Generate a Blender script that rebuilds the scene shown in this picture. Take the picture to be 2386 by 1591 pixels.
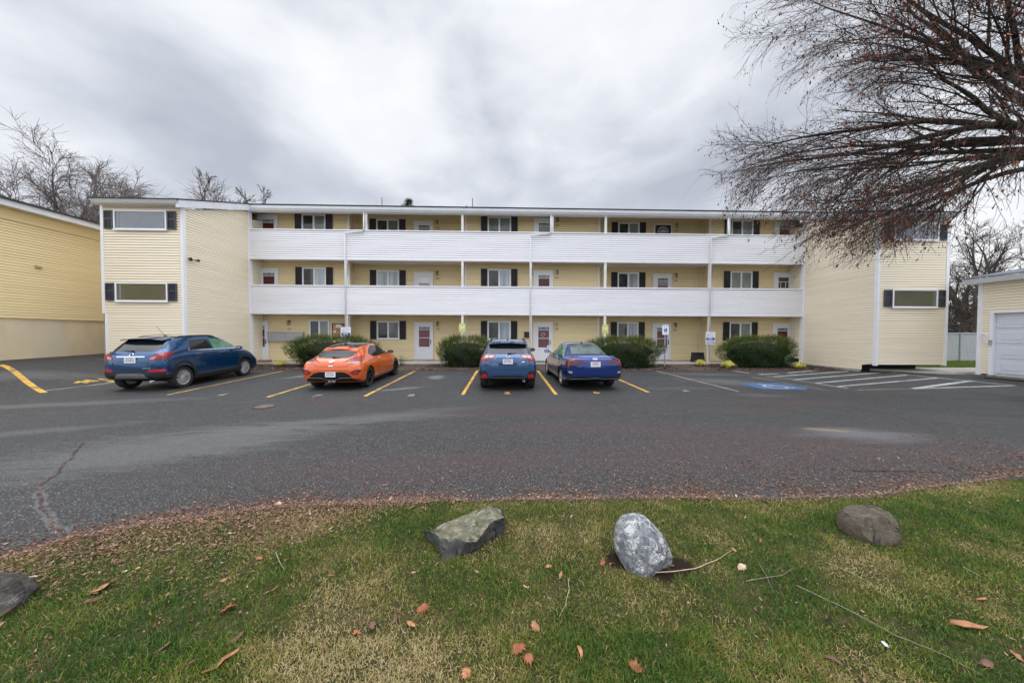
import bpy, bmesh, math, random
import numpy as np
from math import pi, sin, cos, radians, atan, atan2, sqrt
from mathutils import Vector, Matrix, Euler
from mathutils.bvhtree import BVHTree
from mathutils.geometry import delaunay_2d_cdt

for o in list(bpy.data.objects): bpy.data.objects.remove(o)
SC = bpy.context.scene
COL = SC.collection
rnd = random.Random(7)

# ------------------------------------------------------------------ camera, sky, sun, exposure
EYE = 1.97                                   # eye height above the lot at the camera's foot
cam = bpy.data.cameras.new("camera"); camo = bpy.data.objects.new("camera", cam); COL.objects.link(camo)
cam.sensor_width = 36.0; cam.lens = 36.0 * 750.0 / 2386.0
cam.clip_start = 0.05; cam.clip_end = 3000
CROT = Matrix.Rotation(-atan(21/750), 3, 'Z') @ Matrix.Rotation(pi/2 - atan(16/750), 3, 'X') @ Matrix.Rotation(0.0035, 3, 'Z')
camo.matrix_world = Matrix.Translation((0, 0, EYE)) @ CROT.to_4x4()
SC.camera = camo
SC.view_settings.view_transform = 'Standard'; SC.view_settings.look = 'None'
SC.cycles.use_denoising = True; SC.cycles.denoiser = 'OPENIMAGEDENOISE'; SC.cycles.denoising_input_passes = 'RGB_ALBEDO_NORMAL'; SC.cycles.denoising_prefilter = 'ACCURATE'
SC.cycles.use_adaptive_sampling = False
SC.view_settings.exposure = 0.20; SC.view_settings.gamma = 1.0

def ray(px, py): return CROT @ Vector(((px - 1193.0)/750.0, -(py - 795.5)/750.0, -1.0))
def smooth(t): t = max(0.0, min(1.0, t)); return t*t*(3 - 2*t)
def ground_z(x, y):
    """height of the lot: rises 2.3 % towards the building, with a ramp up to the block on the left"""
    return 0.0233*min(y, 40.0) + 0.62*smooth((-12.4 - x)/4.2)*smooth((y - 7.5)/4.5)
def at_ground(px, py, dz=0.0):
    """where a line of sight meets the lot (marched, then bisected)"""
    d = ray(px, py); f = lambda t: EYE + d.z*t - ground_z(d.x*t, d.y*t) - dz
    t0 = 0.5
    while f(t0 + 0.1) > 0 and t0 < 80: t0 += 0.1
    t1 = t0 + 0.1
    for _ in range(30):
        m = (t0 + t1)/2
        if f(m) > 0: t0 = m
        else: t1 = m
    p = d*t1
    return Vector((p.x, p.y, ground_z(p.x, p.y) + dz))
def at_z(px, py, z):
    d = ray(px, py); t = (z - EYE)/d.z; return Vector((d.x*t, d.y*t, z))

SUN_EL, SUN_AZ = radians(52), radians(200)    # azimuth from +Y clockwise: behind the camera, slightly left
world = bpy.data.worlds.new("World"); SC.world = world; world.use_nodes = True

class NT:
    """tiny node-tree helper"""
    def __init__(s, tree): s.t = tree; s.n = tree.nodes; s.l = tree.links
    def node(s, typ, ins=None, **kw):
        n = s.n.new(typ)
        for k, v in kw.items(): setattr(n, k, v)
        if ins:
            for k, v in ins.items(): s.put(n.inputs[k], v)
        return n
    def put(s, sock, v):
        if isinstance(v, bpy.types.NodeSocket): s.l.new(v, sock)
        else: sock.default_value = v
    def math(s, op, a, b=0.0, clamp=False):
        n = s.n.new('ShaderNodeMath'); n.operation = op; n.use_clamp = clamp
        s.put(n.inputs[0], a); s.put(n.inputs[1], b); return n.outputs[0]
    def vmath(s, op, a, b=(0, 0, 0)):
        n = s.n.new('ShaderNodeVectorMath'); n.operation = op
        s.put(n.inputs[0], a); s.put(n.inputs[1], b)
        return n.outputs['Value'] if op in ('LENGTH', 'DOT_PRODUCT', 'DISTANCE') else n.outputs[0]
    def noise(s, vec, scale, detail=3.0, rough=0.55, dist=0.0):
        n = s.node('ShaderNodeTexNoise', {'Vector': vec, 'Scale': scale, 'Detail': detail, 'Roughness': rough, 'Distortion': dist})
        return n.outputs['Fac']
    def ramp(s, fac, stops, interp='LINEAR'):
        n = s.n.new('ShaderNodeValToRGB'); s.put(n.inputs[0], fac)
        cr = n.color_ramp; cr.interpolation = interp
        while len(cr.elements) < len(stops): cr.elements.new(0.5)
        for e, (p, c) in zip(cr.elements, stops):
            e.position = p; e.color = (c, c, c, 1) if isinstance(c, (int, float)) else (*c, 1)
        return n.outputs[0]
    def mix(s, fac, a, b, blend='MIX'):
        n = s.n.new('ShaderNodeMix'); n.data_type = 'RGBA'; n.blend_type = blend
        s.put(n.inputs[0], fac); s.put(n.inputs[6], a); s.put(n.inputs[7], b); return n.outputs[2]
    def rng(s, v, a, b, c=0.0, d=1.0):
        n = s.node('ShaderNodeMapRange', {'Value': v, 'From Min': a, 'From Max': b, 'To Min': c, 'To Max': d}); return n.outputs[0]

def build_world():
    w = NT(world.node_tree)
    bg = world.node_tree.nodes['Background']; bg.inputs['Strength'].default_value = 0.1
    sky = w.node('ShaderNodeTexSky'); sky.sky_type = 'NISHITA'; sky.sun_disc = False
    sky.sun_elevation = SUN_EL; sky.sun_rotation = SUN_AZ
    tc = w.node('ShaderNodeTexCoord'); d = tc.outputs['Generated']
    sep = w.node('ShaderNodeSeparateXYZ', {0: d})
    # soft rounded cloud masses leaning to one side, with puffier edges inside them
    mp = w.node('ShaderNodeMapping', {'Vector': d, 'Location': (1.3, 0.4, 2.2), 'Rotation': (0, radians(34), 0), 'Scale': (1.0, 1.0, 1.9)}).outputs[0]
    n1 = w.noise(mp, 1.75, 2.5, 0.45, 0.2)
    n2 = w.noise(mp, 4.4, 6.0, 0.48, 0.35)
    n3 = w.noise(mp, 11.0, 5.0, 0.52, 0.2)
    c = w.math('ADD', w.math('MULTIPLY', n1, 0.50), w.math('MULTIPLY', n2, 0.40))
    c = w.math('ADD', c, w.math('MULTIPLY', n3, 0.12))
    c = w.math('SUBTRACT', c, 0.042)
    # brighter openings and darker banks where the cloud deck is thin or thick
    def lobe(vec, inner, outer):
        v = Vector(vec).normalized()
        return w.rng(w.vmath('DOT_PRODUCT', d, tuple(v)), cos(radians(outer)), cos(radians(inner)))
    for px, py, inn, out, amt in SKY_LOBES:
        c = w.math('ADD', c, w.math('MULTIPLY', lobe(ray(px, py), inn, out), amt))
    cloud = w.ramp(c, [(0.27, (0.46, 0.49, 0.56)), (0.38, (0.56, 0.59, 0.66)), (0.47, (0.69, 0.72, 0.78)), (0.56, (0.82, 0.84, 0.88)), (0.68, (0.91, 0.915, 0.93))])
    # an overcast dome is brighter overhead; an unseen bright band at the sides is added to light the side walls
    zen = w.rng(sep.outputs[2], 0.70, 1.0, 1.0, 3.0)
    zen = w.math('MAXIMUM', zen, 1.0)
    back = w.math('MINIMUM', w.rng(sep.outputs[1], 0.46, -0.05, 1.0, 2.55), w.rng(sep.outputs[1], -1.0, -0.30, 1.1, 2.55))
    back = w.math('MAXIMUM', back, 1.0)
    g = w.math('MULTIPLY', zen, back)
    cl = w.vmath('SCALE', cloud); cl.node.inputs['Scale'].default_value = 10.0
    w.l.new(w.math('MULTIPLY', g, 10.0), cl.node.inputs['Scale'])
    col = w.mix(0.93, sky.outputs[0], cl)
    w.l.new(col, bg.inputs['Color'])

SKY_LOBES = [  # photo direction, inner and outer angle, amount: the brighter breaks and darker banks
    (1450, 150, 5, 19, 0.13), (850, 250, 2, 12, 0.10), (60, 280, 3, 14, 0.06), (1080, 400, 2, 8, 0.08), (640, 60, 3, 12, 0.06),
    (330, 200, 3, 12, -0.06), (560, 320, 3, 12, -0.07), (1110, 220, 2, 8, -0.05), (1480, 470, 5, 17, -0.13), (1750, 430, 4, 14, -0.07), (750, 420, 3, 10, -0.03), (2150, 640, 4, 13, 0.10), (1000, 40, 3, 12, 0.03)]
build_world()

sl = bpy.data.lights.new("sun", 'SUN'); sl.energy = 0.5; sl.angle = radians(100); sl.color = (1.0, 0.98, 0.95)
slo = bpy.data.objects.new("sun", sl); COL.objects.link(slo)
sd = Vector((sin(SUN_AZ)*cos(SUN_EL), cos(SUN_AZ)*cos(SUN_EL), sin(SUN_EL)))
slo.rotation_euler = sd.to_track_quat('Z', 'Y').to_euler(); slo.location = (0, -20, 40)

# ------------------------------------------------------------------ object helpers
def tag(o, label=None, cat=None, group=None, kind=None):
    if label: o['label'] = label
    if cat: o['category'] = cat
    if group: o['group'] = group
    if kind: o['kind'] = kind
    return o
def empty(name, loc=(0, 0, 0), rz=0.0, label=None, cat=None, group=None):
    o = bpy.data.objects.new(name, None); COL.objects.link(o)
    o.location = loc; o.rotation_euler = (0, 0, rz); o.empty_display_size = 0.2
    return tag(o, label, cat, group)
def copy_tree(o, parent=None):
    c = o.copy(); COL.objects.link(c)
    if parent: c.parent = parent
    for ch in list(o.children): copy_tree(ch, c)
    return c

class MB:
    """collects shapes into one mesh"""
    def __init__(s): s.v = []; s.f = []; s.m = []; s.mi = 0
    def add(s, vs, fs):
        b = len(s.v); s.v += [tuple(p) for p in vs]
        for f in fs: s.f.append([i + b for i in f]); s.m.append(s.mi)
    def box(s, x0, x1, y0, y1, z0, z1):
        s.add([(x0, y0, z0), (x1, y0, z0), (x1, y1, z0), (x0, y1, z0), (x0, y0, z1), (x1, y0, z1), (x1, y1, z1), (x0, y1, z1)],
              [(3, 2, 1, 0), (4, 5, 6, 7), (0, 1, 5, 4), (1, 2, 6, 5), (2, 3, 7, 6), (3, 0, 4, 7)])
    def hexa(s, p):   # 8 corners: bottom ring then top ring
        s.add(p, [(3, 2, 1, 0), (4, 5, 6, 7), (0, 1, 5, 4), (1, 2, 6, 5), (2, 3, 7, 6), (3, 0, 4, 7)])
    def poly(s, pts): s.add(pts, [tuple(range(len(pts)))])
    def prism(s, ring, off):
        n = len(ring); off = Vector(off)
        s.add([Vector(p) for p in ring] + [Vector(p) + off for p in ring],
              [tuple(range(n))[::-1], tuple(range(n, 2*n))] + [(i, (i+1) % n, n + (i+1) % n, n + i) for i in range(n)])
    def tube(s, pts, rad, n=8, cap=True):
        pts = [Vector(p) for p in pts]; k = len(pts)
        rad = rad if hasattr(rad, '__len__') else [rad]*k
        vs = []; up = Vector((0, 0, 1))
        for i, p in enumerate(pts):
            t = (pts[min(i+1, k-1)] - pts[max(i-1, 0)])
            t = t.normalized() if t.length > 1e-9 else Vector((0, 0, 1))
            a = t.cross(up) if abs(t.z) < 0.95 else t.cross(Vector((1, 0, 0)))
            a.normalize(); b = a.cross(t)
            for j in range(n):
                q = 2*pi*j/n; vs.append(p + (a*cos(q) + b*sin(q))*rad[i])
        fs = [(i*n + j, i*n + (j+1) % n, (i+1)*n + (j+1) % n, (i+1)*n + j) for i in range(k-1) for j in range(n)]
        if cap: fs += [tuple(range(n))[::-1], tuple(range((k-1)*n, k*n))]
        s.add(vs, fs)
    def lathe(s, prof, n=24, axis='Z', org=(0, 0, 0), caps=True):
        """prof: list of (r, h) along the axis"""
        org = Vector(org); vs = []
        for r, h in prof:
            for j in range(n):
                q = 2*pi*j/n
                v = {'Z': (r*cos(q), r*sin(q), h), 'X': (h, r*cos(q), r*sin(q)), 'Y': (r*sin(q), h, r*cos(q))}[axis]
                vs.append(org + Vector(v))
        fs = [(i*n + j, i*n + (j+1) % n, (i+1)*n + (j+1) % n, (i+1)*n + j) for i in range(len(prof)-1) for j in range(n)]
        if caps: fs += [tuple(range(n))[::-1], tuple(range((len(prof)-1)*n, len(prof)*n))]
        s.add(vs, fs)
    def build(s, name, mat, parent=None, world=False, smooth=False, loc=None):
        me = bpy.data.meshes.new(name); me.from_pydata(s.v, [], s.f)
        for m in (mat if isinstance(mat, (list, tuple)) else [mat]): me.materials.append(m)
        if isinstance(mat, (list, tuple)): me.polygons.foreach_set('material_index', s.m)
        me.update()
        return link(me, name, parent, world, smooth, loc)
def link(me, name, parent=None, world=False, smooth=False, loc=None):
    if smooth: me.polygons.foreach_set('use_smooth', [True]*len(me.polygons))
    o = bpy.data.objects.new(name, me); COL.objects.link(o)
    if parent:
        o.parent = parent
        if world:                          # the vertices are in world coordinates
            w = parent; off = Vector((0, 0, 0))
            while w: off += w.location; w = w.parent
            o.location = -off
    if loc is not None: o.location = loc
    return o
def recalc(o):
    bm = bmesh.new(); bm.from_mesh(o.data); bmesh.ops.recalc_face_normals(bm, faces=bm.faces); bm.to_mesh(o.data); bm.free()
    return o
def fast_mesh(name, verts, quads, mat, parent=None, world=False, attr=None, smooth=False, tri=False):
    """numpy arrays -> mesh; attr: {name: per-vertex float array}"""
    verts = np.asarray(verts, np.float32); quads = np.asarray(quads, np.int32); k = 3 if tri else 4
    me = bpy.data.meshes.new(name); me.vertices.add(len(verts)); me.vertices.foreach_set('co', verts.ravel())
    me.loops.add(quads.size); me.loops.foreach_set('vertex_index', quads.ravel())
    me.polygons.add(len(quads)); me.polygons.foreach_set('loop_start', np.arange(0, quads.size, k, dtype=np.int32))
    me.polygons.foreach_set('loop_total', np.full(len(quads), k, np.int32))
    me.update(calc_edges=True); me.materials.append(mat)
    for n, a in (attr or {}).items():
        at = me.attributes.new(n, 'FLOAT', 'POINT'); at.data.foreach_set('value', np.asarray(a, np.float32))
    return link(me, name, parent, world, smooth)
def text(name, body, size, mat, loc, rot, parent=None, align='CENTER', extrude=0.001, sx=1.0, bold=0.0):
    cu = bpy.data.curves.new(name, 'FONT'); cu.body = body; cu.size = size; cu.align_x = align; cu.align_y = 'CENTER'
    cu.extrude = extrude; cu.resolution_u = 3; cu.offset = bold; cu.space_line = 0.9
    tmp = bpy.data.objects.new(name, cu); COL.objects.link(tmp)
    dg = bpy.context.evaluated_depsgraph_get(); me = bpy.data.meshes.new_from_object(tmp.evaluated_get(dg))
    bpy.data.objects.remove(tmp); bpy.data.curves.remove(cu)
    me.name = name; me.materials.clear(); me.materials.append(mat)
    o = link(me, name, parent); o.location = loc; o.rotation_euler = rot; o.scale = (sx, 1, 1)
    return o

# ------------------------------------------------------------------ materials
MATS = {}
def principled(name):
    m = bpy.data.materials.new(name); m.use_nodes = True; MATS[name] = m
    return m, NT(m.node_tree), m.node_tree.nodes['Principled BSDF']
def mat(name, base, rough=0.6, metal=0.0, var=0.12, scale=6.0, bump=0.0, bscale=40.0, spec=0.5, coat=0.0, second=None, coords='pos', stretch=(1, 1, 1)):
    """base colour broken up by two octaves of noise; optional second colour for larger patches"""
    m, t, b = principled(name)
    v = t.node('ShaderNodeNewGeometry').outputs['Position'] if coords == 'pos' else t.node('ShaderNodeTexCoord').outputs['Object']
    if stretch != (1, 1, 1): v = t.vmath('MULTIPLY', v, stretch)
    n = t.noise(v, scale, 5.0, 0.6)
    lo = tuple(c*(1 - var) for c in base); hi = tuple(min(1, c*(1 + var)) for c in base)
    col = t.ramp(n, [(0.3, lo), (0.7, hi)])
    if second:
        n2 = t.noise(v, scale*0.23, 3.0, 0.6, 0.6)
        col = t.mix(t.ramp(n2, [(0.48, 0.0), (0.66, 1.0)]), col, (*second, 1))
    t.l.new(col, b.inputs['Base Color'])
    t.l.new(t.rng(n, 0.2, 0.8, rough*0.9, min(1, rough*1.1)), b.inputs['Roughness'])
    b.inputs['Metallic'].default_value = metal; b.inputs['Specular IOR Level'].default_value = spec
    b.inputs['Coat Weight'].default_value = coat; b.inputs['Coat Roughness'].default_value = 0.03
    if bump:
        bp = t.node('ShaderNodeBump', {'Height': t.noise(v, bscale, 6.0, 0.65), 'Strength': bump, 'Distance': 0.02})
        t.l.new(bp.outputs[0], b.inputs['Normal'])
    return m
M = MATS
mat('cream_siding', (0.82, 0.66, 0.37), 0.55, var=0.07, scale=1.0, stretch=(0.35, 0.35, 8.0))
mat('pale_siding', (0.83, 0.735, 0.565), 0.55, var=0.065, scale=1.0, stretch=(0.35, 0.35, 8.0))
mat('gold_siding', (0.83, 0.68, 0.40), 0.55, var=0.07, scale=1.0, stretch=(0.35, 0.35, 8.0))
mat('white_siding', (0.79, 0.79, 0.82), 0.5, var=0.06, scale=1.0, stretch=(0.30, 1, 8.0))
mat('joint_cream', (0.31, 0.24, 0.14), 0.8, var=0.2, scale=3)  # shadow under the laps painted as a darker siding colour; the vent shares it
mat('joint_white', (0.33, 0.33, 0.36), 0.8, var=0.2, scale=3)  # the same painted lap shadow for the white boards
mat('white_trim', (0.78, 0.78, 0.81), 0.45, var=0.04, scale=3.0)
mat('off_white', (0.72, 0.71, 0.68), 0.5, var=0.08, scale=3.0)
mat('gutter_metal', (0.66, 0.68, 0.71), 0.38, var=0.07, scale=2.0, spec=0.6)
mat('shutter_black', (0.022, 0.022, 0.027), 0.5, var=0.25, scale=5.0)
mat('shutter_slate', (0.045, 0.05, 0.065), 0.5, var=0.25, scale=5.0)
mat('shingle', (0.035, 0.037, 0.042), 0.9, var=0.5, scale=18.0, bump=0.6)
mat('shingle_grey', (0.11, 0.12, 0.14), 0.9, var=0.4, scale=14.0, bump=0.6)
mat('soffit', (0.66, 0.63, 0.58), 0.7, var=0.05, scale=4.0)
mat('stucco', (0.66, 0.54, 0.36), 0.85, var=0.09, scale=1.6, bump=0.35, bscale=60, second=(0.60, 0.535, 0.42), stretch=(1, 1, 0.5))
mat('concrete', (0.36, 0.34, 0.30), 0.85, var=0.18, scale=3.0, bump=0.3, bscale=70)
mat('dark_void', (0.012, 0.012, 0.012), 0.9)
mat('black_metal', (0.018, 0.018, 0.02), 0.45, var=0.3)
mat('bronze', (0.05, 0.04, 0.03), 0.4, metal=0.6)
mat('lamp_glass', (0.45, 0.42, 0.34), 0.25)
mat('steel', (0.42, 0.43, 0.45), 0.38, metal=0.85, var=0.1)
mat('galvanised', (0.38, 0.40, 0.42), 0.5, metal=0.5, var=0.12)
mat('mailbox_metal', (0.40, 0.42, 0.46), 0.42, metal=0.35, var=0.06)
mat('pane_dark', (0.040, 0.047, 0.042), 0.05, var=0.75, scale=1.1, spec=0.6)
mat('pane_blind', (0.19, 0.225, 0.21), 0.10, var=0.5, scale=1.1, spec=0.5, stretch=(1, 1, .4))
mat('pane_pale', (0.37, 0.43, 0.48), 0.10, var=0.4, scale=1.4, spec=0.5, stretch=(2.5, 1, .3))
mat('pane_sky', (0.14, 0.16, 0.19), 0.05, var=0.15, scale=1.0, spec=0.8)
mat('pane_olive', (0.10, 0.095, 0.06), 0.05, var=0.15, scale=1.0, spec=0.6)
mat('door_white', (0.74, 0.76, 0.80), 0.42, var=0.03)
mat('door_red', (0.085, 0.012, 0.014), 0.25, var=0.2, scale=4)
mat('door_plum', (0.17, 0.06, 0.075), 0.3, var=0.2, scale=4)
mat('door_pink', (0.42, 0.31, 0.34), 0.4, var=0.1, scale=4)
mat('garage_white', (0.60, 0.63, 0.69), 0.4, var=0.03)
mat('paint_yellow', (0.52, 0.30, 0.035), 0.7, var=0.3, scale=9.0, second=(0.20, 0.13, 0.045))
mat('paint_white', (0.40, 0.40, 0.39), 0.7, var=0.25, scale=9.0, second=(0.25, 0.25, 0.25))
mat('paint_faded', (0.26, 0.22, 0.15), 0.8, var=0.3, scale=8.0, second=(0.12, 0.115, 0.10))
mat('paint_blue', (0.022, 0.095, 0.25), 0.7, var=0.35, scale=9.0, second=(0.07, 0.10, 0.15))
mat('sign_white', (0.80, 0.82, 0.86), 0.4, var=0.03)
mat('sign_blue', (0.02, 0.05, 0.42), 0.4, var=0.05)
mat('sign_yellow', (0.68, 0.66, 0.12), 0.45, var=0.06)
mat('sign_pale', (0.66, 0.70, 0.52), 0.45, var=0.06)
mat('sign_red', (0.35, 0.06, 0.08), 0.45)
mat('ink', (0.03, 0.03, 0.03), 0.6)
mat('ink_grey', (0.22, 0.20, 0.17), 0.6)
mat('cork', (0.40, 0.24, 0.12), 0.85, var=0.3, scale=25)
mat('wood_dark', (0.05, 0.025, 0.015), 0.6)
mat('paper', (0.78, 0.76, 0.72), 0.8)
mat('paper_pink', (0.62, 0.30, 0.30), 0.8)
mat('bin_black', (0.012, 0.012, 0.013), 0.55, var=0.3)
mat('rubber', (0.013, 0.013, 0.014), 0.75, var=0.3, scale=30)
mat('brick', (0.22, 0.11, 0.07), 0.85, var=0.35, scale=18)
mat('green_siding', (0.10, 0.15, 0.075), 0.7, var=0.1)
mat('brown_roof', (0.055, 0.042, 0.036), 0.9, var=0.35, scale=3.0)
mat('slat_white', (0.62, 0.64, 0.68), 0.5, var=0.06)
mat('iron', (0.055, 0.045, 0.04), 0.6, metal=0.4, var=0.35, scale=30)

def lap_siding(mb, p0, u, nrm, width, z0, z1, course=0.107, lap=0.022, span=None, gap=0.010):
    """overlapping boards: each course leans out at its foot, with a gap behind the butt edge, its shadow painted dark (material slot 1).
    span(z) -> (t0, t1) trims a course along the wall"""
    u = Vector(u); nrm = Vector(nrm); p0 = Vector((p0[0], p0[1], 0))
    z = z0
    while z < z1 - 1e-4:
        ze = min(z + course, z1)
        a0, a1 = (0.0, width) if span is None else span(z)
        b0, b1 = (0.0, width) if span is None else span(ze)
        if a1 - a0 > 0.02:
            e = 1.0 - (ze - z)/course
            P = lambda t, h, o: p0 + u*t + nrm*o + Vector((0, 0, h))
            mb.mi = 0
            mb.add([P(a0, z+gap, lap), P(a1, z+gap, lap), P(b1, ze, 0.004 + lap*e), P(b0, ze, 0.004 + lap*e)], [(0, 1, 2, 3)])
            mb.mi = 1  # underside and gap take the dark colour that paints the lap shadow
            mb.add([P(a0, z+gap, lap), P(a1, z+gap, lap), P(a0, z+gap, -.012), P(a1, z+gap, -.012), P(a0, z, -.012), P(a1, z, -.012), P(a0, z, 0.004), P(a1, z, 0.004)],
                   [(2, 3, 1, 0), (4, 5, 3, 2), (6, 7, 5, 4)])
            mb.mi = 0
        z = ze
# ------------------------------------------------------------------ ground, lot, lawn, beds
def build_ground():
    def sheet(name, mat_, xs, ys, dz, inside=None, label=None):
        P = [(x, y, ground_z(x, y) + dz) for y in ys for x in xs]; nx = len(xs)
        F = [(j*nx+i, j*nx+i+1, (j+1)*nx+i+1, (j+1)*nx+i) for j in range(len(ys)-1) for i in range(nx-1)
             if inside is None or inside((xs[i]+xs[i+1])/2, (ys[j]+ys[j+1])/2)]
        me = bpy.data.meshes.new(name); me.from_pydata(P, [], F); me.materials.append(mat_); me.update()
        o = link(me, name, smooth=True); o['kind'] = 'structure'
        return o
    gm = mat('earth', (0.10, 0.085, 0.05), 0.95, var=0.3, scale=1.5, second=(0.07, 0.09, 0.03), bump=0.3)
    big = [-900, -300, -100, -60] + list(np.arange(-45, 46, 1.5)) + [60, 100, 300, 900]
    sheet('ground', gm, big, [-300, -60, -20] + list(np.arange(-6, 41, 1.0)) + [60, 100, 300, 900], -0.05)

    # --- asphalt: aggregate speckle, dry paler smears with shapes of their own, faint red litter staining, painted shadow under the cars
    m, t, b = principled('asphalt')
    pos = t.node('ShaderNodeNewGeometry').outputs['Position']
    fine = t.node('ShaderNodeTexVoronoi', {'Vector': pos, 'Scale': 95.0}).outputs['Color']
    fs = t.node('ShaderNodeSeparateColor', {0: fine}).outputs[0]
    mid = t.noise(pos, 7.0, 6.0, 0.7)
    big_ = t.noise(t.vmath('MULTIPLY', pos, (0.35, 1.0, 1.0)), 0.55, 5.0, 0.6, 0.8)
    col = t.ramp(fs, [(0.0, (0.010, 0.0098, 0.0098)), (0.55, (0.021, 0.0206, 0.0206)), (0.88, (0.052, 0.051, 0.050)), (1.0, (0.21, 0.21, 0.21))])
    col = t.mix(t.ramp(mid, [(0.3, 0.0), (0.75, 0.45)]), col, (0.031, 0.0305, 0.031, 1))
    col = t.mix(t.ramp(big_, [(0.46, 0.0), (0.72, 0.45)]), col, (0.044, 0.043, 0.043, 1))
    streak = t.noise(t.node('ShaderNodeMapping', {'Vector': pos, 'Rotation': (0, 0, radians(-24)), 'Scale': (0.5, 3.2, 1)}).outputs[0], 1.5, 9.0, 0.72, 0.7)
    spk = t.noise(pos, 34.0, 6.0, 0.8)
    grain = t.math('MULTIPLY', t.rng(fs, 0.0, 0.75, 0.45, 1.0), t.rng(spk, 0.3, 0.6, 0.5, 1.1), True)
    def smear(cx, cy, rx, ry, rot, amt, c, edge=0.45):
        nonlocal col
        v = t.vmath('SUBTRACT', pos, (cx, cy, 0)); v = t.vmath('MULTIPLY', v, (1, 1, 0))
        v = t.node('ShaderNodeMapping', {'Vector': v, 'Rotation': (0, 0, radians(-rot))}).outputs[0]
        v = t.vmath('MULTIPLY', v, (1/rx, 1/ry, 0))
        d = t.math('ADD', t.vmath('LENGTH', v), t.math('MULTIPLY', t.math('SUBTRACT', streak, 0.5), 2.4))
        d = t.math('ADD', d, t.math('MULTIPLY', t.math('SUBTRACT', spk, 0.5), 1.6))
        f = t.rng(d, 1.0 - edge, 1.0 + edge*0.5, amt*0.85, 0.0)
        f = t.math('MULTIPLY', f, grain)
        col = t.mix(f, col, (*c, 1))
    dry = (0.125, 0.124, 0.122)
    smear(-5.3, 5.5, 2.3, 0.95, 26, 0.75, dry); smear(-3.2, 6.9, 2.6, 0.35, 22, 0.5, dry); smear(-11.0, 8.3, 2.6, 0.28, 14, 0.7, dry, 0.6)
    smear(-9.0, 6.0, 1.9, 0.22, 24, 0.5, dry); smear(-15.5, 10.6, 2.0, 0.5, 30, 0.6, dry); smear(-7.6, 13.2, 1.1, 0.35, 50, 0.75, (0.22, 0.215, 0.21))
    smear(-3.2, 10.3, 0.8, 0.12, 30, 0.7, (0.23, 0.225, 0.22)); smear(-2.6, 12.6, 0.30, 0.45, 10, 0.7, (0.24, 0.235, 0.23)); smear(-2.2, 7.0, 1.6, 0.25, 10, 0.4, dry)
    smear(8.4, 11.4, 1.7, 0.75, -30, 0.6, (0.18, 0.175, 0.165), 0.7); smear(7.6, 9.2, 0.8, 0.25, -10, 0.5, dry); smear(10.9, 12.4, 1.0, 0.5, 5, 0.45, dry)
    smear(5.9, 10.3, 1.4, 0.22, 0, 0.35, dry); smear(8.6, 13.4, 2.0, 0.3, -8, 0.45, (0.17, 0.165, 0.155))
    smear(6.7, 5.75, 0.95, 0.36, -8, 0.75, (0.20, 0.20, 0.21), 0.8); smear(6.3, 6.05, 0.42, 0.10, -16, 0.8, (0.27, 0.21, 0.13))
    red = (0.080, 0.040, 0.036)
    smear(1.6, 6.2, 2.6, 0.45, 3, 0.5, red, 1.0); smear(5.6, 7.6, 1.6, 0.3, -4, 0.5, red, 1.0); smear(4.8, 5.2, 3.2, 0.9, 6, 0.60, red, 1.0); smear(0.5, 7.6, 2.2, 0.5, 4, 0.55, red, 1.0); smear(-4.6, 8.6, 1.0, 0.25, 25, 0.5, red, 0.8)
    smear(7.6, 8.4, 1.8, 0.4, -5, 0.6, red, 1.0); smear(-1.0, 4.6, 3.0, 0.5, 3, 0.5, red, 1.0); smear(8.6, 4.6, 2.0, 0.35, -12, 0.4, red, 1.0)
    dark = (0.014, 0.014, 0.015)  # shadows under the parked cars painted into the asphalt; the last patches lie elsewhere
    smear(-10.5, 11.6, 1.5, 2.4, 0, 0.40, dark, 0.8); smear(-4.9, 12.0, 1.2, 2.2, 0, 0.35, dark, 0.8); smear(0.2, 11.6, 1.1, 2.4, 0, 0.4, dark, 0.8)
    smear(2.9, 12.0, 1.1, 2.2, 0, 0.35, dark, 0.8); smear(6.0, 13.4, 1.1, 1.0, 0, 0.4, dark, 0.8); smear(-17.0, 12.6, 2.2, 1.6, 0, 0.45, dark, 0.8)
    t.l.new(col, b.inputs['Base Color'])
    t.l.new(t.math('ADD', t.rng(big_, 0.3, 0.7, 0.55, 0.86), t.math('MULTIPLY', t.math('SUBTRACT', fs, 0.5), 0.25)), b.inputs['Roughness'])
    b.inputs['Specular IOR Level'].default_value = 0.35
    h = t.math('ADD', t.math('MULTIPLY', fs, 0.5), mid)
    bp = t.node('ShaderNodeBump', {'Height': h, 'Strength': 0.5, 'Distance': 0.006}); t.l.new(bp.outputs[0], b.inputs['Normal'])
    def lot(x, y):
        if y > 14.75 and -13.2 < x < 16.5: return False
        return True
    xs = list(np.arange(-60, -25, 2.5)) + list(np.arange(-25, 26, 0.5)) + list(np.arange(27.5, 60, 2.5))
    ys = list(np.arange(2.0, 14.76, 0.4)) + [14.75] + list(np.arange(15.25, 19.6, 0.5))
    ys = sorted(set(round(float(y), 3) for y in ys))
    sheet('parking_lot', M['asphalt'], xs, ys, 0.0, lambda x, y: lot(x, y) and y < 19.5)

    # --- planting bed and front walk
    bm_ = mat('bark_mulch', (0.060, 0.036, 0.026), 0.95, var=0.6, scale=22, bump=0.8, bscale=60, second=(0.11, 0.075, 0.055))
    sheet('planting_bed', bm_, list(np.arange(-13.0, 16.3, 0.5)) + [16.3], [14.55, 15, 15.6, 16.2, 16.95], 0.012)
    mb = MB(); mb.box(-13.1, 16.3, 16.86, 19.2, 0.2, 0.475)
    o = mb.build('front_walk', M['concrete']); o['kind'] = 'structure'
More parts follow.
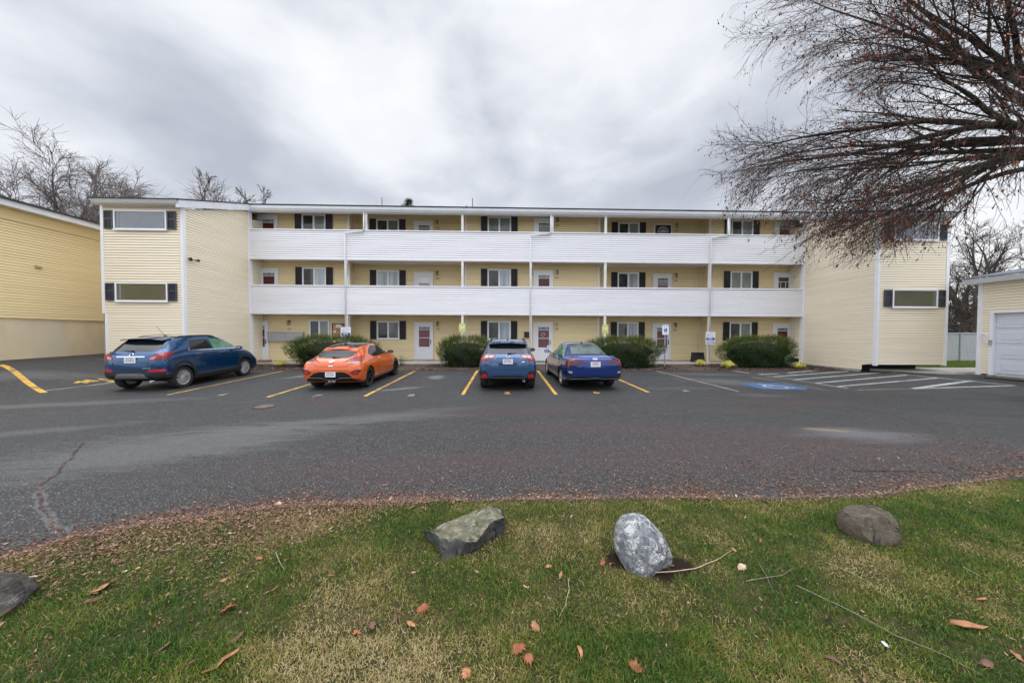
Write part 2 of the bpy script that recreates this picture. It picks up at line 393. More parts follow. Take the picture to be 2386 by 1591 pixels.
    # verge between the right wing and the garages
    gl = mat('verge_turf', (0.075, 0.13, 0.022), 0.95, var=0.35, scale=9, bump=0.7, bscale=90)
    sheet('verge_grass', gl, list(np.arange(17.5, 40, 0.5)), list(np.arange(14.9, 18.6, 0.4)), 0.10)
    mb = MB()
    mb.add([(17.0, 14.55, ground_z(17, 14.55)+.0), (19.5, 13.2, .32), (26, 13.2, .32), (26, 14.95, .36), (17.0, 14.95, .36)] +
           [(17.0, 14.55, .45), (19.5, 13.25, .425), (26, 13.25, .425), (26, 14.95, .45), (17.0, 14.95, .45)],
           [(5, 6, 7, 8, 9), (0, 1, 6, 5), (1, 2, 7, 6), (2, 3, 8, 7), (4, 0, 5, 9)])
    o = recalc(mb.build('verge_kerb', M['concrete'])); o['kind'] = 'structure'
build_ground()

# lawn edge: y of the boundary as a function of x
EDGE = [(-12, -0.5), (-7, 1.2), (-5.2, 2.25), (-4.18, 2.76), (-4.0, 3.02), (-3.36, 3.30), (-2.42, 3.52), (-1.24, 3.60), (0.23, 3.62), (1.72, 3.62), (2.96, 3.58), (4.22, 3.60), (5.2, 3.78), (6.5, 4.0), (9, 4.4), (14, 5.4), (30, 9)]
EX, EY = np.array([e[0] for e in EDGE]), np.array([e[1] for e in EDGE])
def lawn_edge(x): return np.interp(x, EX, EY)

DRY = [(-1.3, 2.35, .75), (-.9, 1.85, .6), (-.2, 2.75, .5), (.55, 2.9, .45), (2.3, 3.15, .35), (3.0, 2.55, .45), (3.6, 2.2, .5), (-2.0, 3.0, .5), (.4, 2.0, .45), (2.0, 1.75, .35), (1.9, 2.95, .4), (-.6, 1.65, .5), (4.6, 2.6, .4)]
LUSH = [(-2.0, 2.25, .6), (-2.6, 1.8, .5), (1.9, 2.1, .5), (.9, 1.75, .35), (2.9, 1.8, .5), (4.2, 3.2, .6), (5.2, 3.0, .6), (2.4, 2.55, .35), (-.4, 2.2, .25)]
BARE = [(1.0, 2.62, .17), (1.46, 2.55, .14), (1.28, 2.47, .13)]
def build_lawn():
    m, t, b = principled('lawn_soil')
    pos = t.node('ShaderNodeNewGeometry').outputs['Position']
    n = t.noise(pos, 3.0, 5.0, 0.65); n2 = t.noise(pos, 60.0, 4.0, 0.7)
    col = t.ramp(n, [(0.35, (0.030, 0.042, 0.012)), (0.55, (0.07, 0.066, 0.024)), (0.7, (0.12, 0.09, 0.045))])
    col = t.mix(t.ramp(n2, [(0.35, 0.75), (0.6, 0.0)]), col, (0.018, 0.015, 0.010, 1))
    for bx, by, br in BARE:
        d = t.math('ADD', t.vmath('LENGTH', t.vmath('MULTIPLY', t.vmath('SUBTRACT', pos, (bx, by, 0)), (1.0, 1.3, 0.0))), t.math('MULTIPLY', t.math('SUBTRACT', n, 0.5), 0.25))
        col = t.mix(t.rng(d, br*.7, br*1.1, 0.95, 0.0), col, (0.022, 0.014, 0.010, 1))
    t.l.new(col, b.inputs['Base Color']); b.inputs['Roughness'].default_value = 1.0; b.inputs['Specular IOR Level'].default_value = 0.1
    bp = t.node('ShaderNodeBump', {'Height': n2, 'Strength': 0.9, 'Distance': 0.02}); t.l.new(bp.outputs[0], b.inputs['Normal'])
    xs = np.concatenate([np.arange(-12, 12.01, 0.25), np.arange(13, 31, 1.0)])
    V = []; F = []
    rows = 14
    r_ = np.random.RandomState(3)
    for x in xs:
        e = float(lawn_edge(x)) + r_.uniform(-0.05, 0.05)
        for j in range(rows):
            y = -6 + (e + 6)*(j/(rows-1))**0.35
            last = j == rows-1
            V.append((x, y, ground_z(x, y) + (0.004 if last else 0.022)))
    for i in range(len(xs)-1):
        for j in range(rows-1):
            F.append((i*rows+j, (i+1)*rows+j, (i+1)*rows+j+1, i*rows+j+1))
    me = bpy.data.meshes.new('lawn'); me.from_pydata(V, [], F); me.materials.append(m); me.update()
    o = link(me, 'lawn', smooth=True); o['kind'] = 'structure'
build_lawn()

def vnoise(x, y, s, seed=0):
    """smooth value noise on numpy arrays, 0..1"""
    x = x*s + seed*17.3; y = y*s - seed*9.1
    xi = np.floor(x).astype(np.int64); yi = np.floor(y).astype(np.int64); fx = x - xi; fy = y - yi
    fx = fx*fx*(3-2*fx); fy = fy*fy*(3-2*fy)
    def h(a, b):
        k = (a*374761393 + b*668265263 + seed*144269) & 0xffffffff
        k = ((k ^ (k >> 13))*1274126177) & 0xffffffff
        return ((k ^ (k >> 16)) & 0xffff)/65535.0
    return (h(xi, yi)*(1-fx) + h(xi+1, yi)*fx)*(1-fy) + (h(xi, yi+1)*(1-fx) + h(xi+1, yi+1)*fx)*fy
def gz_np(x, y):
    s = lambda t: (lambda u: u*u*(3-2*u))(np.clip(t, 0, 1))
    return 0.0233*np.minimum(y, 40) + 0.62*s((-12.4-x)/4.2)*s((y-7.5)/4.5)

def build_grass():
    m, t, b = principled('grass_blade')
    tone = t.node('ShaderNodeAttribute', attribute_name='tone').outputs['Fac']
    hgt = t.node('ShaderNodeAttribute', attribute_name='shade').outputs['Fac']
    col = t.ramp(tone, [(0.0, (0.026, 0.092, 0.010)), (0.22, (0.066, 0.152, 0.014)), (0.42, (0.150, 0.188, 0.020)), (0.60, (0.27, 0.23, 0.050)), (0.8, (0.36, 0.255, 0.095)), (1.0, (0.50, 0.39, 0.20))])
    col = t.mix(t.math('MULTIPLY', hgt, 0.5), col, (0.11, 0.15, 0.03, 1), 'MIX')
    t.l.new(col, b.inputs['Base Color']); b.inputs['Roughness'].default_value = 0.55; b.inputs['Specular IOR Level'].default_value = 0.35
    tr = t.node('ShaderNodeBsdfTranslucent'); t.l.new(col, tr.inputs['Color'])
    mx = t.node('ShaderNodeMixShader', {0: 0.25}); t.l.new(b.outputs[0], mx.inputs[1]); t.l.new(tr.outputs[0], mx.inputs[2])
    t.l.new(mx.outputs[0], m.node_tree.nodes['Material Output'].inputs['Surface'])
    R = np.random.RandomState(11)
    def field(n, x0, x1, y0, y1):
        x = R.uniform(x0, x1, n); y = R.uniform(y0, y1, n); return x, y
    parts = [field(330000, -5.0, 6.6, 1.45, 4.1), field(60000, -7.5, 9.5, 0.2, 4.6), field(26000, -2.2, 2.4, 1.5, 2.0)]
    x = np.concatenate([p[0] for p in parts]); y = np.concatenate([p[1] for p in parts])
    e = lawn_edge(x) - y
    left = np.clip((-0.9 - x)/2.2, 0, 1)
    thin = np.clip(e/(0.12 + 0.62*left), 0, 1)
    keep = (e > -0.03) & (R.rand(len(x)) < 0.12 + 0.88*thin)
    for bx, by, br in BARE: keep &= (np.hypot(x-bx, (y-by)*1.3) > br*(0.6 + 0.6*R.rand(len(x))))
    clump = vnoise(x, y, 9.0, 5)
    keep &= R.rand(len(x)) < 0.35 + 0.9*clump
    x, y, e, left = x[keep], y[keep], e[keep], left[keep]; n = len(x)
    d = 0.42*vnoise(x, y, 1.3, 1) + 0.33*vnoise(x, y, 3.7, 2) + 0.25*vnoise(x, y, 11.0, 3)
    tone = 0.24 + (d - 0.40)*1.5
    for bx, by, br in DRY: tone += 0.25*np.exp(-((x-bx)**2 + (1.6*(y-by))**2)/br**2)
    for bx, by, br in LUSH: tone -= 0.32*np.exp(-((x-bx)**2 + (1.3*(y-by))**2)/br**2)
    tone += 0.28*np.exp(-np.clip(e, 0, 9)/0.16)
    tone += R.normal(0, 0.20, n); tone += (R.rand(n) < 0.16)*0.38
    tone = np.clip(tone, 0, 1)
    L = R.uniform(0.018, 0.052, n)*(0.75 + 0.5*vnoise(x, y, 5.0, 7))*np.where(tone > 0.55, 0.85, 1.1)
    L *= np.clip(0.45 + e*2.2, 0.45, 1.0)
    w = R.uniform(0.0011, 0.0024, n)*1.1
    a = R.uniform(0, 2*pi, n); la = a + R.normal(0, 0.9, n) + pi/2
    lean = np.where(tone > 0.5, R.uniform(0.5, 1.5, n), R.uniform(0.25, 1.05, n))
    z = gz_np(x, y) + 0.016
    ca, sa = np.cos(a), np.sin(a); cl, sl_ = np.cos(la), np.sin(la)
    h1 = L*0.55*np.cos(lean*0.5); o1 = L*0.55*np.sin(lean*0.5)
    h2 = h1 + L*0.5*np.cos(lean*1.25); o2 = o1 + L*0.5*np.sin(lean*1.25)
    V = np.empty((n, 6, 3), np.float32)
    for k, (hh, oo, ww) in enumerate(((0, 0, 1.0), (h1, o1, 0.85), (h2, o2, 0.18))):
        for s_, q in ((-1, 0), (1, 1)):
            V[:, 2*k+q, 0] = x + cl*oo + s_*ca*w*ww; V[:, 2*k+q, 1] = y + sl_*oo + s_*sa*w*ww; V[:, 2*k+q, 2] = z + hh
    base = (np.arange(n)*6)[:, None]
    Q = np.concatenate([base + np.array([[0, 1, 3, 2]]), base + np.array([[2, 3, 5, 4]])])
    tn = np.repeat(tone, 6); sh = np.tile(np.array([0, 0, .5, .5, 1, 1], np.float32), n)*np.repeat(R.rand(n), 6)
    o = fast_mesh('grass', V.reshape(-1, 3), Q, m, attr={'tone': tn, 'shade': sh})
    tag(o, 'short winter lawn grass, green with straw coloured patches', 'grass', kind='stuff')
build_grass()

def flakes(name, x, y, z, size, asp, tone, mat_, tilt, seed, label, cat, curl=0.25):
    """flat little scraps lying at random: one four-sided face pair each"""
    R = np.random.RandomState(seed); n = len(x); a = R.uniform(0, 2*pi, n)
    ux, uy = np.cos(a), np.sin(a); tz = R.normal(0, tilt, n); tw = R.normal(0, tilt, n)
    V = np.empty((n, 6, 3), np.float32)
    for k, (p, q) in enumerate(((-1, -.55), (-1, .55), (0, -1), (0, 1), (1, -.35), (1, .35))):
        V[:, k, 0] = x + size*(ux*p - uy*q*asp); V[:, k, 1] = y + size*(uy*p + ux*q*asp)
        V[:, k, 2] = z + size*(np.abs(tz)*(p+1)*0.6 + tw*q*asp + curl*(abs(p))*np.abs(tw)) + 0.002
    base = (np.arange(n)*6)[:, None]
    Q = np.concatenate([base + np.array([[0, 1, 3, 2]]), base + np.array([[2, 3, 5, 4]])])
    o = fast_mesh(name, V.reshape(-1, 3), Q, mat_, attr={'tone': np.repeat(tone, 6)})
    return tag(o, label, cat, kind='stuff')
def tone_mat(name, stops, rough=0.8):
    m, t, b = principled(name)
    c = t.ramp(t.node('ShaderNodeAttribute', attribute_name='tone').outputs['Fac'], stops)
    t.l.new(c, b.inputs['Base Color']); b.inputs['Roughness'].default_value = rough; b.inputs['Specular IOR Level'].default_value = 0.25
    return m

def build_litter():
    R = np.random.RandomState(21)
    m = tone_mat('leaf_litter', [(0.0, (0.045, 0.022, 0.015)), (0.35, (0.120, 0.060, 0.038)), (0.65, (0.25, 0.140, 0.092)), (0.90, (0.36, 0.225, 0.15)), (1.0, (0.52, 0.40, 0.28))])
    X = []; Y = []
    def cand(n, x0, x1, y0, y1): return R.uniform(x0, x1, n), R.uniform(y0, y1, n)
    x, y = cand(360000, -5.4, 8.8, 1.6, 5.6); e = y - lawn_edge(x)        # e > 0 lies on the asphalt
    left = np.clip((-0.6 - x)/1.6, 0, 1); right = np.clip((x - 0.5)/2.0, 0, 1)
    p = np.where(e > 0, np.exp(-e/(0.10 + 0.10*right)), np.exp(e/(0.03 + 0.26*left)))*(0.75 + 2.6*left)
    p += np.where(e > 0, np.exp(-e/(0.34 + 0.40*right))*0.20, 0) + np.where(e <= 0, 0.014, 0)
    p *= 0.35 + 1.1*vnoise(x, y, 2.6, 9)**1.3
    k = R.rand(len(x)) < p*1.5; X.append(x[k]); Y.append(y[k])
    x, y = cand(52000, -6, 11, 3.6, 9.0); e = y - lawn_edge(x)           # stray scraps over the lot, thicker under the tree
    p = np.exp(-np.clip(e, 0, 9)/1.5)*(0.08 + 0.20*np.clip((x + 0.5)/5, 0, 1))*(vnoise(x, y, 1.1, 4) > 0.42)*(0.4 + vnoise(x, y, 4, 8))
    k = (R.rand(len(x)) < p) & (e > 0); X.append(x[k]); Y.append(y[k])
    x = np.concatenate(X); y = np.concatenate(Y); n = len(x)
    size = R.uniform(0.0045, 0.0125, n)*np.where(R.rand(n) < 0.10, 1.7, 1.0); asp = R.uniform(0.18, 0.55, n)
    z = gz_np(x, y) + np.where(y < lawn_edge(x), 0.026 + R.uniform(0, 0.018, n), 0.004)
    flakes('leaf_litter', x, y, z, size, asp, np.clip(R.beta(2.2, 2.2, n) - .12*(y > lawn_edge(x) + .12), 0, 1), m, 0.35, 5, 'pinkish brown leaf scraps drifted along the edge of the lawn', 'leaf litter')
    mm = tone_mat('bark_chips', [(0.0, (0.016, 0.010, 0.008)), (0.5, (0.062, 0.034, 0.024)), (0.8, (0.15, 0.092, 0.065)), (1.0, (0.42, 0.35, 0.27))], 0.9)
    x = R.uniform(-12.9, 16.2, 15000); y = R.uniform(14.5, 16.85, 15000)
    k = vnoise(x, y, 1.2, 3) > 0.22
    k &= ~((np.abs(x - 9.2) < 0.7) | (np.abs(x + 4.4) < 0.6) | (np.abs(x - 2.2) < 0.5)) | (R.rand(len(x)) < 0.2)
    x, y = x[k], y[k]; n = len(x)
    flakes('bark_mulch_chips', x, y, gz_np(x, y) + 0.016, R.uniform(0.012, 0.038, n), R.uniform(0.25, 0.7, n), np.clip(R.beta(1.6, 2.6, n), 0, 1), mm, 0.5, 6, 'dark bark mulch chips spread in the bed before the walk', 'mulch')
build_litter()

# ------------------------------------------------------------------ painted markings, cracks, manhole
def strip(name, mat_, pts, width, dz=0.004, wobble=0.0, seed=1, step=0.25):
    """a painted band laid along ground points"""
    r_ = random.Random(seed); V = []; F = []
    P = []
    for a, b in zip(pts[:-1], pts[1:]):
        a = Vector((*a, 0)); b = Vector((*b, 0)); n = max(2, int((b-a).length/step))
        P += [a.lerp(b, i/n) for i in range(n)]
    P.append(Vector((*pts[-1], 0)))
    for i, p in enumerate(P):
        d = (P[min(i+1, len(P)-1)] - P[max(i-1, 0)]).normalized(); s = Vector((-d.y, d.x, 0))
        w = width/2*(1 + r_.uniform(-wobble, wobble))
        for q in (-1, 1):
            v = p + s*w*q + (s*r_.uniform(-wobble, wobble)*width*0.5)
            V.append((v.x, v.y, ground_z(v.x, v.y) + dz))
    for i in range(len(P)-1): F.append((2*i, 2*i+2, 2*i+3, 2*i+1))
    me = bpy.data.meshes.new(name); me.from_pydata(V, [], F); me.materials.append(mat_); me.update()
    o = link(me, name); o['kind'] = 'structure'; return o
def build_markings():
    y_, w_, f_ = M['paint_yellow'], M['paint_white'], M['paint_faded']
    for i, ln in enumerate([[(-9.55, 9.39), (-9.66, 14.39)], [(-6.53, 9.08), (-6.6, 14.4)], [(-3.9, 9.17), (-3.91, 14.41)], [(-1.17, 9.33), (-1.15, 14.6)],
                            [(1.56, 9.36), (1.58, 14.56)], [(4.44, 9.66), (4.35, 14.5)]]):
        strip('parking_line', y_, ln, 0.10 if i else 0.075, wobble=0.07, seed=i)
    strip('parking_line', f_, [(7.32, 9.75), (7.0, 14.4)], 0.085, wobble=0.15, seed=9)
    a = at_ground(1, 850); b = at_ground(103, 915)
    strip('parking_line', y_, [(a.x, a.y), (b.x, b.y)], 0.13, wobble=0.05)
    strip('parking_line', f_, [(-13.42, 9.79), (-13.2, 10.6), (-13.1, 11.6)], 0.07, wobble=0.2)
    def W(pts, wd, m_=w_, s=0): strip('hatching_line', m_, pts, wd, wobble=0.10, seed=s)
    W([(17.13, 14.01), (17.89, 10.70)], 0.10); W([(17.89, 10.72), (13.46, 10.18)], 0.11, s=1); W([(13.46, 10.18), (11.38, 9.98)], 0.07, f_, 2)
    W([(13.6, 10.22), (17.85, 11.73)], 0.16, s=3); W([(11.3, 10.55), (17.48, 12.42)], 0.10, s=4); W([(11.15, 11.2), (17.2, 13.2)], 0.10, s=5)
    W([(11.05, 11.95), (17.1, 14.0)], 0.10, s=6); W([(10.98, 12.75), (15.9, 14.35)], 0.10, s=7); W([(12.5, 13.78), (15.2, 14.85)], 0.10, s=8)
    W([(10.88, 13.4), (11.9, 13.55)], 0.10, s=9); W([(10.9, 13.35), (11.2, 11.1)], 0.08, f_, 10); W([(11.35, 10.23), (11.2, 11.1)], 0.08, s=11)
    W([(10.62, 14.5), (10.75, 13.75)], 0.10, s=12); W([(10.02, 12.62), (10.31, 9.91)], 0.06, f_, 13)
    # faded wheelchair symbol on a blue field
    c = Vector((9.2, 10.65)); V = []
    r_ = random.Random(4)
    n = 40; ring = []
    for i in range(n):
        q = 2*pi*i/n; k = 1 + r_.uniform(-.1, .1)
        x = c.x + 0.80*k*(abs(cos(q))**.55)*math.copysign(1, cos(q)); y = c.y + 0.62*k*(abs(sin(q))**.55)*math.copysign(1, sin(q))
        ring.append((x, y, ground_z(x, y) + 0.004))
    mb = MB(); mb.poly(ring); o = mb.build('accessible_bay_symbol', M['paint_blue']); o['kind'] = 'structure'
    arc = [(c.x - .05 + .32*cos(q), c.y - .12 + .30*sin(q)) for q in np.linspace(radians(100), radians(360), 16)]
    for pts, wd in ((arc, .09), ([(c.x - .12, c.y + .30), (c.x - .05, c.y + .02), (c.x + .22, c.y + .02), (c.x + .36, c.y - .30), (c.x + .50, c.y - .26)], .09), ([(c.x - .10, c.y + .16), (c.x + .15, c.y + .16)], .07), ([(c.x - .16, c.y + .36), (c.x - .14, c.y + .46)], .15)):
        strip('symbol_stroke', w_, [tuple(p) for p in pts], wd, dz=0.008, wobble=.1)
    for body, px, py in (('4', 517, 920), ('7', 738, 922), ('8', 958, 921), ('2', 1182, 916), ('0', 1390, 915), ('4', 1598, 911)):
        p = at_ground(px, py, 0.004)
        o = text('bay_number', body, 0.36, M['paint_yellow'] if body in '20' else M['paint_faded'], p, (atan(0.0233), 0, 0), bold=0.012)
        o.location.z += .004; o['kind'] = 'structure'
    for k, (p0, p1, wd) in enumerate((((176, 890), (188, 890.5), .22), ((189, 889.5), (205, 891.8), .08), ((196, 886.5), (211, 889.6), .09), ((198, 885.2), (230, 887.8), .09), ((209, 888.5), (221, 889.2), .08), ((230, 882.7), (251, 885.8), .10), ((249, 881.2), (262, 882.8), .09), ((247, 888.3), (267, 889.6), .09), ((251, 887.0), (265, 887.6), .07))):
        q0, q1 = at_ground(*p0), at_ground(*p1); strip('bay_lettering', y_, [(q0.x, q0.y), (q1.x, q1.y)], wd, wobble=.12, seed=50+k)
    # cracks
    ck = mat('crack_fill', (0.035, 0.020, 0.016), 0.95, var=0.6, scale=30, second=(0.13, 0.07, 0.05))
    seal = mat('crack_dust', (0.075, 0.074, 0.074), 0.9, var=0.4, scale=24, second=(0.045, 0.044, 0.045))
    P = [(193, 1033), (183, 1045), (172, 1056), (168, 1068), (150, 1078), (141, 1092), (139, 1102), (120, 1112), (94, 1130), (104, 1138), (88, 1148), (97, 1160), (95, 1176), (98, 1186), (112, 1200), (122, 1215), (120, 1228), (140, 1236), (152, 1248), (160, 1262)]
    P = [tuple(at_ground(*p).xy) for p in P]
    strip('crack_edge', seal, P[8:], 0.085, wobble=0.3, seed=8, dz=0.003, step=.03)
    strip('pavement_crack', ck, P, 0.022, wobble=0.8, seed=5, dz=0.006, step=.02)
    q = [tuple(at_ground(*p).xy) for p in ((1990, 950), (2040, 958), (2075, 965), (2110, 978), (2150, 990), (2185, 1008))]
    strip('pavement_crack', M['dark_void'], q, 0.012, wobble=0.5, seed=6, dz=0.003)
    q = [tuple(at_ground(*p).xy) for p in ((0, 943), (90, 937), (180, 926), (300, 918), (420, 912))]
    strip('pavement_crack', M['dark_void'], q, 0.010, wobble=0.6, seed=7, dz=0.003)
    q = [tuple(at_ground(*p).xy) for p in ((300, 1000), (400, 982), (470, 968), (560, 955))]
    strip('pavement_crack', M['dark_void'], q, 0.010, wobble=0.6, seed=7, dz=0.003)
    # manhole
    c = at_ground(616, 947); t = empty('manhole_cover', c, label='round rusty iron manhole cover set in the asphalt', cat='manhole cover')
    mb = MB(); mb.lathe([(0.24, -0.01), (0.24, 0.008), (0.205, 0.010), (0.2, 0.003), (0.0, 0.003)], 40)
    mb.build('frame_ring', M['iron'], t)
    mb = MB(); rust = mat('rusty_iron', (0.15, 0.105, 0.085), 0.75, var=0.4, scale=40)
    mb.lathe([(0.196, 0.0), (0.196, 0.008), (0.0, 0.010)], 40)
    for r, k in ((0.17, 18), (0.12, 12), (0.06, 6)):
        for i in range(k):
            q = 2*pi*i/k; mb.tube([(r*cos(q-.1), r*sin(q-.1), .012), (r*cos(q+.1), r*sin(q+.1), .012)], .008, 6)
    mb.build('lid', rust, t)
build_markings()
# ------------------------------------------------------------------ the apartment block
RY, FY, BY = 17.20, 18.10, 18.72         # rail plane, forward walls, set-back walls
WY = 13.70                               # front of the two end wings
FLOORS = (0.50, 3.395, 6.29)
XL, XR = -13.17, 16.40                   # inner faces of the wings
def frame_ring(mb, x0, x1, z0, z1, w, y0, y1):
    mb.box(x0, x0+w, y0, y1, z0, z1); mb.box(x1-w, x1, y0, y1, z0, z1)
    mb.box(x0+w, x1-w, y0, y1, z0, z0+w); mb.box(x0+w, x1-w, y0, y1, z1-w, z1)

def make_window(bld, x0, x1, z0, z1, y, panes, split=True, mats=None, fw=0.055):
    """sliding window standing proud of the siding: frame, mullion, panes"""
    W, H = x1-x0, z1-z0
    mb = MB(); frame_ring(mb, -W/2, W/2, 0, H, fw, -0.05, 0.0)
    mb.box(-W/2-.02, W/2+.02, -0.065, -0.051, -0.03, 0.012)
    if split: mb.box(-0.025, 0.025, -0.046, -0.005, fw, H-fw)
    o = mb.build('window', M['white_trim'], bld, loc=Vector(((x0+x1)/2, y, z0)) - bld.location)
    xs = [(-W/2+fw, -0.025), (0.025, W/2-fw)] if split else [(-W/2+fw, W/2-fw)]
    for (a, b), pm in zip(xs, panes):
        q = MB(); q.box(a, b, -0.026, -0.012, fw, H-fw); q.build('pane', M[pm], o)
        if split:                                        # slim inner sash
            s = MB(); frame_ring(s, a, b, fw, H-fw, 0.022, -0.038, -0.027); s.build('sash', M['white_trim'], o)
    return o, None
def make_shutter(bld, x, z0, w, h, y, mname):
    mb = MB(); frame_ring(mb, -w/2, w/2, 0, h, 0.045, -0.045, -0.012)
    mb.box(-w/2+.045, w/2-.045, -0.041, -0.014, h*0.52, h*0.52+.05)
    n = int(h/0.05)
    for i in range(n):
        z = 0.05 + i*(h-.1)/n
        mb.hexa([(-w/2+.045, -.020, z), (w/2-.045, -.020, z), (w/2-.045, -.014, z), (-w/2+.045, -.014, z), (-w/2+.045, -.036, z+.03), (w/2-.045, -.036, z+.03), (w/2-.045, -.030, z+.034), (-w/2+.045, -.030, z+.034)])
    mb.box(-w/2+.02, w/2-.02, -0.018, -0.010, 0.02, h-.02)
    return mb.build('shutter', M[mname], bld, loc=Vector((x, y, z0)) - bld.location)

def make_door(bld, x, zf, y, style, w=0.94, h=2.06):
    """storm door in a white surround; the coloured house door shows through its glass"""
    W = w/2
    mb = MB(); mb.box(-W-.07, -W, -.075, 0, -.02, h+.06); mb.box(W, W+.07, -.075, 0, -.02, h+.06); mb.box(-W, W, -.075, 0, h, h+.06)
    o = mb.build('door', M['white_trim'], bld, loc=Vector((x, y, zf)) - bld.location)
    inner = {'red': 'door_red', 'plum': 'door_plum', 'pink': 'door_pink', 'dark': 'pane_dark', 'solid': 'door_red', 'grid': 'pane_dark', 'lace': 'door_plum', 'heart': 'door_plum'}[style]
    if style == 'solid':                                 # no storm door: brown slab with a white fan light
        q = MB(); q.box(-W, W, -.045, -.02, 0, h); d = q.build('slab', mat('door_brown', (0.055, 0.02, 0.016), 0.35, var=.2), o)
        q = MB(); q.lathe([(0.30, -.050), (0.30, -.047), (0, -.047)], 28, 'Y', (0, 0, h-.42)); q.build('fan_light', M['pane_dark'], o)
        q = MB()
        for k in range(9):
            a = pi*k/8; q.tube([(0.05*cos(a), -.055, h-.42+.05*sin(a)), (0.30*cos(a), -.055, h-.42+.30*sin(a))], .011, 4)
        q.tube([(0.31*cos(a), -.055, h-.42+.31*sin(a)) for a in np.linspace(0, pi, 16)], .014, 4); q.tube([(-.31, -.055, h-.42), (.31, -.055, h-.42)], .014, 4)
        q.build('fan_bars', M['white_trim'], o)
        return o
    g0, g1, gx0, gx1 = 0.72, h-0.20, -W+.20, W-.13       # glazed area
    q = MB(); q.box(-W+.005, gx0, -.055, -.02, .005, h-.005); q.box(gx1, W-.005, -.055, -.02, .005, h-.005)
    q.box(gx0, gx1, -.055, -.02, .005, g0); q.box(gx0, gx1, -.055, -.02, g1, h-.005)
    q.box(gx0, gx1, -.05, -.022, g0+.50, g0+.535)
    for k in range(4): q.box(gx0-.05, gx1+.05, -.059, -.056, .14+.12*k, .155+.12*k)
    q.build('storm_frame', M['door_white'], o)
    q = MB(); q.box(gx0-.01, gx1+.01, -.018, -.008, g0-.01, g1+.01); q.build('inner_door', M[inner], o)
    q = MB(); q.box(gx0, gx1, -.034, -.030, g0, g1)
    if style in ('red', 'plum', 'lace', 'heart'):
        fl = MB(); zt = g1-.17                           # dark light with white tracery
        fl.box(gx0, gx1, -.030, -.020, zt, g1); fl.build('top_light', M['pane_dark'], o)
        tr = MB()
        for s in (-1, 1):
            cx = (gx0+gx1)/2 + s*.15
            for k in range(5):
                a = pi*(k+.5)/5; tr.tube([(cx+.03*cos(a), -.036, zt+.02), (cx+.15*cos(a), -.036, zt+.02+.13*sin(a))], .008, 4)
            tr.tube([(cx+.15*cos(a), -.036, zt+.015+.11*sin(a)) for a in np.linspace(0, pi, 10)], .007, 4)
        tr.tube([(gx0, -.036, zt), (gx1, -.036, zt)], .010, 4); tr.build('tracery', M['white_trim'], o)
    if style == 'grid':
        tr = MB(); tr.box((gx0+gx1)/2-.17, (gx0+gx1)/2-.15, -.04, -.028, g0, g1-.25); tr.box((gx0+gx1)/2+.12, (gx0+gx1)/2+.14, -.04, -.028, g0, g1-.25); tr.box(gx0, gx1, -.04, -.028, g1-.26, g1-.23)
        tr.build('glazing_bars', M['white_trim'], o)
    if style == 'lace':
        tr = MB(); tr.box(gx0, gx1, -.028, -.020, g1-.44, g1-.18); tr.build('lace_curtain', mat('lace', (0.30, 0.28, 0.30), 0.9, var=.6, scale=45), o)
    if style == 'pink':
        tr = MB(); tr.box(gx0, gx1, -.028, -.02, g1-.34, g1-.02)
        for k in range(6):
            c = gx0+(k+.5)*(gx1-gx0)/6; tr.lathe([(.055, -.029), (.055, -.021), (0, -.021)], 12, 'Y', (c, 0, g1-.34))
        tr.build('valance', M['sign_white'], o)
    if style == 'heart':
        hp = [(0.015*16*sin(a)**3*.5, -.040, g1-.42 + .0075*(13*cos(a)-5*cos(2*a)-2*cos(3*a)-cos(4*a))) for a in np.linspace(0, 2*pi, 24)]
        tr = MB(); tr.tube(hp, .010, 4, cap=False); tr.build('heart_ornament', M['paper'], o)
        tr = MB(); tr.lathe([(.06, -.040), (.06, -.036), (0, -.036)], 6, 'Y', (gx1-.06, 0, g0+.07)); tr.build('sticker', M['sign_white'], o)
    hd = MB(); hd.box(W-.085, W-.055, -.085, -.055, .92, 1.10); hd.box(W-.09, W-.05, -.062, -.056, .88, 1.14); hd.build('handle', M['black_metal'], o)
    return o
def make_lantern(bld, x, y, z, dark=True):
    m_ = M['bronze'] if dark else M['off_white']
    mb = MB(); mb.lathe([(0.055, -.012), (0.055, 0), (0.0, 0)], 14, 'Y', (0, 0, .13)); mb.tube([(0, 0, .13), (0, -.06, .20), (0, -.11, .19), (0, -.12, .15)], .010, 6)
    mb.lathe([(0.012, .17), (0.03, .155), (0.075, .12), (0.078, .112), (0.0, .112)], 8, 'Z', (0, -.12, 0))
    for k in range(6):
        a = 2*pi*k/6; mb.tube([(.064*cos(a), -.12+.064*sin(a), .112), (.042*cos(a), -.12+.042*sin(a), -.05)], .006, 4)
    mb.lathe([(0.045, -.05), (0.035, -.07), (0.0, -.10)], 8, 'Z', (0, -.12, 0))
    o = mb.build('wall_lantern', m_, bld, loc=Vector((x, y, z)) - bld.location)
    g = MB(); g.lathe([(0.055, .11), (0.036, -.05)], 6, 'Z', (0, -.12, 0)); g.build('lamp_glass', M['lamp_glass'], o)
    return o

def siding_panel(name, mname, parent, pieces, **kw):
    mb = MB()
    for p in pieces: lap_siding(mb, *p, **kw)
    return mb.build(name, [M[mname], M['joint_white' if mname.startswith('white') else 'joint_cream']], parent, world=True)

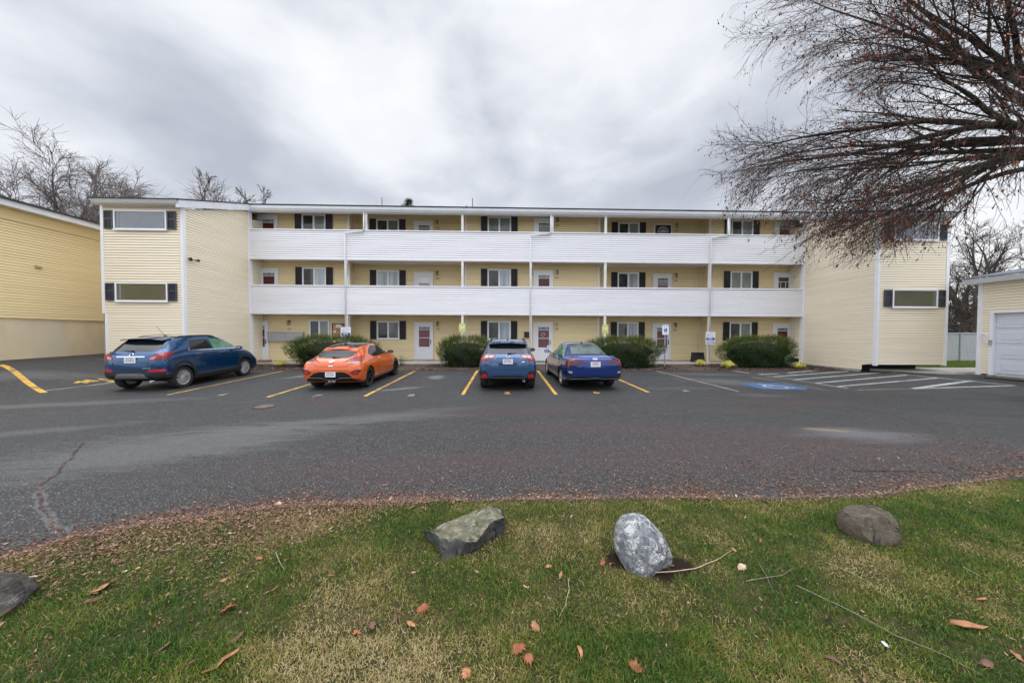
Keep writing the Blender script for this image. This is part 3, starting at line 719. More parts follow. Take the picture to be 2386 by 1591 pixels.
def build_block():
    B = empty('apartment_building', (1.6, RY, 0.40), label='long three storey cream apartment block with white balcony walls', cat='apartment building')
    bl = B.location
    def part(mb, name, m_, smooth=False): return mb.build(name, m_, B, world=True, smooth=smooth)
    # --- wing walls: front faces
    fx = dict(L=(-16.38, -13.17), R=(16.42, 19.58))
    wl = siding_panel('wing_front_wall', 'pale_siding', B, [((-16.38, WY), (1, 0, 0), (0, -1, 0), 3.2, 2.80, 7.14), ((-16.28, WY), (1, 0, 0), (0, -1, 0), 3.1, 0.78, 2.80)])
    wr = siding_panel('wing_front_wall', 'pale_siding', B, [((16.42, WY), (1, 0, 0), (0, -1, 0), 3.14, 0.70, 7.08)])
    # inner side faces: top follows the roof slope, which rises to the main eaves
    sl_top = lambda y: 7.02 + (y - WY)*(8.36 - 7.02)/(RY - WY)
    # left side face runs +y from the front corner and looks towards +x
    def spanL(z): return (0.0 if z < 7.02 else min(RY-WY, (z-7.02)/(8.36-7.02)*(RY-WY)), RY-WY)
    siding_panel('wing_side_wall', 'pale_siding', B, [((XL, WY), (0, 1, 0), (1, 0, 0), RY-WY, 0.42, 8.36)], span=spanL)
    def spanR(z):                       # walked from the back to the front, looks towards -x
        t1 = RY-WY if z > 0.69 else RY-14.23
        return (0.0, min(t1, RY-WY if z < 7.02 else (RY-WY)*(1-(z-7.02)/(8.36-7.02))))
    siding_panel('wing_side_wall', 'pale_siding', B, [((XR, RY), (0, -1, 0), (-1, 0, 0), RY-WY, 0.43, 8.36)], span=spanR)
    # outer side faces
    siding_panel('wing_outer_wall', 'pale_siding', B, [((-16.38, 24), (0, -1, 0), (-1, 0, 0), 24-WY, 0.75, 7.1)])
    siding_panel('wing_outer_wall', 'pale_siding', B, [((19.58, WY), (0, 1, 0), (1, 0, 0), 24-WY, 0.70, 7.1)])
    # solid cores so the walls are not hollow shells
    mb = MB()
    mb.add([(-16.27, WY+.016, .5), (XL-.016, WY+.016, .5), (XL-.016, 24, .5), (-16.27, 24, .5), (-16.27, WY+.016, 7.12), (XL-.016, WY+.016, 7.12), (XL-.016, 24, 9.4), (-16.27, 24, 9.4)], [(3, 2, 1, 0), (4, 5, 6, 7), (0, 1, 5, 4), (1, 2, 6, 5), (2, 3, 7, 6), (3, 0, 4, 7)])
    mb.box(-16.37, -16.275, WY+.016, 24, 2.80, 7.1)
    part(mb, 'wing_core', M['pale_siding']); mb = MB()
    mb.add([(XR+.016, WY+.016, .70), (19.57, WY+.016, .70), (19.57, 24, .70), (XR+.016, 24, .70), (XR+.016, WY+.016, 7.12), (19.57, WY+.016, 7.12), (19.57, 24, 9.4), (XR+.016, 24, 9.4)], [(3, 2, 1, 0), (4, 5, 6, 7), (0, 1, 5, 4), (1, 2, 6, 5), (2, 3, 7, 6), (3, 0, 4, 7)])
    part(mb, 'wing_core', M['pale_siding'])
    mb = MB(); mb.box(XR+.03, 19.3, 14.5, 23.9, .1, .69); part(mb, 'wing_footing', M['dark_void'])  # recessed footing, near-black to stand for the shadow in the cavity
    # foundation behind the void, a strip of concrete
    mb = MB(); mb.box(XR-.02, XR+.05, 14.3, RY, .2, .425); part(mb, 'foundation_strip', M['concrete'])
    # corner boards
    def board(x0, x1, y0, y1, z0, z1): m2 = MB(); m2.box(x0, x1, y0, y1, z0, z1); return part(m2, 'corner_board', M['white_trim'])
    board(-16.42, -16.30, WY-.028, WY+.08, 2.77, 7.16); board(-16.32, -16.20, WY-.024, WY+.08, 0.72, 2.77)
    board(XL-.07, XL+.028, WY-.03, WY+.10, 0.42, 7.16)
    board(XR-.028, XR+.08, WY-.03, WY+.10, 0.66, 7.12); board(19.48, 19.62, WY-.028, WY+.08, 0.66, 7.10)
    board(XL-.04, XL+.03, RY-.10, RY+.14, 0.42, 8.34); board(XR-.03, XR+.04, RY-.10, RY+.14, 0.42, 8.34)
    # --- main walls, unit by unit
    units = [(-13.86, -8.49, FY), (-8.49, -2.12, BY), (-2.12, 5.42, FY), (5.42, 11.72, BY), (11.72, 16.95, FY)]
    for i, (a, b, y) in enumerate(units):
        ps = [((a, y), (1, 0, 0), (0, -1, 0), b-a, f, 8.9 if k == 2 else f+2.62) for k, f in enumerate(FLOORS)]
        if i == 1: ps += [((-8.49, FY), (0, 1, 0), (1, 0, 0), BY-FY, f, f+2.62) for f in FLOORS]
        if i == 3: ps += [((11.72, BY), (0, -1, 0), (-1, 0, 0), BY-FY, f, f+2.62) for f in FLOORS]
        siding_panel('facade_wall', 'gold_siding', B, ps)
        mb = MB(); mb.box(a+.004, b-.004, y+.014, y+.3, .45, 8.88); part(mb, 'wall_core', M['gold_siding'])
    siding_panel('return_wall', 'gold_siding', B, [((-13.86, RY), (0, 1, 0), (1, 0, 0), FY-RY, f, f+(2.62 if f < 6 else 2.1)) for f in FLOORS])
    siding_panel('return_wall', 'gold_siding', B, [((16.95, FY), (0, -1, 0), (-1, 0, 0), FY-RY, f, f+(2.62 if f < 6 else 2.1)) for f in FLOORS])
    for x, y0, y1 in ((-8.49, FY, BY), (-2.12, FY, BY), (5.42, FY, BY), (11.72, FY, BY)):
        for f in FLOORS:
            mb = MB(); s = 1 if x in (-8.49, 5.42) else -1
            mb.box(min(x-s*.09, x+s*.028), max(x-s*.09, x+s*.028), FY-.026, FY+.06, f, f+2.6); part(mb, 'corner_board', M['off_white'])
            xx = x + s*.02; mb = MB(); mb.box(min(xx, xx+s*.05), max(xx, xx+s*.05), BY-.05, BY-.018, f, f+2.6); part(mb, 'inner_corner_trim', M['off_white'])
    # --- balconies
    for zb, zt, floor in ((3.06, 4.47, FLOORS[1]), (5.90, 7.36, FLOORS[2])):
        mb = MB(); mb.box(XL+.03, XR-.03, RY+.02, 19.3, floor-.30, floor); part(mb, 'balcony_slab', M['soffit'])
        mb = MB(); mb.box(XL+.035, XR-.035, RY+.025, 18.9, floor-.335, floor-.302)
        for k in range(100):                       # vented soffit boards
            x = XL+.1+k*.295; mb.box(x, x+.012, RY+.03, 18.85, floor-.339, floor-.3352)
        part(mb, 'soffit_boards', M['soffit'])
        sp = siding_panel('balcony_wall', 'white_siding', B, [((XL-.02, RY), (1, 0, 0), (0, -1, 0), -8.46-XL+.02, zb, zt), ((-8.45, RY), (1, 0, 0), (0, -1, 0), 1.465+8.45, zb, zt), ((1.475, RY), (1, 0, 0), (0, -1, 0), 11.35-1.475, zb, zt), ((11.36, RY), (1, 0, 0), (0, -1, 0), XR+.02-11.36, zb, zt)], course=0.111)
        mb = MB(); mb.box(XL+.02, XR-.02, RY+.014, RY+.10, zb+.01, zt-.002); part(mb, 'balcony_wall_core', M['white_siding'])
        mb = MB(); mb.box(XL-.03, XR+.03, RY-.045, RY+.14, zt, zt+.055); part(mb, 'balcony_cap', M['white_trim'])
        mb = MB(); mb.box(XL-.02, XR+.02, RY-.034, RY+.12, zb-.06, zb-.002); part(mb, 'balcony_foot_trim', M['white_trim'])
    # --- posts and downspouts
    for x in (-2.16, 5.48):
        for z0, z1 in ((.45, 3.0), (4.525, 5.84), (7.415, 8.32)):
            mb = MB(); mb.box(x-.06, x+.06, RY-.02, RY+.10, z0, z1); part(mb, 'post', M['off_white'])
    for xt, xb in ((-7.18, -8.22), (2.62, 1.47), (12.21, 11.20)):
        mb = MB()
        mb.box(xt-.055, xt+.055, RY-.02, RY+.09, 7.415, 8.32); part(mb, 'post', M['off_white'])
        for z0, z1 in ((.45, 3.0), (4.525, 5.84)):
            m2 = MB(); m2.box(xb-.06, xb+.06, RY-.02, RY+.10, z0, z1); part(m2, 'post', M['off_white'])
        mb = MB()
        P = [(xt-.10, RY-.05, 8.32), (xt-.10, RY-.08, 7.40), (xt-.12, RY-.085, 7.30), (xb-.02, RY-.085, 7.22), (xb-.03, RY-.085, 7.10), (xb-.03, RY-.085, .46)]
        for a, b in zip(P[:-1], P[1:]):
            pass
        mb.tube(P, .032, 6); part(mb, 'downspout', M['white_trim'], True)
    # --- eaves
    for nm, x0, x1 in (('gutter', XL-.05, XR+.05),):
        mb = MB(); prof = [(RY-.06, 8.30), (RY-.10, 8.33), (RY-.16, 8.44), (RY-.17, 8.56), (RY-.15, 8.585), (RY-.04, 8.585), (RY-.04, 8.30)]
        mb.add([(x0, y, z) for y, z in prof] + [(x1, y, z) for y, z in prof], [tuple(range(7))[::-1], tuple(range(7, 14))] + [(i, (i+1) % 7, 7+(i+1) % 7, 7+i) for i in range(7)])
        part(mb, nm, M['gutter_metal'])
    mb = MB(); mb.box(XL, XR, RY-.03, RY+.10, 8.28, 8.60); part(mb, 'fascia_board', M['white_trim'])
    mb = MB(); mb.hexa([(XL, RY+.1, 8.60), (XR, RY+.1, 8.60), (XR, 18.9, 8.92), (XL, 18.9, 8.92), (XL, RY+.1, 8.63), (XR, RY+.1, 8.63), (XR, 18.9, 8.95), (XL, 18.9, 8.95)]); part(mb, 'eave_soffit', M['soffit'])
    for x0, x1, zt in ((-16.40, XL+.10, 7.17), (XR-.10, 19.52, 7.10)):
        yf = WY-.28
        mb = MB(); prof = [(yf+.03, zt-.02), (yf-.02, zt+.0), (yf-.09, zt+.10), (yf-.10, zt+.17), (yf+.05, zt+.17), (yf+.05, zt-.02)]
        n = len(prof)
        mb.add([(x0, y, z) for y, z in prof] + [(x1, y, z) for y, z in prof], [tuple(range(n))[::-1], tuple(range(n, 2*n))] + [(i, (i+1) % n, n+(i+1) % n, n+i) for i in range(n)])
        part(mb, 'gutter', M['gutter_metal'])
        mb = MB(); mb.box(x0+.03, x1-.03, yf+.05, WY+.02, zt-.02, zt+.02); part(mb, 'eave_soffit', M['white_trim'])
    for xa, s in ((XL, 1), (XR, -1)):          # raking fascia along the inner sides of the wings
        mb = MB(); a, b = sorted((xa+s*.02, xa+s*.14)); y0, y1 = WY-.30, RY-.02
        z = lambda y: (7.30 if s > 0 else 7.24) + (y - WY + .40)*.349 - .008 - .30
        mb.hexa([(a, y0, z(y0)), (b, y0, z(y0)), (b, y1, z(y1)), (a, y1, z(y1)), (a, y0, z(y0)+.30), (b, y0, z(y0)+.30), (b, y1, z(y1)+.30), (a, y1, z(y1)+.30)])
        part(mb, 'rake_fascia', M['gutter_metal'])
    # --- roof: wings slope down forward from the main eaves; shingles show only as a thin dark edge
    rs = 0.375
    def roof(name, x0, x1, y0, z0, y1):
        zr = z0 + (y1-y0)*rs*0.93; m2 = MB()
        m2.hexa([(x0, y0, z0), (x1, y0, z0), (x1, y1, zr), (x0, y1, zr), (x0, y0, z0+.045), (x1, y0, z0+.045), (x1, y1, zr+.045), (x0, y1, zr+.045)])
        return part(m2, name, M['shingle'])
    mr = roof('roof', XL-.06, XR+.06, RY-.19, 8.59, 22.2)
    roof('wing_roof', -16.44, XL+.16, WY-.40, 7.30, 22.2); roof('wing_roof', XR-.16, 19.56, WY-.40, 7.24, 22.2)
    for px, pt, r in ((890, 460, .02), (876, 478, .035), (1101, 462, .02), (1087, 480, .035), (1276, 487, .02), (1608, 489, .03), (1564, 493, .03), (1771, 495, .02)):
        Y = 19.2; d = ray(px, pt); t = Y/d.y; z1 = EYE + d.z*t; x = d.x*t
        mb = MB(); mb.tube([(x, Y, 8.9), (x, Y, z1)], r, 8); mb.build('vent_pipe', M['black_metal'], B, world=True)
    # --- windows, shutters, doors of the flats
    H = [('pane_dark', 'pane_blind'), ('pane_dark', 'pane_pale'), ('pane_pale', 'pane_pale'), ('pane_blind', 'pane_blind'), ('pane_blind', 'pane_dark')]
    def flat(k, y, xs0, w0, w1, xs1, xd, style, panes, sh='shutter_black', drop=0.0):
        f = FLOORS[k]; z0, z1 = f+1.18, f+2.22
        if xs0 is not None:
            make_shutter(B, xs0, z0-.01, .36, z1-z0+.02, y-.018, sh); make_shutter(B, xs1, z0-.01, .36, z1-z0+.02, y-.018, sh)
        make_window(B, w0, w1, z0, z1, y-.018, panes)
        if xd is not None: make_door(B, xd, f+.03, y-.018, style)
    # unit 1
    flat(2, FY, -11.21, -11.02, -9.74, -9.55, -12.85, 'red', H[0]); flat(1, FY, -11.21, -11.02, -9.74, -9.55, -12.85, 'red', H[1])
    f = FLOORS[0]; make_door(B, -13.36, f+.03, FY-.018, 'red', w=.84)
    make_window(B, -10.68, -9.58, f+1.1, f+2.24, FY-.018, ('pane_dark', 'pane_blind'))
    # unit 2
    flat(2, BY, -7.43, -7.23, -5.95, -5.76, -4.56, 'lace', H[0]); flat(1, BY, -7.43, -7.23, -5.95, -5.76, -4.56, 'pink', H[2]); flat(0, BY, -7.43, -7.23, -5.95, -5.76, -4.56, 'plum', H[0])
    # unit 3
    flat(2, FY, -1.06, -.87, .43, .62, 2.25, 'lace', H[3]); flat(1, FY, -1.06, -.87, .43, .62, 2.25, 'red', H[1]); flat(0, FY, -1.06, -.87, .43, .62, 2.25, 'heart', H[1])
    # unit 4
    flat(2, BY, 6.48, 6.68, 7.93, 8.13, 9.31, 'solid', H[0]); flat(1, BY, 6.48, 6.68, 7.93, 8.13, 9.31, 'lace', H[1]); flat(0, BY, 6.48, 6.68, 7.93, 8.13, 9.31, 'plum', H[1])
    # unit 5
    flat(2, FY, 12.75, 12.94, 14.21, 14.40, 16.0, 'red', H[0]); flat(1, FY, 12.75, 12.94, 14.21, 14.40, 16.0, 'grid', H[3]); flat(0, FY, 12.75, 12.94, 14.21, 14.40, 16.0, 'red', H[0])
    for x in (-4.56, 2.25, 9.31):                # door steps
        mb = MB(); yy = FY if x == 2.25 else BY; mb.box(x-.55, x+.55, yy-.32, yy-.02, .476, .53); part(mb, 'doorstep', M['concrete'])
    # lanterns and number plates
    for k, f in enumerate(FLOORS):
        for x, y, n, zl in ((-13.62, FY, 1, 2.02), (-3.77, BY, 2, 2.02), (3.02, FY, 3, 2.02), (10.12, BY, 4, 2.0), (16.74, FY, 5, 2.0)):
            xl = x
            if k == 0 and n == 1: x = xl = -11.76
            make_lantern(B, xl, y-.018, f+zl, dark=not (k == 0 and n == 3))
            t_ = text('number_plate', '%d0%d' % (k+1, n), 0.15, M['ink_grey'], Vector((x, y-.022, f+(1.78 if not (k == 0 and n == 1) else 1.72))) - bl, (pi/2, 0, 0), B, bold=.003)
    # wing windows with slate shutters
    for x0, x1, z0, z1, s0, s1, pm in ((-15.86, -13.76, 6.19, 6.98, -16.07, -13.57, 'pane_sky'), (-15.86, -13.77, 3.27, 4.05, -16.07, -13.585, 'pane_olive'),
                                       (17.03, 19.05, 6.14, 6.90, 16.84, 19.25, 'pane_sky'), (17.03, 19.08, 3.21, 4.01, 16.84, 19.27, 'pane_olive')):
        o, _ = make_window(B, x0, x1, z0, z1, WY-.02, (pm,), split=False, fw=.058)
        W = x1-x0; H_ = z1-z0; q = MB(); xo = -W/2+.085 if x0 < 0 else W/2-.245
        q.box(xo, xo+.012, -.030, -.027, .08, H_-.08); q.box(xo+.07, xo+.15, -.030, -.027, .09, H_-.09); q.build('blind_edge', M['pane_blind'], o)
        make_shutter(B, s0, z0+.03, .35, z1-z0-.06, WY-.02, 'shutter_slate'); make_shutter(B, s1, z0+.03, .35, z1-z0-.06, WY-.02, 'shutter_slate')
    # twin flood light on the left wing side; small vent
    mb = MB(); mb.box(XL+.016, XL+.06, 13.93, 14.03, 5.03, 5.13)
    for yy in (13.82, 14.16): mb.tube([(XL+.05, 13.98, 5.08), (XL+.10, yy, 5.08)], .012, 6); mb.lathe([(.025, 0), (.06, .12), (.0, .12)], 12, 'X', (XL+.08, yy, 5.07))
    part(mb, 'flood_light', M['black_metal'])
    # hose tap and hanging cords on posts
    mb = MB()
    for x, z0, z1 in ((-8.14, 5.0, 5.7), (1.55, 5.1, 5.55), (11.28, 5.25, 5.6), (-7.1, 7.7, 8.1), (2.7, 7.6, 8.0)):
        P = [(x+.02*sin(9*k), RY-.05, z0+(z1-z0)*k/10) for k in range(11)]; mb.tube(P, .010, 4)
    part(mb, 'hanging_cord', M['black_metal'])
    return B
BLOCK = build_block()

# ------------------------------------------------------------------ block at the left edge
def build_left_block():
    X = -19.1
    B = empty('side_building', (X, 12, 0.9), label='yellow sided low block with a bare stucco base at the left edge', cat='building')
    def part(mb, n, m_): return mb.build(n, m_, B, world=True)
    y0, y1 = 6.0, 30.0
    siding_panel('side_wall', 'cream_siding', B, [((X, y0), (0, 1, 0), (1, 0, 0), y1-y0, 2.55, 6.32)])
    mb = MB(); mb.box(X-.08, X+.035, y0, y1, 6.335, 6.75); part(mb, 'frieze_board', M['cream_siding'])
    mb = MB(); mb.box(X-9, X-.016, y0, y1, 2.5, 6.74); part(mb, 'wall_core', M['cream_siding'])
    mb = MB(); mb.box(X-9, X-.035, y0, y1, -.2, 2.53); part(mb, 'stucco_base', M['stucco'])
    mb = MB(); mb.box(X-9, X-.015, y0, y1, .4, .83+.0); part(mb, 'base_plinth', mat('stucco_foot', (0.44, 0.40, 0.32), .9, var=.3, scale=2, bump=.5, second=(.2, .17, .13)))
    mb = MB(); mb.box(X-.40, X+.42, y0-.3, y1, 6.755, 6.78); part(mb, 'eave_soffit', M['soffit'])
    mb = MB(); mb.box(X+.40, X+.44, y0-.3, y1, 6.75, 6.98); part(mb, 'fascia_board', M['gutter_metal'])
    mb = MB(); mb.hexa([(X+.50, y0-.4, 6.97), (X+.50, y1, 6.97), (X-5, y1, 8.1), (X-5, y0-.4, 8.1), (X+.50, y0-.4, 7.05), (X+.50, y1, 7.05), (X-5, y1, 8.18), (X-5, y0-.4, 8.18)]); part(recalc_mb(mb), 'roof', M['shingle'])
    mb = MB(); mb.hexa([(X+.016, 13.72, 4.66), (X+.09, 13.72, 4.64), (X+.09, 13.90, 4.64), (X+.016, 13.90, 4.66), (X+.016, 13.72, 4.73), (X+.05, 13.72, 4.72), (X+.05, 13.90, 4.72), (X+.016, 13.90, 4.73)]); part(mb, 'wall_vent', M['joint_cream'])
    return B
def recalc_mb(mb): return mb
build_left_block()

# ------------------------------------------------------------------ garages at the right edge
def build_garage():
    X = 19.5; y1 = 12.68; y0 = 3.0
    B = empty('garage_building', (X, 10, 0.45), label='cream sided garage with white panelled door at the right edge', cat='garage')
    def part(mb, n, m_): return mb.build(n, m_, B, world=True)
    d0, d1 = 12.36, 7.6; zt = 2.90; zb = .50
    # door opening from y = 12.36 towards the camera
    siding_panel('front_wall', 'pale_siding', B, [((X, y1), (0, -1, 0), (-1, 0, 0), y1-d0+.02, .46, zt+.02), ((X, y1), (0, -1, 0), (-1, 0, 0), y1-y0, zt+.02, 4.08), ((X, d1), (0, -1, 0), (-1, 0, 0), d1-y0, .40, zt+.02)])
    siding_panel('gable_wall', 'pale_siding', B, [((X+7, y1), (-1, 0, 0), (0, 1, 0), 7.0, .4, 4.1)])
    mb = MB(); mb.box(X+.35, X+7, y0, y1-.016, .3, 4.3); mb.box(X+.016, X+.35, d0, y1-.016, .45, 4.3); mb.box(X+.016, X+.35, y0, d1, .3, 4.3); mb.box(X+.016, X+.35, d1, d0, zt, 4.3); part(mb, 'wall_core', M['pale_siding'])
    mb = MB(); mb.box(X-.03, X+.08, y1-.11, y1+.02, .40, 4.12); part(mb, 'corner_board', M['white_trim'])
    mb = MB(); mb.box(X-.035, X+.30, d0-.10, d0, .42, zt+.06); mb.box(X-.035, X+.30, d1, d1+.10, .38, zt+.06); mb.box(X-.035, X+.02, d1+.10, d0-.10, zt-.02, zt+.06); part(mb, 'door_surround', M['white_trim'])
    # sectional door
    mb = MB(); a, b = d1+.10, d0-.10; n = 4; hh = (zt-.02-zb)/n
    mb.box(X+.12, X+.16, a, b, zb-.1, zt)
    for i in range(n):
        z0 = zb + i*hh; mb.box(X+.085, X+.118, a+.005, b-.005, z0+.012, z0+hh-.012)
        k = 4; ww = (b-a)/k
        for j in range(k):
            ya, yb = a+j*ww+.14, a+(j+1)*ww-.14
            for q in (0, 1):
                mb.hexa([(X+.083, ya, z0+.13), (X+.083, yb, z0+.13), (X+.083, yb, z0+hh-.13), (X+.083, ya, z0+hh-.13), (X+.077, ya+.03, z0+.16), (X+.077, yb-.03, z0+.16), (X+.077, yb-.03, z0+hh-.16), (X+.077, ya+.03, z0+hh-.16)])
                break
    recalc(part(mb, 'garage_door', M['garage_white']))
    mb = MB(); mb.box(X-.075, X-.036, d0-.09, d0-.01, 1.62, 1.82); part(mb, 'keypad', M['galvanised'])
    mb = MB(); mb.box(X-.28, X+.1, y0, y1+.25, 4.10, 4.13); part(mb, 'eave_soffit', M['white_trim'])
    mb = MB(); mb.hexa([(X-.30, y0, 4.12), (X-.22, y0, 4.10), (X-.22, y1+.28, 4.10), (X-.30, y1+.28, 4.12), (X-.36, y0, 4.30), (X-.22, y0, 4.30), (X-.22, y1+.28, 4.30), (X-.36, y1+.28, 4.30)]); recalc(part(mb, 'gutter', M['gutter_metal']))
    mb = MB(); mb.hexa([(X-.38, y0-.3, 4.31), (X-.38, y1+.34, 4.31), (X+3.6, y1+.34, 5.02), (X+3.6, y0-.3, 5.02), (X-.38, y0-.3, 4.35), (X-.38, y1+.34, 4.35), (X+3.6, y1+.34, 5.06), (X+3.6, y0-.3, 5.06)]); recalc(part(mb, 'roof', M['shingle_grey']))
    mb = MB(); mb.hexa([(X+3.6, y0-.3, 5.02), (X+3.6, y1+.34, 5.02), (X+7.3, y1+.34, 4.3), (X+7.3, y0-.3, 4.3), (X+3.6, y0-.3, 5.06), (X+3.6, y1+.34, 5.06), (X+7.3, y1+.34, 4.34), (X+7.3, y0-.3, 4.34)]); recalc(part(mb, 'rear_roof', M['shingle_grey']))
    # sign beside the door
    S = empty('warning_sign', (X-.02, 12.52, 1.9), label='small white no parking sign beside the garage door', cat='sign')
    mb = MB(); mb.box(-.008, 0, -.125, .125, -.19, .19); mb.build('plate', M['sign_white'], S)
    for i, (w, s) in enumerate((('NO', .075), ('PARKING', .055), ('IN FRONT OF', .036), ('GARAGE', .050), ('DOOR', .050))):
        text('lettering', w, s, M['sign_red'], (-.0095, 0, .13-.068*i), (pi/2, 0, -pi/2), S, extrude=.0005)
build_garage()

# ------------------------------------------------------------------ fence and the houses beyond
def build_far():
    y = 18.0; x0, x1 = 24.2, 28.6; z0, z1 = .47, 2.14
    F = empty('chain_link_fence', (26, y, .45), label='white slatted chain link fence between the right wing and the garage', cat='fence')
    mb = MB()
    for x in (24.25, 26.57, 28.5): mb.tube([(x, y-.04, .3), (x, y-.04, z1+.02)], .035, 8)
    mb.tube([(x0, y-.04, z1), (x1, y-.04, z1)], .026, 8); mb.build('fence_posts', M['galvanised'], F, world=True)
    mb = MB(); k = int((x1-x0)/.085)
    for i in range(k): xa = x0+i*.085; mb.box(xa, xa+.066, y, y+.006, z0, z1-.03)
    mb.build('privacy_slats', M['slat_white'], F, world=True)
    mb = MB(); h = z1-.03-z0
    i = x0-h
    while i < x1:
        a0, a1 = max(i, x0), min(i+h, x1)
        if a1 > a0: mb.tube([(a0, y-.012, z0+(a0-i)), (a1, y-.012, z0+(a1-i))], .006, 4); mb.tube([(a0, y-.020, z1-.03-(a0-i)), (a1, y-.020, z1-.03-(a1-i))], .004, 4)
        i += .075
    mb.build('wire_mesh', M['galvanised'], F, world=True)
    # green gabled house
    G = empty('green_house', (40, 27, .5), label='green gabled house showing over the white fence', cat='house')
    mb = MB(); mb.box(39.2, 47, 26.0, 34, .3, 2.75); mb.poly([(39.2, 26.0, 2.751), (47, 26.0, 2.751), (43.1, 26.0, 4.4)]); mb.build('wall', M['green_siding'], G, world=True)
    mb = MB()
    for s, (xa, za, xb, zb) in enumerate(((38.3, 2.42, 43.1, 4.45), (47.9, 2.42, 43.1, 4.45))):
        mb.hexa([(xa, 25.5, za), (xb, 25.5, zb), (xb, 34.5, zb), (xa, 34.5, za), (xa, 25.5, za+.12), (xb, 25.5, zb+.12), (xb, 34.5, zb+.12), (xa, 34.5, za+.12)])
    recalc(mb.build('roof', M['shingle_grey'], G, world=True))
    mb = MB(); mb.box(39.16, 39.36, 25.95, 26.1, .3, 2.6); mb.build('corner_board', M['white_trim'], G, world=True)
    R = empty('brown_house', (56, 40, 1), label='large brown shingle roofed house far behind the green one', cat='house')
    mb = MB(); mb.box(42, 72, 40.2, 50, 0, 2.2); mb.build('wall', mat('tan_wall', (.2, .16, .13), .8), R, world=True)
    mb = MB(); mb.hexa([(41, 39.5, 1.9), (73, 39.5, 1.9), (73, 46, 4.6), (41, 46, 4.6), (41, 39.5, 2.0), (73, 39.5, 2.0), (73, 46, 4.7), (41, 46, 4.7)]); recalc(mb.build('roof', M['brown_roof'], R, world=True))
build_far()

# ------------------------------------------------------------------ signs and small things by the doors
def scribble(S, x0, x1, z, y, m_, seed, h=.012, name='lettering'):
    """a line of lettering too small to read: short upright strokes"""
    r_ = random.Random(seed); mb = MB(); x = x0
    while x < x1:
        w = r_.uniform(.010, .022)
        if r_.random() < .82:
            mb.box(x, x+.004, y-.0015, y-.0003, z-h, z+h)
            mb.box(x+.0045, min(x+w, x1), y-.0015, y-.0003, z-h+r_.choice((0, h, 1.5*h)), z-h+r_.choice((0, h, 1.5*h))+.006)
        x += w+.007
    return mb.build(name, m_, S)
def plate(mb, w, h, y=0.0, r=.03):
    ring = []
    for cx, cz, a0 in ((w/2-r, h/2-r, 0), (-w/2+r, h/2-r, pi/2), (-w/2+r, -h/2+r, pi), (w/2-r, -h/2+r, 3*pi/2)):
        ring += [(cx+r*cos(a0+k*pi/8), y, cz+r*sin(a0+k*pi/8)) for k in range(5)]
    mb.prism(ring, (0, .004, 0))
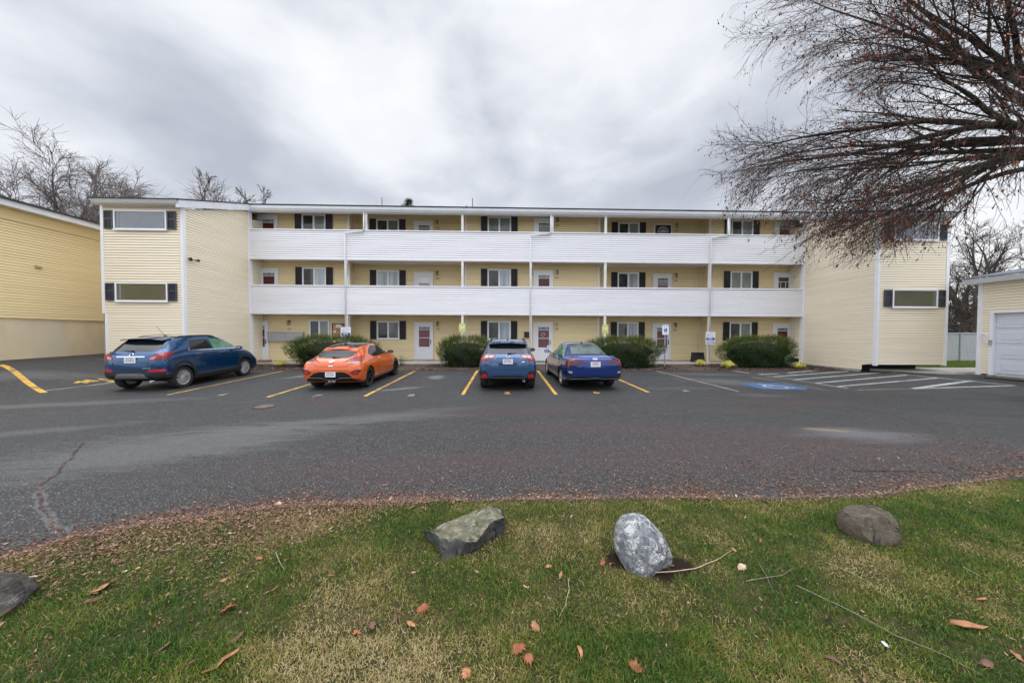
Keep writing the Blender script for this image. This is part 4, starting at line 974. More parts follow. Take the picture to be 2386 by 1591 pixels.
def build_signs():
    for x, zc, lb in ((-2.17, 2.325, 'small yellow notice on the white post behind the lighter blue car'), (5.49, 2.29, 'small yellow notice on the white post behind the blue sedan')):
        S = empty('parking_notice', (x, RY-.035, zc), label=lb, cat='sign', group='yellow notices on the posts')
        mb = MB(); plate(mb, .33, .45); recalc(mb.build('plate', M['sign_yellow'], S))
        mb = MB(); mb.box(-.145, .145, -.0015, -.0002, -.05, .10); mb.build('pale_panel', M['sign_pale'], S)
        for k in range(2): scribble(S, -.12, .12, .18-.045*k, -.0002, M['ink_grey'], 5+k)
        for k in range(2): scribble(S, -.11, .11, -.10-.05*k, -.0002, M['ink_grey'], 9+k, .014)
    for x, zc, lb in ((-8.22, 2.0, 'white and blue tow warning sign on the post above the wide bush'), (11.20, 1.82, 'white and blue tow warning sign on the post beside the black bin')):
        S = empty('tow_warning_sign', (x, RY-.125, zc), label=lb, cat='sign', group='white and blue signs on the posts')
        mb = MB(); plate(mb, .52, .66); recalc(mb.build('plate', M['sign_white'], S))
        mb = MB(); mb.box(-.225, .225, -.0015, -.0002, -.12, .03); mb.box(-.225, .225, -.0015, -.0002, -.275, -.215); mb.build('blue_panel', M['sign_blue'], S)
        mb = MB(); mb.lathe([(.055, -.003), (.055, -.0017), (0, -.0017)], 16, 'Y', (-.06, 0, -.045)); mb.lathe([(.055, -.003), (.055, -.0017), (0, -.0017)], 16, 'Y', (.06, 0, -.045)); mb.box(-.14, .14, -.003, -.0017, -.075, -.03); mb.box(-.18, .18, -.003, -.0017, -.25, -.235)
        mb.build('emblem', M['sign_white'], S)
        for k in range(4): scribble(S, -.20, .20, .27-.06*k, -.0002, M['sign_blue'], 20+k, .016)
        for k in range(2): scribble(S, -.20, .20, -.145-.03*k, -.0002, M['sign_blue'], 30+k, .010)
        mb = MB(); mb.box(-.015, .015, -.0045, -.0031, -.32, .32); mb.build('strap', M['off_white'], S)
    # accessible parking sign on its pole
    S = empty('accessible_parking_sign', (8.27, 16.21, ground_z(8, 16.21)), label='accessible parking sign on a thin steel pole in the bark bed', cat='sign')
    mb = MB(); mb.tube([(0, 0, -.05), (0, 0, 2.12)], .028, 10); mb.build('pole', M['galvanised'], S)
    mb = MB(); plate(mb, .34, .50, -.04, .05); o = recalc(mb.build('plate', M['sign_white'], S)); o.location.z = 1.86
    mb = MB(); mb.box(-.082, .082, -.043, -.0402, -.085, .085); e = mb.build('blue_panel', M['sign_blue'], S); e.location.z = 1.84
    mb = MB()
    mb.tube([(-.010+.045*cos(a), -.046, -.022+.042*sin(a)) for a in np.linspace(radians(110), radians(365), 14)], .0075, 4)
    mb.tube([(-.018, -.046, .045), (-.012, -.046, .0), (.022, -.046, .0), (.040, -.046, -.045), (.055, -.046, -.04)], .009, 4)
    mb.lathe([(.014, -.05), (.014, -.044), (0, -.044)], 12, 'Y', (-.020, 0, .065)); w = mb.build('wheelchair_symbol', M['sign_white'], S); w.location.z = 1.84
    for k, zz in ((0, 2.05), (1, 2.0), (2, 1.68)): s = scribble(S, -.11, .11, zz, -.040, M['sign_blue'], 40+k, .012)
    # notice board beside the ground floor window
    S = empty('notice_board', (-9.10, FY-.02, 2.2), label='framed cork notice board with papers on the ground floor wall', cat='notice board')
    mb = MB(); frame_ring(mb, -.33, .33, -.46, .36, .035, -.04, 0); mb.build('frame', M['wood_dark'], S)
    mb = MB(); mb.box(-.30, .30, -.02, -.006, -.43, .33); mb.build('cork_panel', M['cork'], S)
    mb = MB(); mb.poly([(-.15, -.023, .12), (.15, -.023, .12), (.19, -.023, .20), (.11, -.023, .30), (-.11, -.023, .30), (-.19, -.023, .20)]); mb.build('white_notice', M['paper'], S)
    for i, (x, z) in enumerate(((-.20, .06), (-.20, -.10), (-.20, .20))): mb = MB(); mb.box(x-.07, x+.07, -.024, -.021, z-.055, z+.055); mb.build('paper_note', M['paper_pink'] if i != 1 else M['paper'], S)
    # bank of mailboxes
    S = empty('mailbox_cluster', (-11.9, FY-.02, 1.57), label='row of grey wall mailboxes beside the ground floor door', cat='mailboxes')
    mb = MB(); mb.box(-.95, .95, -.17, 0, 0, .48); mb.build('cabinet', M['mailbox_metal'], S)
    n = 14
    for i in range(n):
        a = -.94+i*1.88/n; mb = MB(); mb.box(a+.004, a+1.88/n-.006, -.180, -.1705, .015, .42); d = mb.build('mailbox_door', M['mailbox_metal'], S)
        q = MB(); q.box(a+.06, a+.078, -.185, -.1805, .21, .235); q.build('lock', M['black_metal'], d)
    mb = MB(); mb.box(-.96, .96, -.20, .0, .4805, .50); mb.box(-.96, .96, -.19, -.171, .425, .445); mb.box(-.012, .012, -.186, -.1712, .0, .425); mb.build('hood', M['galvanised'], S)
    # single black mailbox by the middle door
    S = empty('wall_mailbox', (1.33, FY-.02, 1.80), label='small black mailbox on the wall beside the heart decorated door', cat='mailbox')
    mb = MB(); mb.box(-.14, .14, -.11, 0, 0, .27); mb.build('case', M['black_metal'], S)
    mb = MB(); mb.hexa([(-.15, -.13, .262), (.15, -.13, .262), (.15, 0, .30), (-.15, 0, .30), (-.15, -.13, .275), (.15, -.13, .275), (.15, 0, .335), (-.15, 0, .335)]); mb.build('lid', M['black_metal'], S)
    # black storage bin
    S = empty('storage_bin', (10.84, 17.62, .476), label='black plastic bin standing on the walk by the white post', cat='bin')
    mb = MB(); mb.hexa([(-.30, -.2, 0), (.30, -.2, 0), (.30, .2, 0), (-.30, .2, 0), (-.25, -.17, .50), (.25, -.17, .50), (.25, .17, .50), (-.25, .17, .50)]); mb.build('tub', M['bin_black'], S)
    mb = MB(); mb.box(-.265, .265, -.185, .185, .501, .54); mb.box(-.24, .24, -.2, -.186, .10, .12); mb.build('lid', M['bin_black'], S)
    # doormats, brick step, hose tap
    S = tag(MB_box('doormat', (-13.36, 17.75, .485), .40, .22, .012, M['bin_black']), 'dark doormat before the leftmost ground floor door', 'doormat')
    S = tag(MB_box('doormat', (2.25, 17.42, .487), .55, .17, .012, M['bin_black']), 'dark doormat before the heart decorated door', 'doormat')
    S = tag(MB_box('brick_step', (-12.55, 17.3, .53), .26, .16, .06, M['brick']), 'low brick block on the walk beside the leftmost door', 'step')
    S = empty('hose_tap', (-11.6, FY-.02, .95), label='small dark hose tap on the wall under the mailboxes', cat='tap')
    mb = MB(); mb.tube([(0, 0, 0), (0, -.10, 0), (0, -.12, -.05)], .018, 8); mb.build('spout', M['bronze'], S)
    mb = MB(); mb.lathe([(.045, -.085), (.045, -.075), (0, -.075)], 10, 'Y', (0, 0, .04)); mb.build('handle', M['bronze'], S)
def MB_box(name, c, hx, hy, hz, m_):
    mb = MB(); mb.box(-hx, hx, -hy, hy, -hz, hz); return mb.build(name, m_, loc=c)
build_signs()
# ------------------------------------------------------------------ cars
def pchip(xs, ys, q):
    xs = np.asarray(xs, float); ys = np.asarray(ys, float); h = np.diff(xs); d = np.diff(ys)/h
    m = np.zeros(len(xs)); m[0], m[-1] = d[0], d[-1]
    for i in range(1, len(xs)-1):
        if d[i-1]*d[i] > 0:
            w1, w2 = 2*h[i]+h[i-1], h[i]+2*h[i-1]; m[i] = (w1+w2)/(w1/d[i-1]+w2/d[i])
    q = np.asarray(q, float); i = np.clip(np.searchsorted(xs, q, 'right')-1, 0, len(xs)-2); t = (q-xs[i])/h[i]
    return ys[i]*(1+2*t)*(1-t)**2 + h[i]*m[i]*t*(1-t)**2 + ys[i+1]*t*t*(3-2*t) + h[i]*m[i+1]*t*t*(t-1)
def paint(name, base, metal=0.25):
    m, t, b = principled(name)
    v = t.node('ShaderNodeTexCoord').outputs['Object']
    fl = t.noise(v, 900.0, 1.0, 0.5); dirt = t.noise(v, 3.0, 5.0, 0.65)
    c = t.ramp(fl, [(0.3, tuple(x*.8 for x in base)), (0.7, tuple(min(1, x*1.25) for x in base))])
    z = t.node('ShaderNodeSeparateXYZ', {0: v}).outputs[2]
    low = t.math('MULTIPLY', t.rng(z, 0.55, 0.25, 0.0, 0.55), t.rng(dirt, 0.35, 0.65, 0.2, 1.0), True)   # road film along the sills
    c = t.mix(low, c, (0.06, 0.055, 0.05, 1)); t.l.new(c, b.inputs['Base Color'])
    b.inputs['Metallic'].default_value = metal; t.l.new(t.rng(dirt, .3, .7, .14, .26), b.inputs['Roughness'])
    b.inputs['Coat Weight'].default_value = 1.0; t.l.new(t.rng(dirt, .35, .7, .015, .06), b.inputs['Coat Roughness'])
    return m
mat('car_glass', (0.012, 0.014, 0.015), 0.03, var=.3, scale=3, spec=0.5, coords='obj')
mat('car_glass_green', (0.07, 0.17, 0.10), 0.03, var=.6, scale=2.5, spec=0.5, coords='obj')
mat('car_glass_pale', (0.05, 0.075, 0.068), 0.03, var=.7, scale=2.2, spec=0.6, coords='obj')
mat('car_black', (0.016, 0.016, 0.018), 0.42, var=.25, scale=12, coords='obj')
mat('car_gloss_black', (0.008, 0.008, 0.010), 0.06, var=.1, coords='obj')
mat('car_grey', (0.16, 0.17, 0.18), 0.4, metal=.3, var=.1, coords='obj')
mat('chrome', (0.72, 0.73, 0.75), 0.10, metal=1.0, var=.05)
mat('lamp_red', (0.20, 0.004, 0.008), 0.15, var=.35, scale=18, coat=.35, coords='obj')
mat('lamp_dark_red', (0.10, 0.003, 0.005), 0.15, var=.3, scale=18, coat=.3, coords='obj')
mat('lamp_clear', (0.34, 0.24, 0.24), 0.15, var=.4, scale=30, coat=.4, coords='obj')
mat('reflector_red', (0.42, 0.012, 0.03), 0.2, var=.2, scale=20, coat=.6, coords='obj')
mat('rim_silver', (0.50, 0.51, 0.53), 0.3, metal=.4, var=.08, coords='obj')
mat('rim_dark', (0.035, 0.035, 0.04), 0.3, metal=.6, var=.1, coords='obj')
mat('plate_white', (0.68, 0.69, 0.72), 0.45, var=.06, scale=10, coords='obj')

SECT_T = np.linspace(0, 1, 15)
def car_body(st, ns=84):
    """loft: st rows are y, half width, sill z, belt z, top z, belt half width, roof half width"""
    st = np.array(st, float); y = st[:, 0]; L = y[-1]
    q = np.unique(np.concatenate([np.linspace(0, L, ns), np.linspace(0, .7, 26), np.linspace(L-.5, L, 14), y]))
    w, zb, zl, zt, wb, wt = [pchip(y, st[:, k], q) for k in range(1, 7)]
    rings = []
    for i in range(len(q)):
        g = zt[i] - zl[i]; re = min(.10, .55*g)
        pts = [(0, zb[i]), (w[i]*.55, zb[i]), (w[i]*.84, zb[i]+.005), (w[i]*.955, zb[i]+.05), (w[i]*.988, zb[i]+.14), (w[i], zb[i]+.42*(zl[i]-zb[i])),
               (w[i]*.995, zb[i]+.62*(zl[i]-zb[i])), (w[i]*.5+wb[i]*.5+.004, zb[i]+.86*(zl[i]-zb[i])), (wb[i], zl[i])]
        for f in (.35, .7): pts.append((wb[i]+(wt[i]-wb[i])*f + .018*sin(pi*f)*min(1, g/.3), zl[i]+(g-re)*f))
        pts += [(wt[i]+.004, zt[i]-re), (wt[i]-.055, zt[i]-re*.40), (wt[i]*.62, zt[i]-re*.10), (0, zt[i])]
        p = np.array(pts); d = np.r_[0, np.cumsum(np.hypot(*np.diff(p, axis=0).T))]; keep = np.r_[True, np.diff(d) > 1e-6]
        p, d = p[keep], d[keep]
        tt = np.concatenate([np.linspace(0, d[2], 3), np.linspace(d[2], d[-1], 40)[1:]])
        rings.append(np.c_[pchip(d, p[:, 0], tt), pchip(d, p[:, 1], tt)])
    n = rings[0].shape[0]; V = []; F = []; m2 = 2*n-2
    for i, r in enumerate(rings):
        full = [(x, z) for x, z in r] + [(-x, z) for x, z in r[-2:0:-1]]
        V += [(x, q[i], z) for x, z in full]
    for i in range(len(q)-1):
        for j in range(m2): F.append((i*m2+j, i*m2+(j+1) % m2, (i+1)*m2+(j+1) % m2, (i+1)*m2+j))
    F.append(tuple(range(m2))); F.append(tuple(range((len(q)-1)*m2, len(q)*m2))[::-1])
    return V, F
class Car:
    def __init__(s, name, label, loc, rz, st, body_mat, wheels, R, tw=.215, ky=1.0, zrear=None, zside=None, group='cars parked in front of the building'):
        s.root = empty(name, loc, rz, label, 'car', group)
        s.root.rotation_euler = (atan(0.0233), 0, rz)
        st = [(r[0]*ky,) + tuple(r[1:]) for r in st]; wheels = tuple(wheels)
        V, F = car_body(st); me = bpy.data.meshes.new('body'); me.from_pydata(V, [], F); me.update()
        bm = bmesh.new(); bm.from_mesh(me); bmesh.ops.recalc_face_normals(bm, faces=bm.faces); bm.to_mesh(me)
        s.bvh = BVHTree.FromBMesh(bm); bm.free()
        s.L = st[-1][0]; s.st = st; s.ky = ky; s.zr = (lambda z: z) if not zrear else (lambda z: float(np.interp(z, *zip(*zrear)))); s.zs = (lambda z: z) if not zside else (lambda z: float(np.interp(z, *zip(*zside))))
        # wheel arches are cut out of the body
        cut = MB(); s.wheels = wheels; s.R = R
        W = max(r[1] for r in st)
        for y in wheels:
            for sx in (-1, 1):
                prof = [(R*1.10, 0), (R*1.10, .44)]; vs = []; n = 40
                for r, h in prof:
                    for j in range(n): a = 2*pi*j/n; vs.append((sx*(W+.06-h), y+r*cos(a), R+r*sin(a)))
                cut.add(vs, [(j, (j+1) % n, n+(j+1) % n, n+j) for j in range(n)] + [tuple(range(n))[::-1], tuple(range(n, 2*n))])
        co = cut.build('cutter', M['car_black']); recalc(co)
        bo = bpy.data.objects.new('body', me); COL.objects.link(bo); me.materials.append(body_mat)
        md = bo.modifiers.new('b', 'BOOLEAN'); md.operation = 'DIFFERENCE'; md.object = co; md.solver = 'EXACT'; md.material_mode = 'TRANSFER'
        dg = bpy.context.evaluated_depsgraph_get(); nm = bpy.data.meshes.new_from_object(bo.evaluated_get(dg))
        bpy.data.objects.remove(co); bo.modifiers.clear(); bo.data = nm
        if len(nm.materials) < 2: nm.materials.append(M['car_black'])
        # dark underside
        for p in nm.polygons:
            p.use_smooth = True
            if p.normal.z < -.9 and p.center.z < .45: p.material_index = 1
        try: nm.set_sharp_from_angle(angle=radians(38))
        except Exception: pass
        bo.parent = s.root; s.body = bo; s.W = W
    def hit(s, org, d):
        r = s.bvh.ray_cast(Vector(org), Vector(d)); return r
    def patch(s, name, mat_, poly, side, off=.004, grid=.045, parent=None, depth=.012, smooth=True, curve=None):
        """panel that follows the body: a 2-D outline laid on it from the rear ('rear': x,z), a side ('left'/'right': y,z), above ('top': x,y)"""
        poly = [Vector(p) for p in poly]
        if side in ('left', 'right'): poly = [Vector((p.x*s.ky, s.zs(p.y))) for p in poly]
        elif side == 'rear': poly = [Vector((p.x, s.zr(p.y))) for p in poly]
        elif side == 'top': poly = [Vector((p.x, p.y*s.ky)) for p in poly]
        # densify the outline
        out = []
        for a, b in zip(poly, poly[1:]+poly[:1]):
            n = max(1, int((b-a).length/grid)); out += [a.lerp(b, i/n) for i in range(n)]
        n = len(out); xs = [p.x for p in out]; ys = [p.y for p in out]
        pts = list(out); g = grid
        def inside(x, y):
            c = False
            for i in range(n):
                a, b = out[i], out[i-1]
                if (a.y > y) != (b.y > y) and x < (b.x-a.x)*(y-a.y)/(b.y-a.y)+a.x: c = not c
            return c
        for ix in range(int((max(xs)-min(xs))/g)+1):
            for iy in range(int((max(ys)-min(ys))/g)+1):
                p = Vector((min(xs)+(ix+.5)*g, min(ys)+(iy+.5)*g))
                if inside(*p) and min((p-q).length for q in out) > g*.4: pts.append(p)
        r = delaunay_2d_cdt(pts, [(i, (i+1) % n) for i in range(n)], [list(range(n))], 1, 1e-5)
        v2, f2 = r[0], r[2]
        def proj(p):
            if side == 'rear': o, d = (p.x, -2, p.y), (0, 1, 0)
            elif side == 'front': o, d = (p.x, s.L+2, p.y), (0, -1, 0)
            elif side == 'right': o, d = (3, p.x, p.y), (-1, 0, 0)
            elif side == 'left': o, d = (-3, p.x, p.y), (1, 0, 0)
            else: o, d = (p.x, p.y, 4), (0, 0, -1)
            h = s.bvh.ray_cast(Vector(o), Vector(d))
            if h[0] is None: return None, Vector(d)
            nn = h[1] if h[1].dot(Vector(d)) < 0 else -h[1]
            return h[0], nn
        P = [proj(p) for p in v2]; good = [p[0] for p in P if p[0] is not None]
        if not good: return None
        top = []; bot = []
        for (p, nn), q in zip(P, v2):
            if p is None:
                k = min((i for i in range(len(v2)) if P[i][0] is not None), key=lambda i: (v2[i]-q).length); p = P[k][0]; nn = P[k][1]
            top.append(p + nn*off); bot.append(p - nn*depth)
        me = bpy.data.meshes.new(name); N = len(top)
        fs = [list(f) for f in f2]
        ec = {}
        for f in fs:
            for a, b in zip(f, f[1:]+f[:1]): ec[(a, b)] = 1
        rim = [(a, b) for (a, b) in ec if (b, a) not in ec]
        me.from_pydata(top+bot, [], fs + [[a, a+N, b+N, b] for a, b in rim]); me.materials.append(mat_); me.update()
        bm = bmesh.new(); bm.from_mesh(me); bmesh.ops.recalc_face_normals(bm, faces=bm.faces)
        # outward = away from the car's middle
        f = max(bm.faces, key=lambda f: f.calc_area())
        if f.normal.dot(P[0][1] if P[0][0] is not None else Vector((0, -1, 0))) < 0: bmesh.ops.reverse_faces(bm, faces=bm.faces)
        bm.to_mesh(me); bm.free()
        if smooth:
            me.polygons.foreach_set('use_smooth', [True]*len(me.polygons))
            try: me.set_sharp_from_angle(angle=radians(50))
            except Exception: pass
        return link(me, name, parent or s.root)
    def mirror(s, poly): return [(-a, b) for a, b in poly]
    def both(s, name, mat_, poly, **kw):      # rear outline on both halves
        a = s.patch(name, mat_, poly, 'rear', **kw); b = s.patch(name, mat_, s.mirror(poly), 'rear', **kw); return a, b
    def sides(s, name, mat_, poly, **kw):
        return s.patch(name, mat_, poly, 'left', **kw), s.patch(name, mat_, poly, 'right', **kw)
    def line(s, name, mat_, pts, side, w=.010, off=.003):
        """thin strip along a polyline on the body"""
        pts = [Vector(p) for p in pts]; L = []; Rr = []
        for i, p in enumerate(pts):
            d = (pts[min(i+1, len(pts)-1)]-pts[max(i-1, 0)]).normalized(); nn = Vector((-d.y, d.x))*w/2; L.append(p+nn); Rr.append(p-nn)
        return s.patch(name, mat_, L+Rr[::-1], side, off=off, grid=.06, depth=.004)
    def add_wheels(s, rim_mat, spokes, style='double', track=None, tw=.215):
        R = s.R; rr = R*.70; proto = None
        tr = (track or s.W-.03)
        T = MB(); prof = [(rr*.96, -tw/2+.02), (rr, -tw/2), (R*.93, -tw/2-.004), (R*.985, -tw/2+.03), (R, -tw/2+.06), (R, tw/2-.06), (R*.985, tw/2-.03), (R*.93, tw/2+.004), (rr, tw/2), (rr*.96, tw/2-.02)]
        T.lathe(prof + [prof[0]], 48, 'X', caps=False)
        for y in s.wheels:
            for sx in (1, -1):
                if proto is None:
                    o = T.build('wheel', M['rubber'], s.root, smooth=True)
                    try: o.data.set_sharp_from_angle(angle=radians(40))
                    except Exception: pass
                    q = MB(); h = tw/2-.012
                    q.lathe([(rr*1.0, h-.03), (rr*1.0, h), (rr*.93, h-.004), (rr*.90, h-.05), (rr*.90, -.05)], 40, 'X', caps=False)
                    q.lathe([(rr*.90, -.06), (rr*.90, -.04), (0, -.04)], 32, 'X')
                    for k in range(spokes):
                        a = 2*pi*k/spokes
                        for da in ((-.13, .13) if style == 'double' else (0,)):
                            wd = .0095 if style == 'double' else .030
                            ca, sa = cos(a+da), sin(a+da); cb, sb = cos(a+da*.5), sin(a+da*.5)
                            i0, i1 = rr*.16, rr*.93
                            def P(r_, c, s_, t, hh): return (hh, r_*c - s_*t, r_*s_ + c*t)
                            q.hexa([P(i0, cb, sb, -wd*.8, h-.055), P(i1, ca, sa, -wd, h-.055), P(i1, ca, sa, wd, h-.055), P(i0, cb, sb, wd*.8, h-.055),
                                    P(i0, cb, sb, -wd*.6, h-.018), P(i1, ca, sa, -wd*.8, h-.004), P(i1, ca, sa, wd*.8, h-.004), P(i0, cb, sb, wd*.6, h-.018)])
                    q.lathe([(rr*.22, h-.06), (rr*.21, h-.014), (rr*.12, h-.008), (0, h-.008)], 20, 'X')
                    ri = recalc(q.build('rim', rim_mat, o)); proto = o
                    d = MB(); d.lathe([(rr*.89, -.035), (rr*.89, -.02), (0, -.02)], 28, 'X'); d.build('wheel_hub', M['car_black'], o)
                else: o = copy_tree(proto, s.root)
                o.location = (sx*(tr-tw/2), y, R); o.rotation_euler = (rnd.uniform(0, 1), 0, 0 if sx > 0 else pi)
    def plate_(s, z, body, w=.305, h=.152, off=.018):
        z = s.zr(z); p = s.hit((0, -2, z), (0, 1, 0)); n = p[1] if p[1].y < 0 else -p[1]
        mb = MB(); mb.box(-w/2, w/2, -.004, .02, -h/2, h/2)
        o = mb.build('licence_plate', M['plate_white'], s.root, loc=p[0]+n*off)
        text('plate_text', body, .085, M['ink'], (0, -.0052, -.012), (pi/2, 0, 0), o, extrude=.0004, sx=.72)
        q = MB(); q.box(-.10, .10, -.0052, -.0042, .048, .062); q.build('state_band', M['sign_blue'], o)
        return o
    def badge(s, body, x, z, size, m_='chrome', sx=1.0):
        z = s.zr(z); p = s.hit((x, -2, z), (0, 1, 0)); n = p[1] if p[1].y < 0 else -p[1]
        return text('badge_lettering', body, size, M[m_], p[0]+n*.006, (pi/2 - asin_(n.z), 0, atan2(n.x, -n.y)), s.root, extrude=.002, sx=sx, bold=.004)
    def emblem(s, z, r, x=0, inner='car_black', sx=1.0):
        z = s.zr(z); p = s.hit((x, -2, z), (0, 1, 0)); n = p[1] if p[1].y < 0 else -p[1]
        mb = MB(); ring = [(sx*r*cos(a), -.006, r*sin(a)) for a in np.linspace(0, 2*pi, 28)[:-1]]
        mb.tube(ring + [ring[0]], r*.16, 6, cap=False)
        o = mb.build('emblem', M['chrome'], s.root, loc=p[0]+n*.008); o.rotation_euler = (-asin_(n.z), 0, 0)
        return o
def asin_(v): return math.asin(max(-1, min(1, v)))
def mirror_mesh(car, x, y, z, body_mat, cap_mat):
    for s in (-1, 1):
        mb = MB(); vs = []
        for k, (yy, sc) in enumerate(((-.055, .85), (-.03, 1.0), (.03, .92), (.075, .55), (.09, .12))):
            for j in range(14):
                a = 2*pi*j/14; vs.append((s*x + s*.105*sc*(abs(cos(a))**.75)*math.copysign(1, cos(a)), y+yy, z + .072*sc*(abs(sin(a))**.75)*math.copysign(1, sin(a))))
        mb.add(vs, [(i*14+j, i*14+(j+1) % 14, (i+1)*14+(j+1) % 14, (i+1)*14+j) for i in range(4) for j in range(14)] + [tuple(range(14))[::-1], tuple(range(56, 70))])
        o = recalc(mb.build('wing_mirror', cap_mat, car.root, smooth=True))
        g = MB(); g.lathe([(.062, 0), (.0, 0)], 14, 'Y', (s*x, y-.057, z)); g.v = [(s*x+(v[0]-s*x)*1.3, v[1], v[2]) for v in g.v]; g.build('mirror_glass', M['chrome'], o)
        st = MB(); st.tube([(s*(x-.09), y+.02, z-.03), (s*(x-.20), y+.04, z-.06)], .022, 6); st.build('mirror_arm', M['car_black'], o)
def wiper(car, x0, z0, x1, z1):
    p, q = car.hit((x0, -2, car.zr(z0)), (0, 1, 0))[0], car.hit((x1, -2, car.zr(z1)), (0, 1, 0))[0]
    if p is None or q is None: return
    mb = MB(); off = Vector((0, -.02, .012)); mb.tube([p+off, (p+q)/2+off*1.3, q+off], [.016, .010, .006], 6); mb.lathe([(.026, -.02), (.022, .01), (0, .01)], 12, 'Y', tuple(p+Vector((0, -.02, .01)))); mb.build('rear_wiper', M['car_black'], car.root)
def fin(car, y, body_mat):
    h = car.hit((0, y, 4), (0, 0, -1))[0]; mb = MB(); vs = []
    for z, a, b, w in ((0, -.08, .10, .030), (.02, -.08, .07, .022), (.055, -.07, .0, .008), (.065, -.065, -.045, .003)):
        vs += [(-w, h.y+a, h.z+z-.004), (w, h.y+a, h.z+z-.004), (w*.3, h.y+b, h.z+z-.004), (-w*.3, h.y+b, h.z+z-.004)]
    mb.add(vs, [(4*i+j, 4*i+(j+1) % 4, 4*i+4+(j+1) % 4, 4*i+4+j) for i in range(3) for j in range(4)] + [(12, 13, 14, 15)])
    recalc(mb.build('roof_antenna', body_mat, car.root))
def spoiler(car, y0, y1, z0, z1, hw0, hw1, thick, mat_, droop=.05):
    """roof spoiler: a lip hung out over the rear window"""
    mb = MB(); n = 16; vs = []
    for i in range(n+1):
        t = -1+2*i/n; k = 1-abs(t)**3; d = -droop*t*t
        vs += [(hw0*t, y0+.06*(1-k), z0+d), (hw1*t, y1, z1+d*.7), (hw1*t, y1, z1-thick+d*.7-.01), (hw0*t, y0+.015+.06*(1-k), z0-thick*.45+d)]
    mb.add(vs, [(4*i+j, 4*i+(j+1) % 4, 4*i+4+(j+1) % 4, 4*i+4+j) for i in range(n) for j in range(4)] + [(0, 1, 2, 3), tuple(4*n+j for j in (3, 2, 1, 0))])
    o = recalc(mb.build('roof_spoiler', mat_, car.root, smooth=True))
    try: o.data.set_sharp_from_angle(angle=radians(40))
    except Exception: pass
    return o
def arch_ring(yc, R, r0, r1, zlow, n=18):
    a0 = asin_((zlow-R)/r1); A = np.linspace(a0, pi-a0, n)
    return [(yc+r1*cos(a), R+r1*sin(a)) for a in A] + [(yc+r0*cos(a), max(R+r0*sin(a), zlow)) for a in A[::-1]]
def exhaust(car, x, y, z, r=.035, m_='chrome'):
    mb = MB(); mb.lathe([(r*.75, .25), (r, .22), (r, 0), (r*.82, 0), (r*.82, .2)], 16, 'Y', (x, y, z)); mb.build('exhaust_tip', M[m_], car.root, smooth=True)

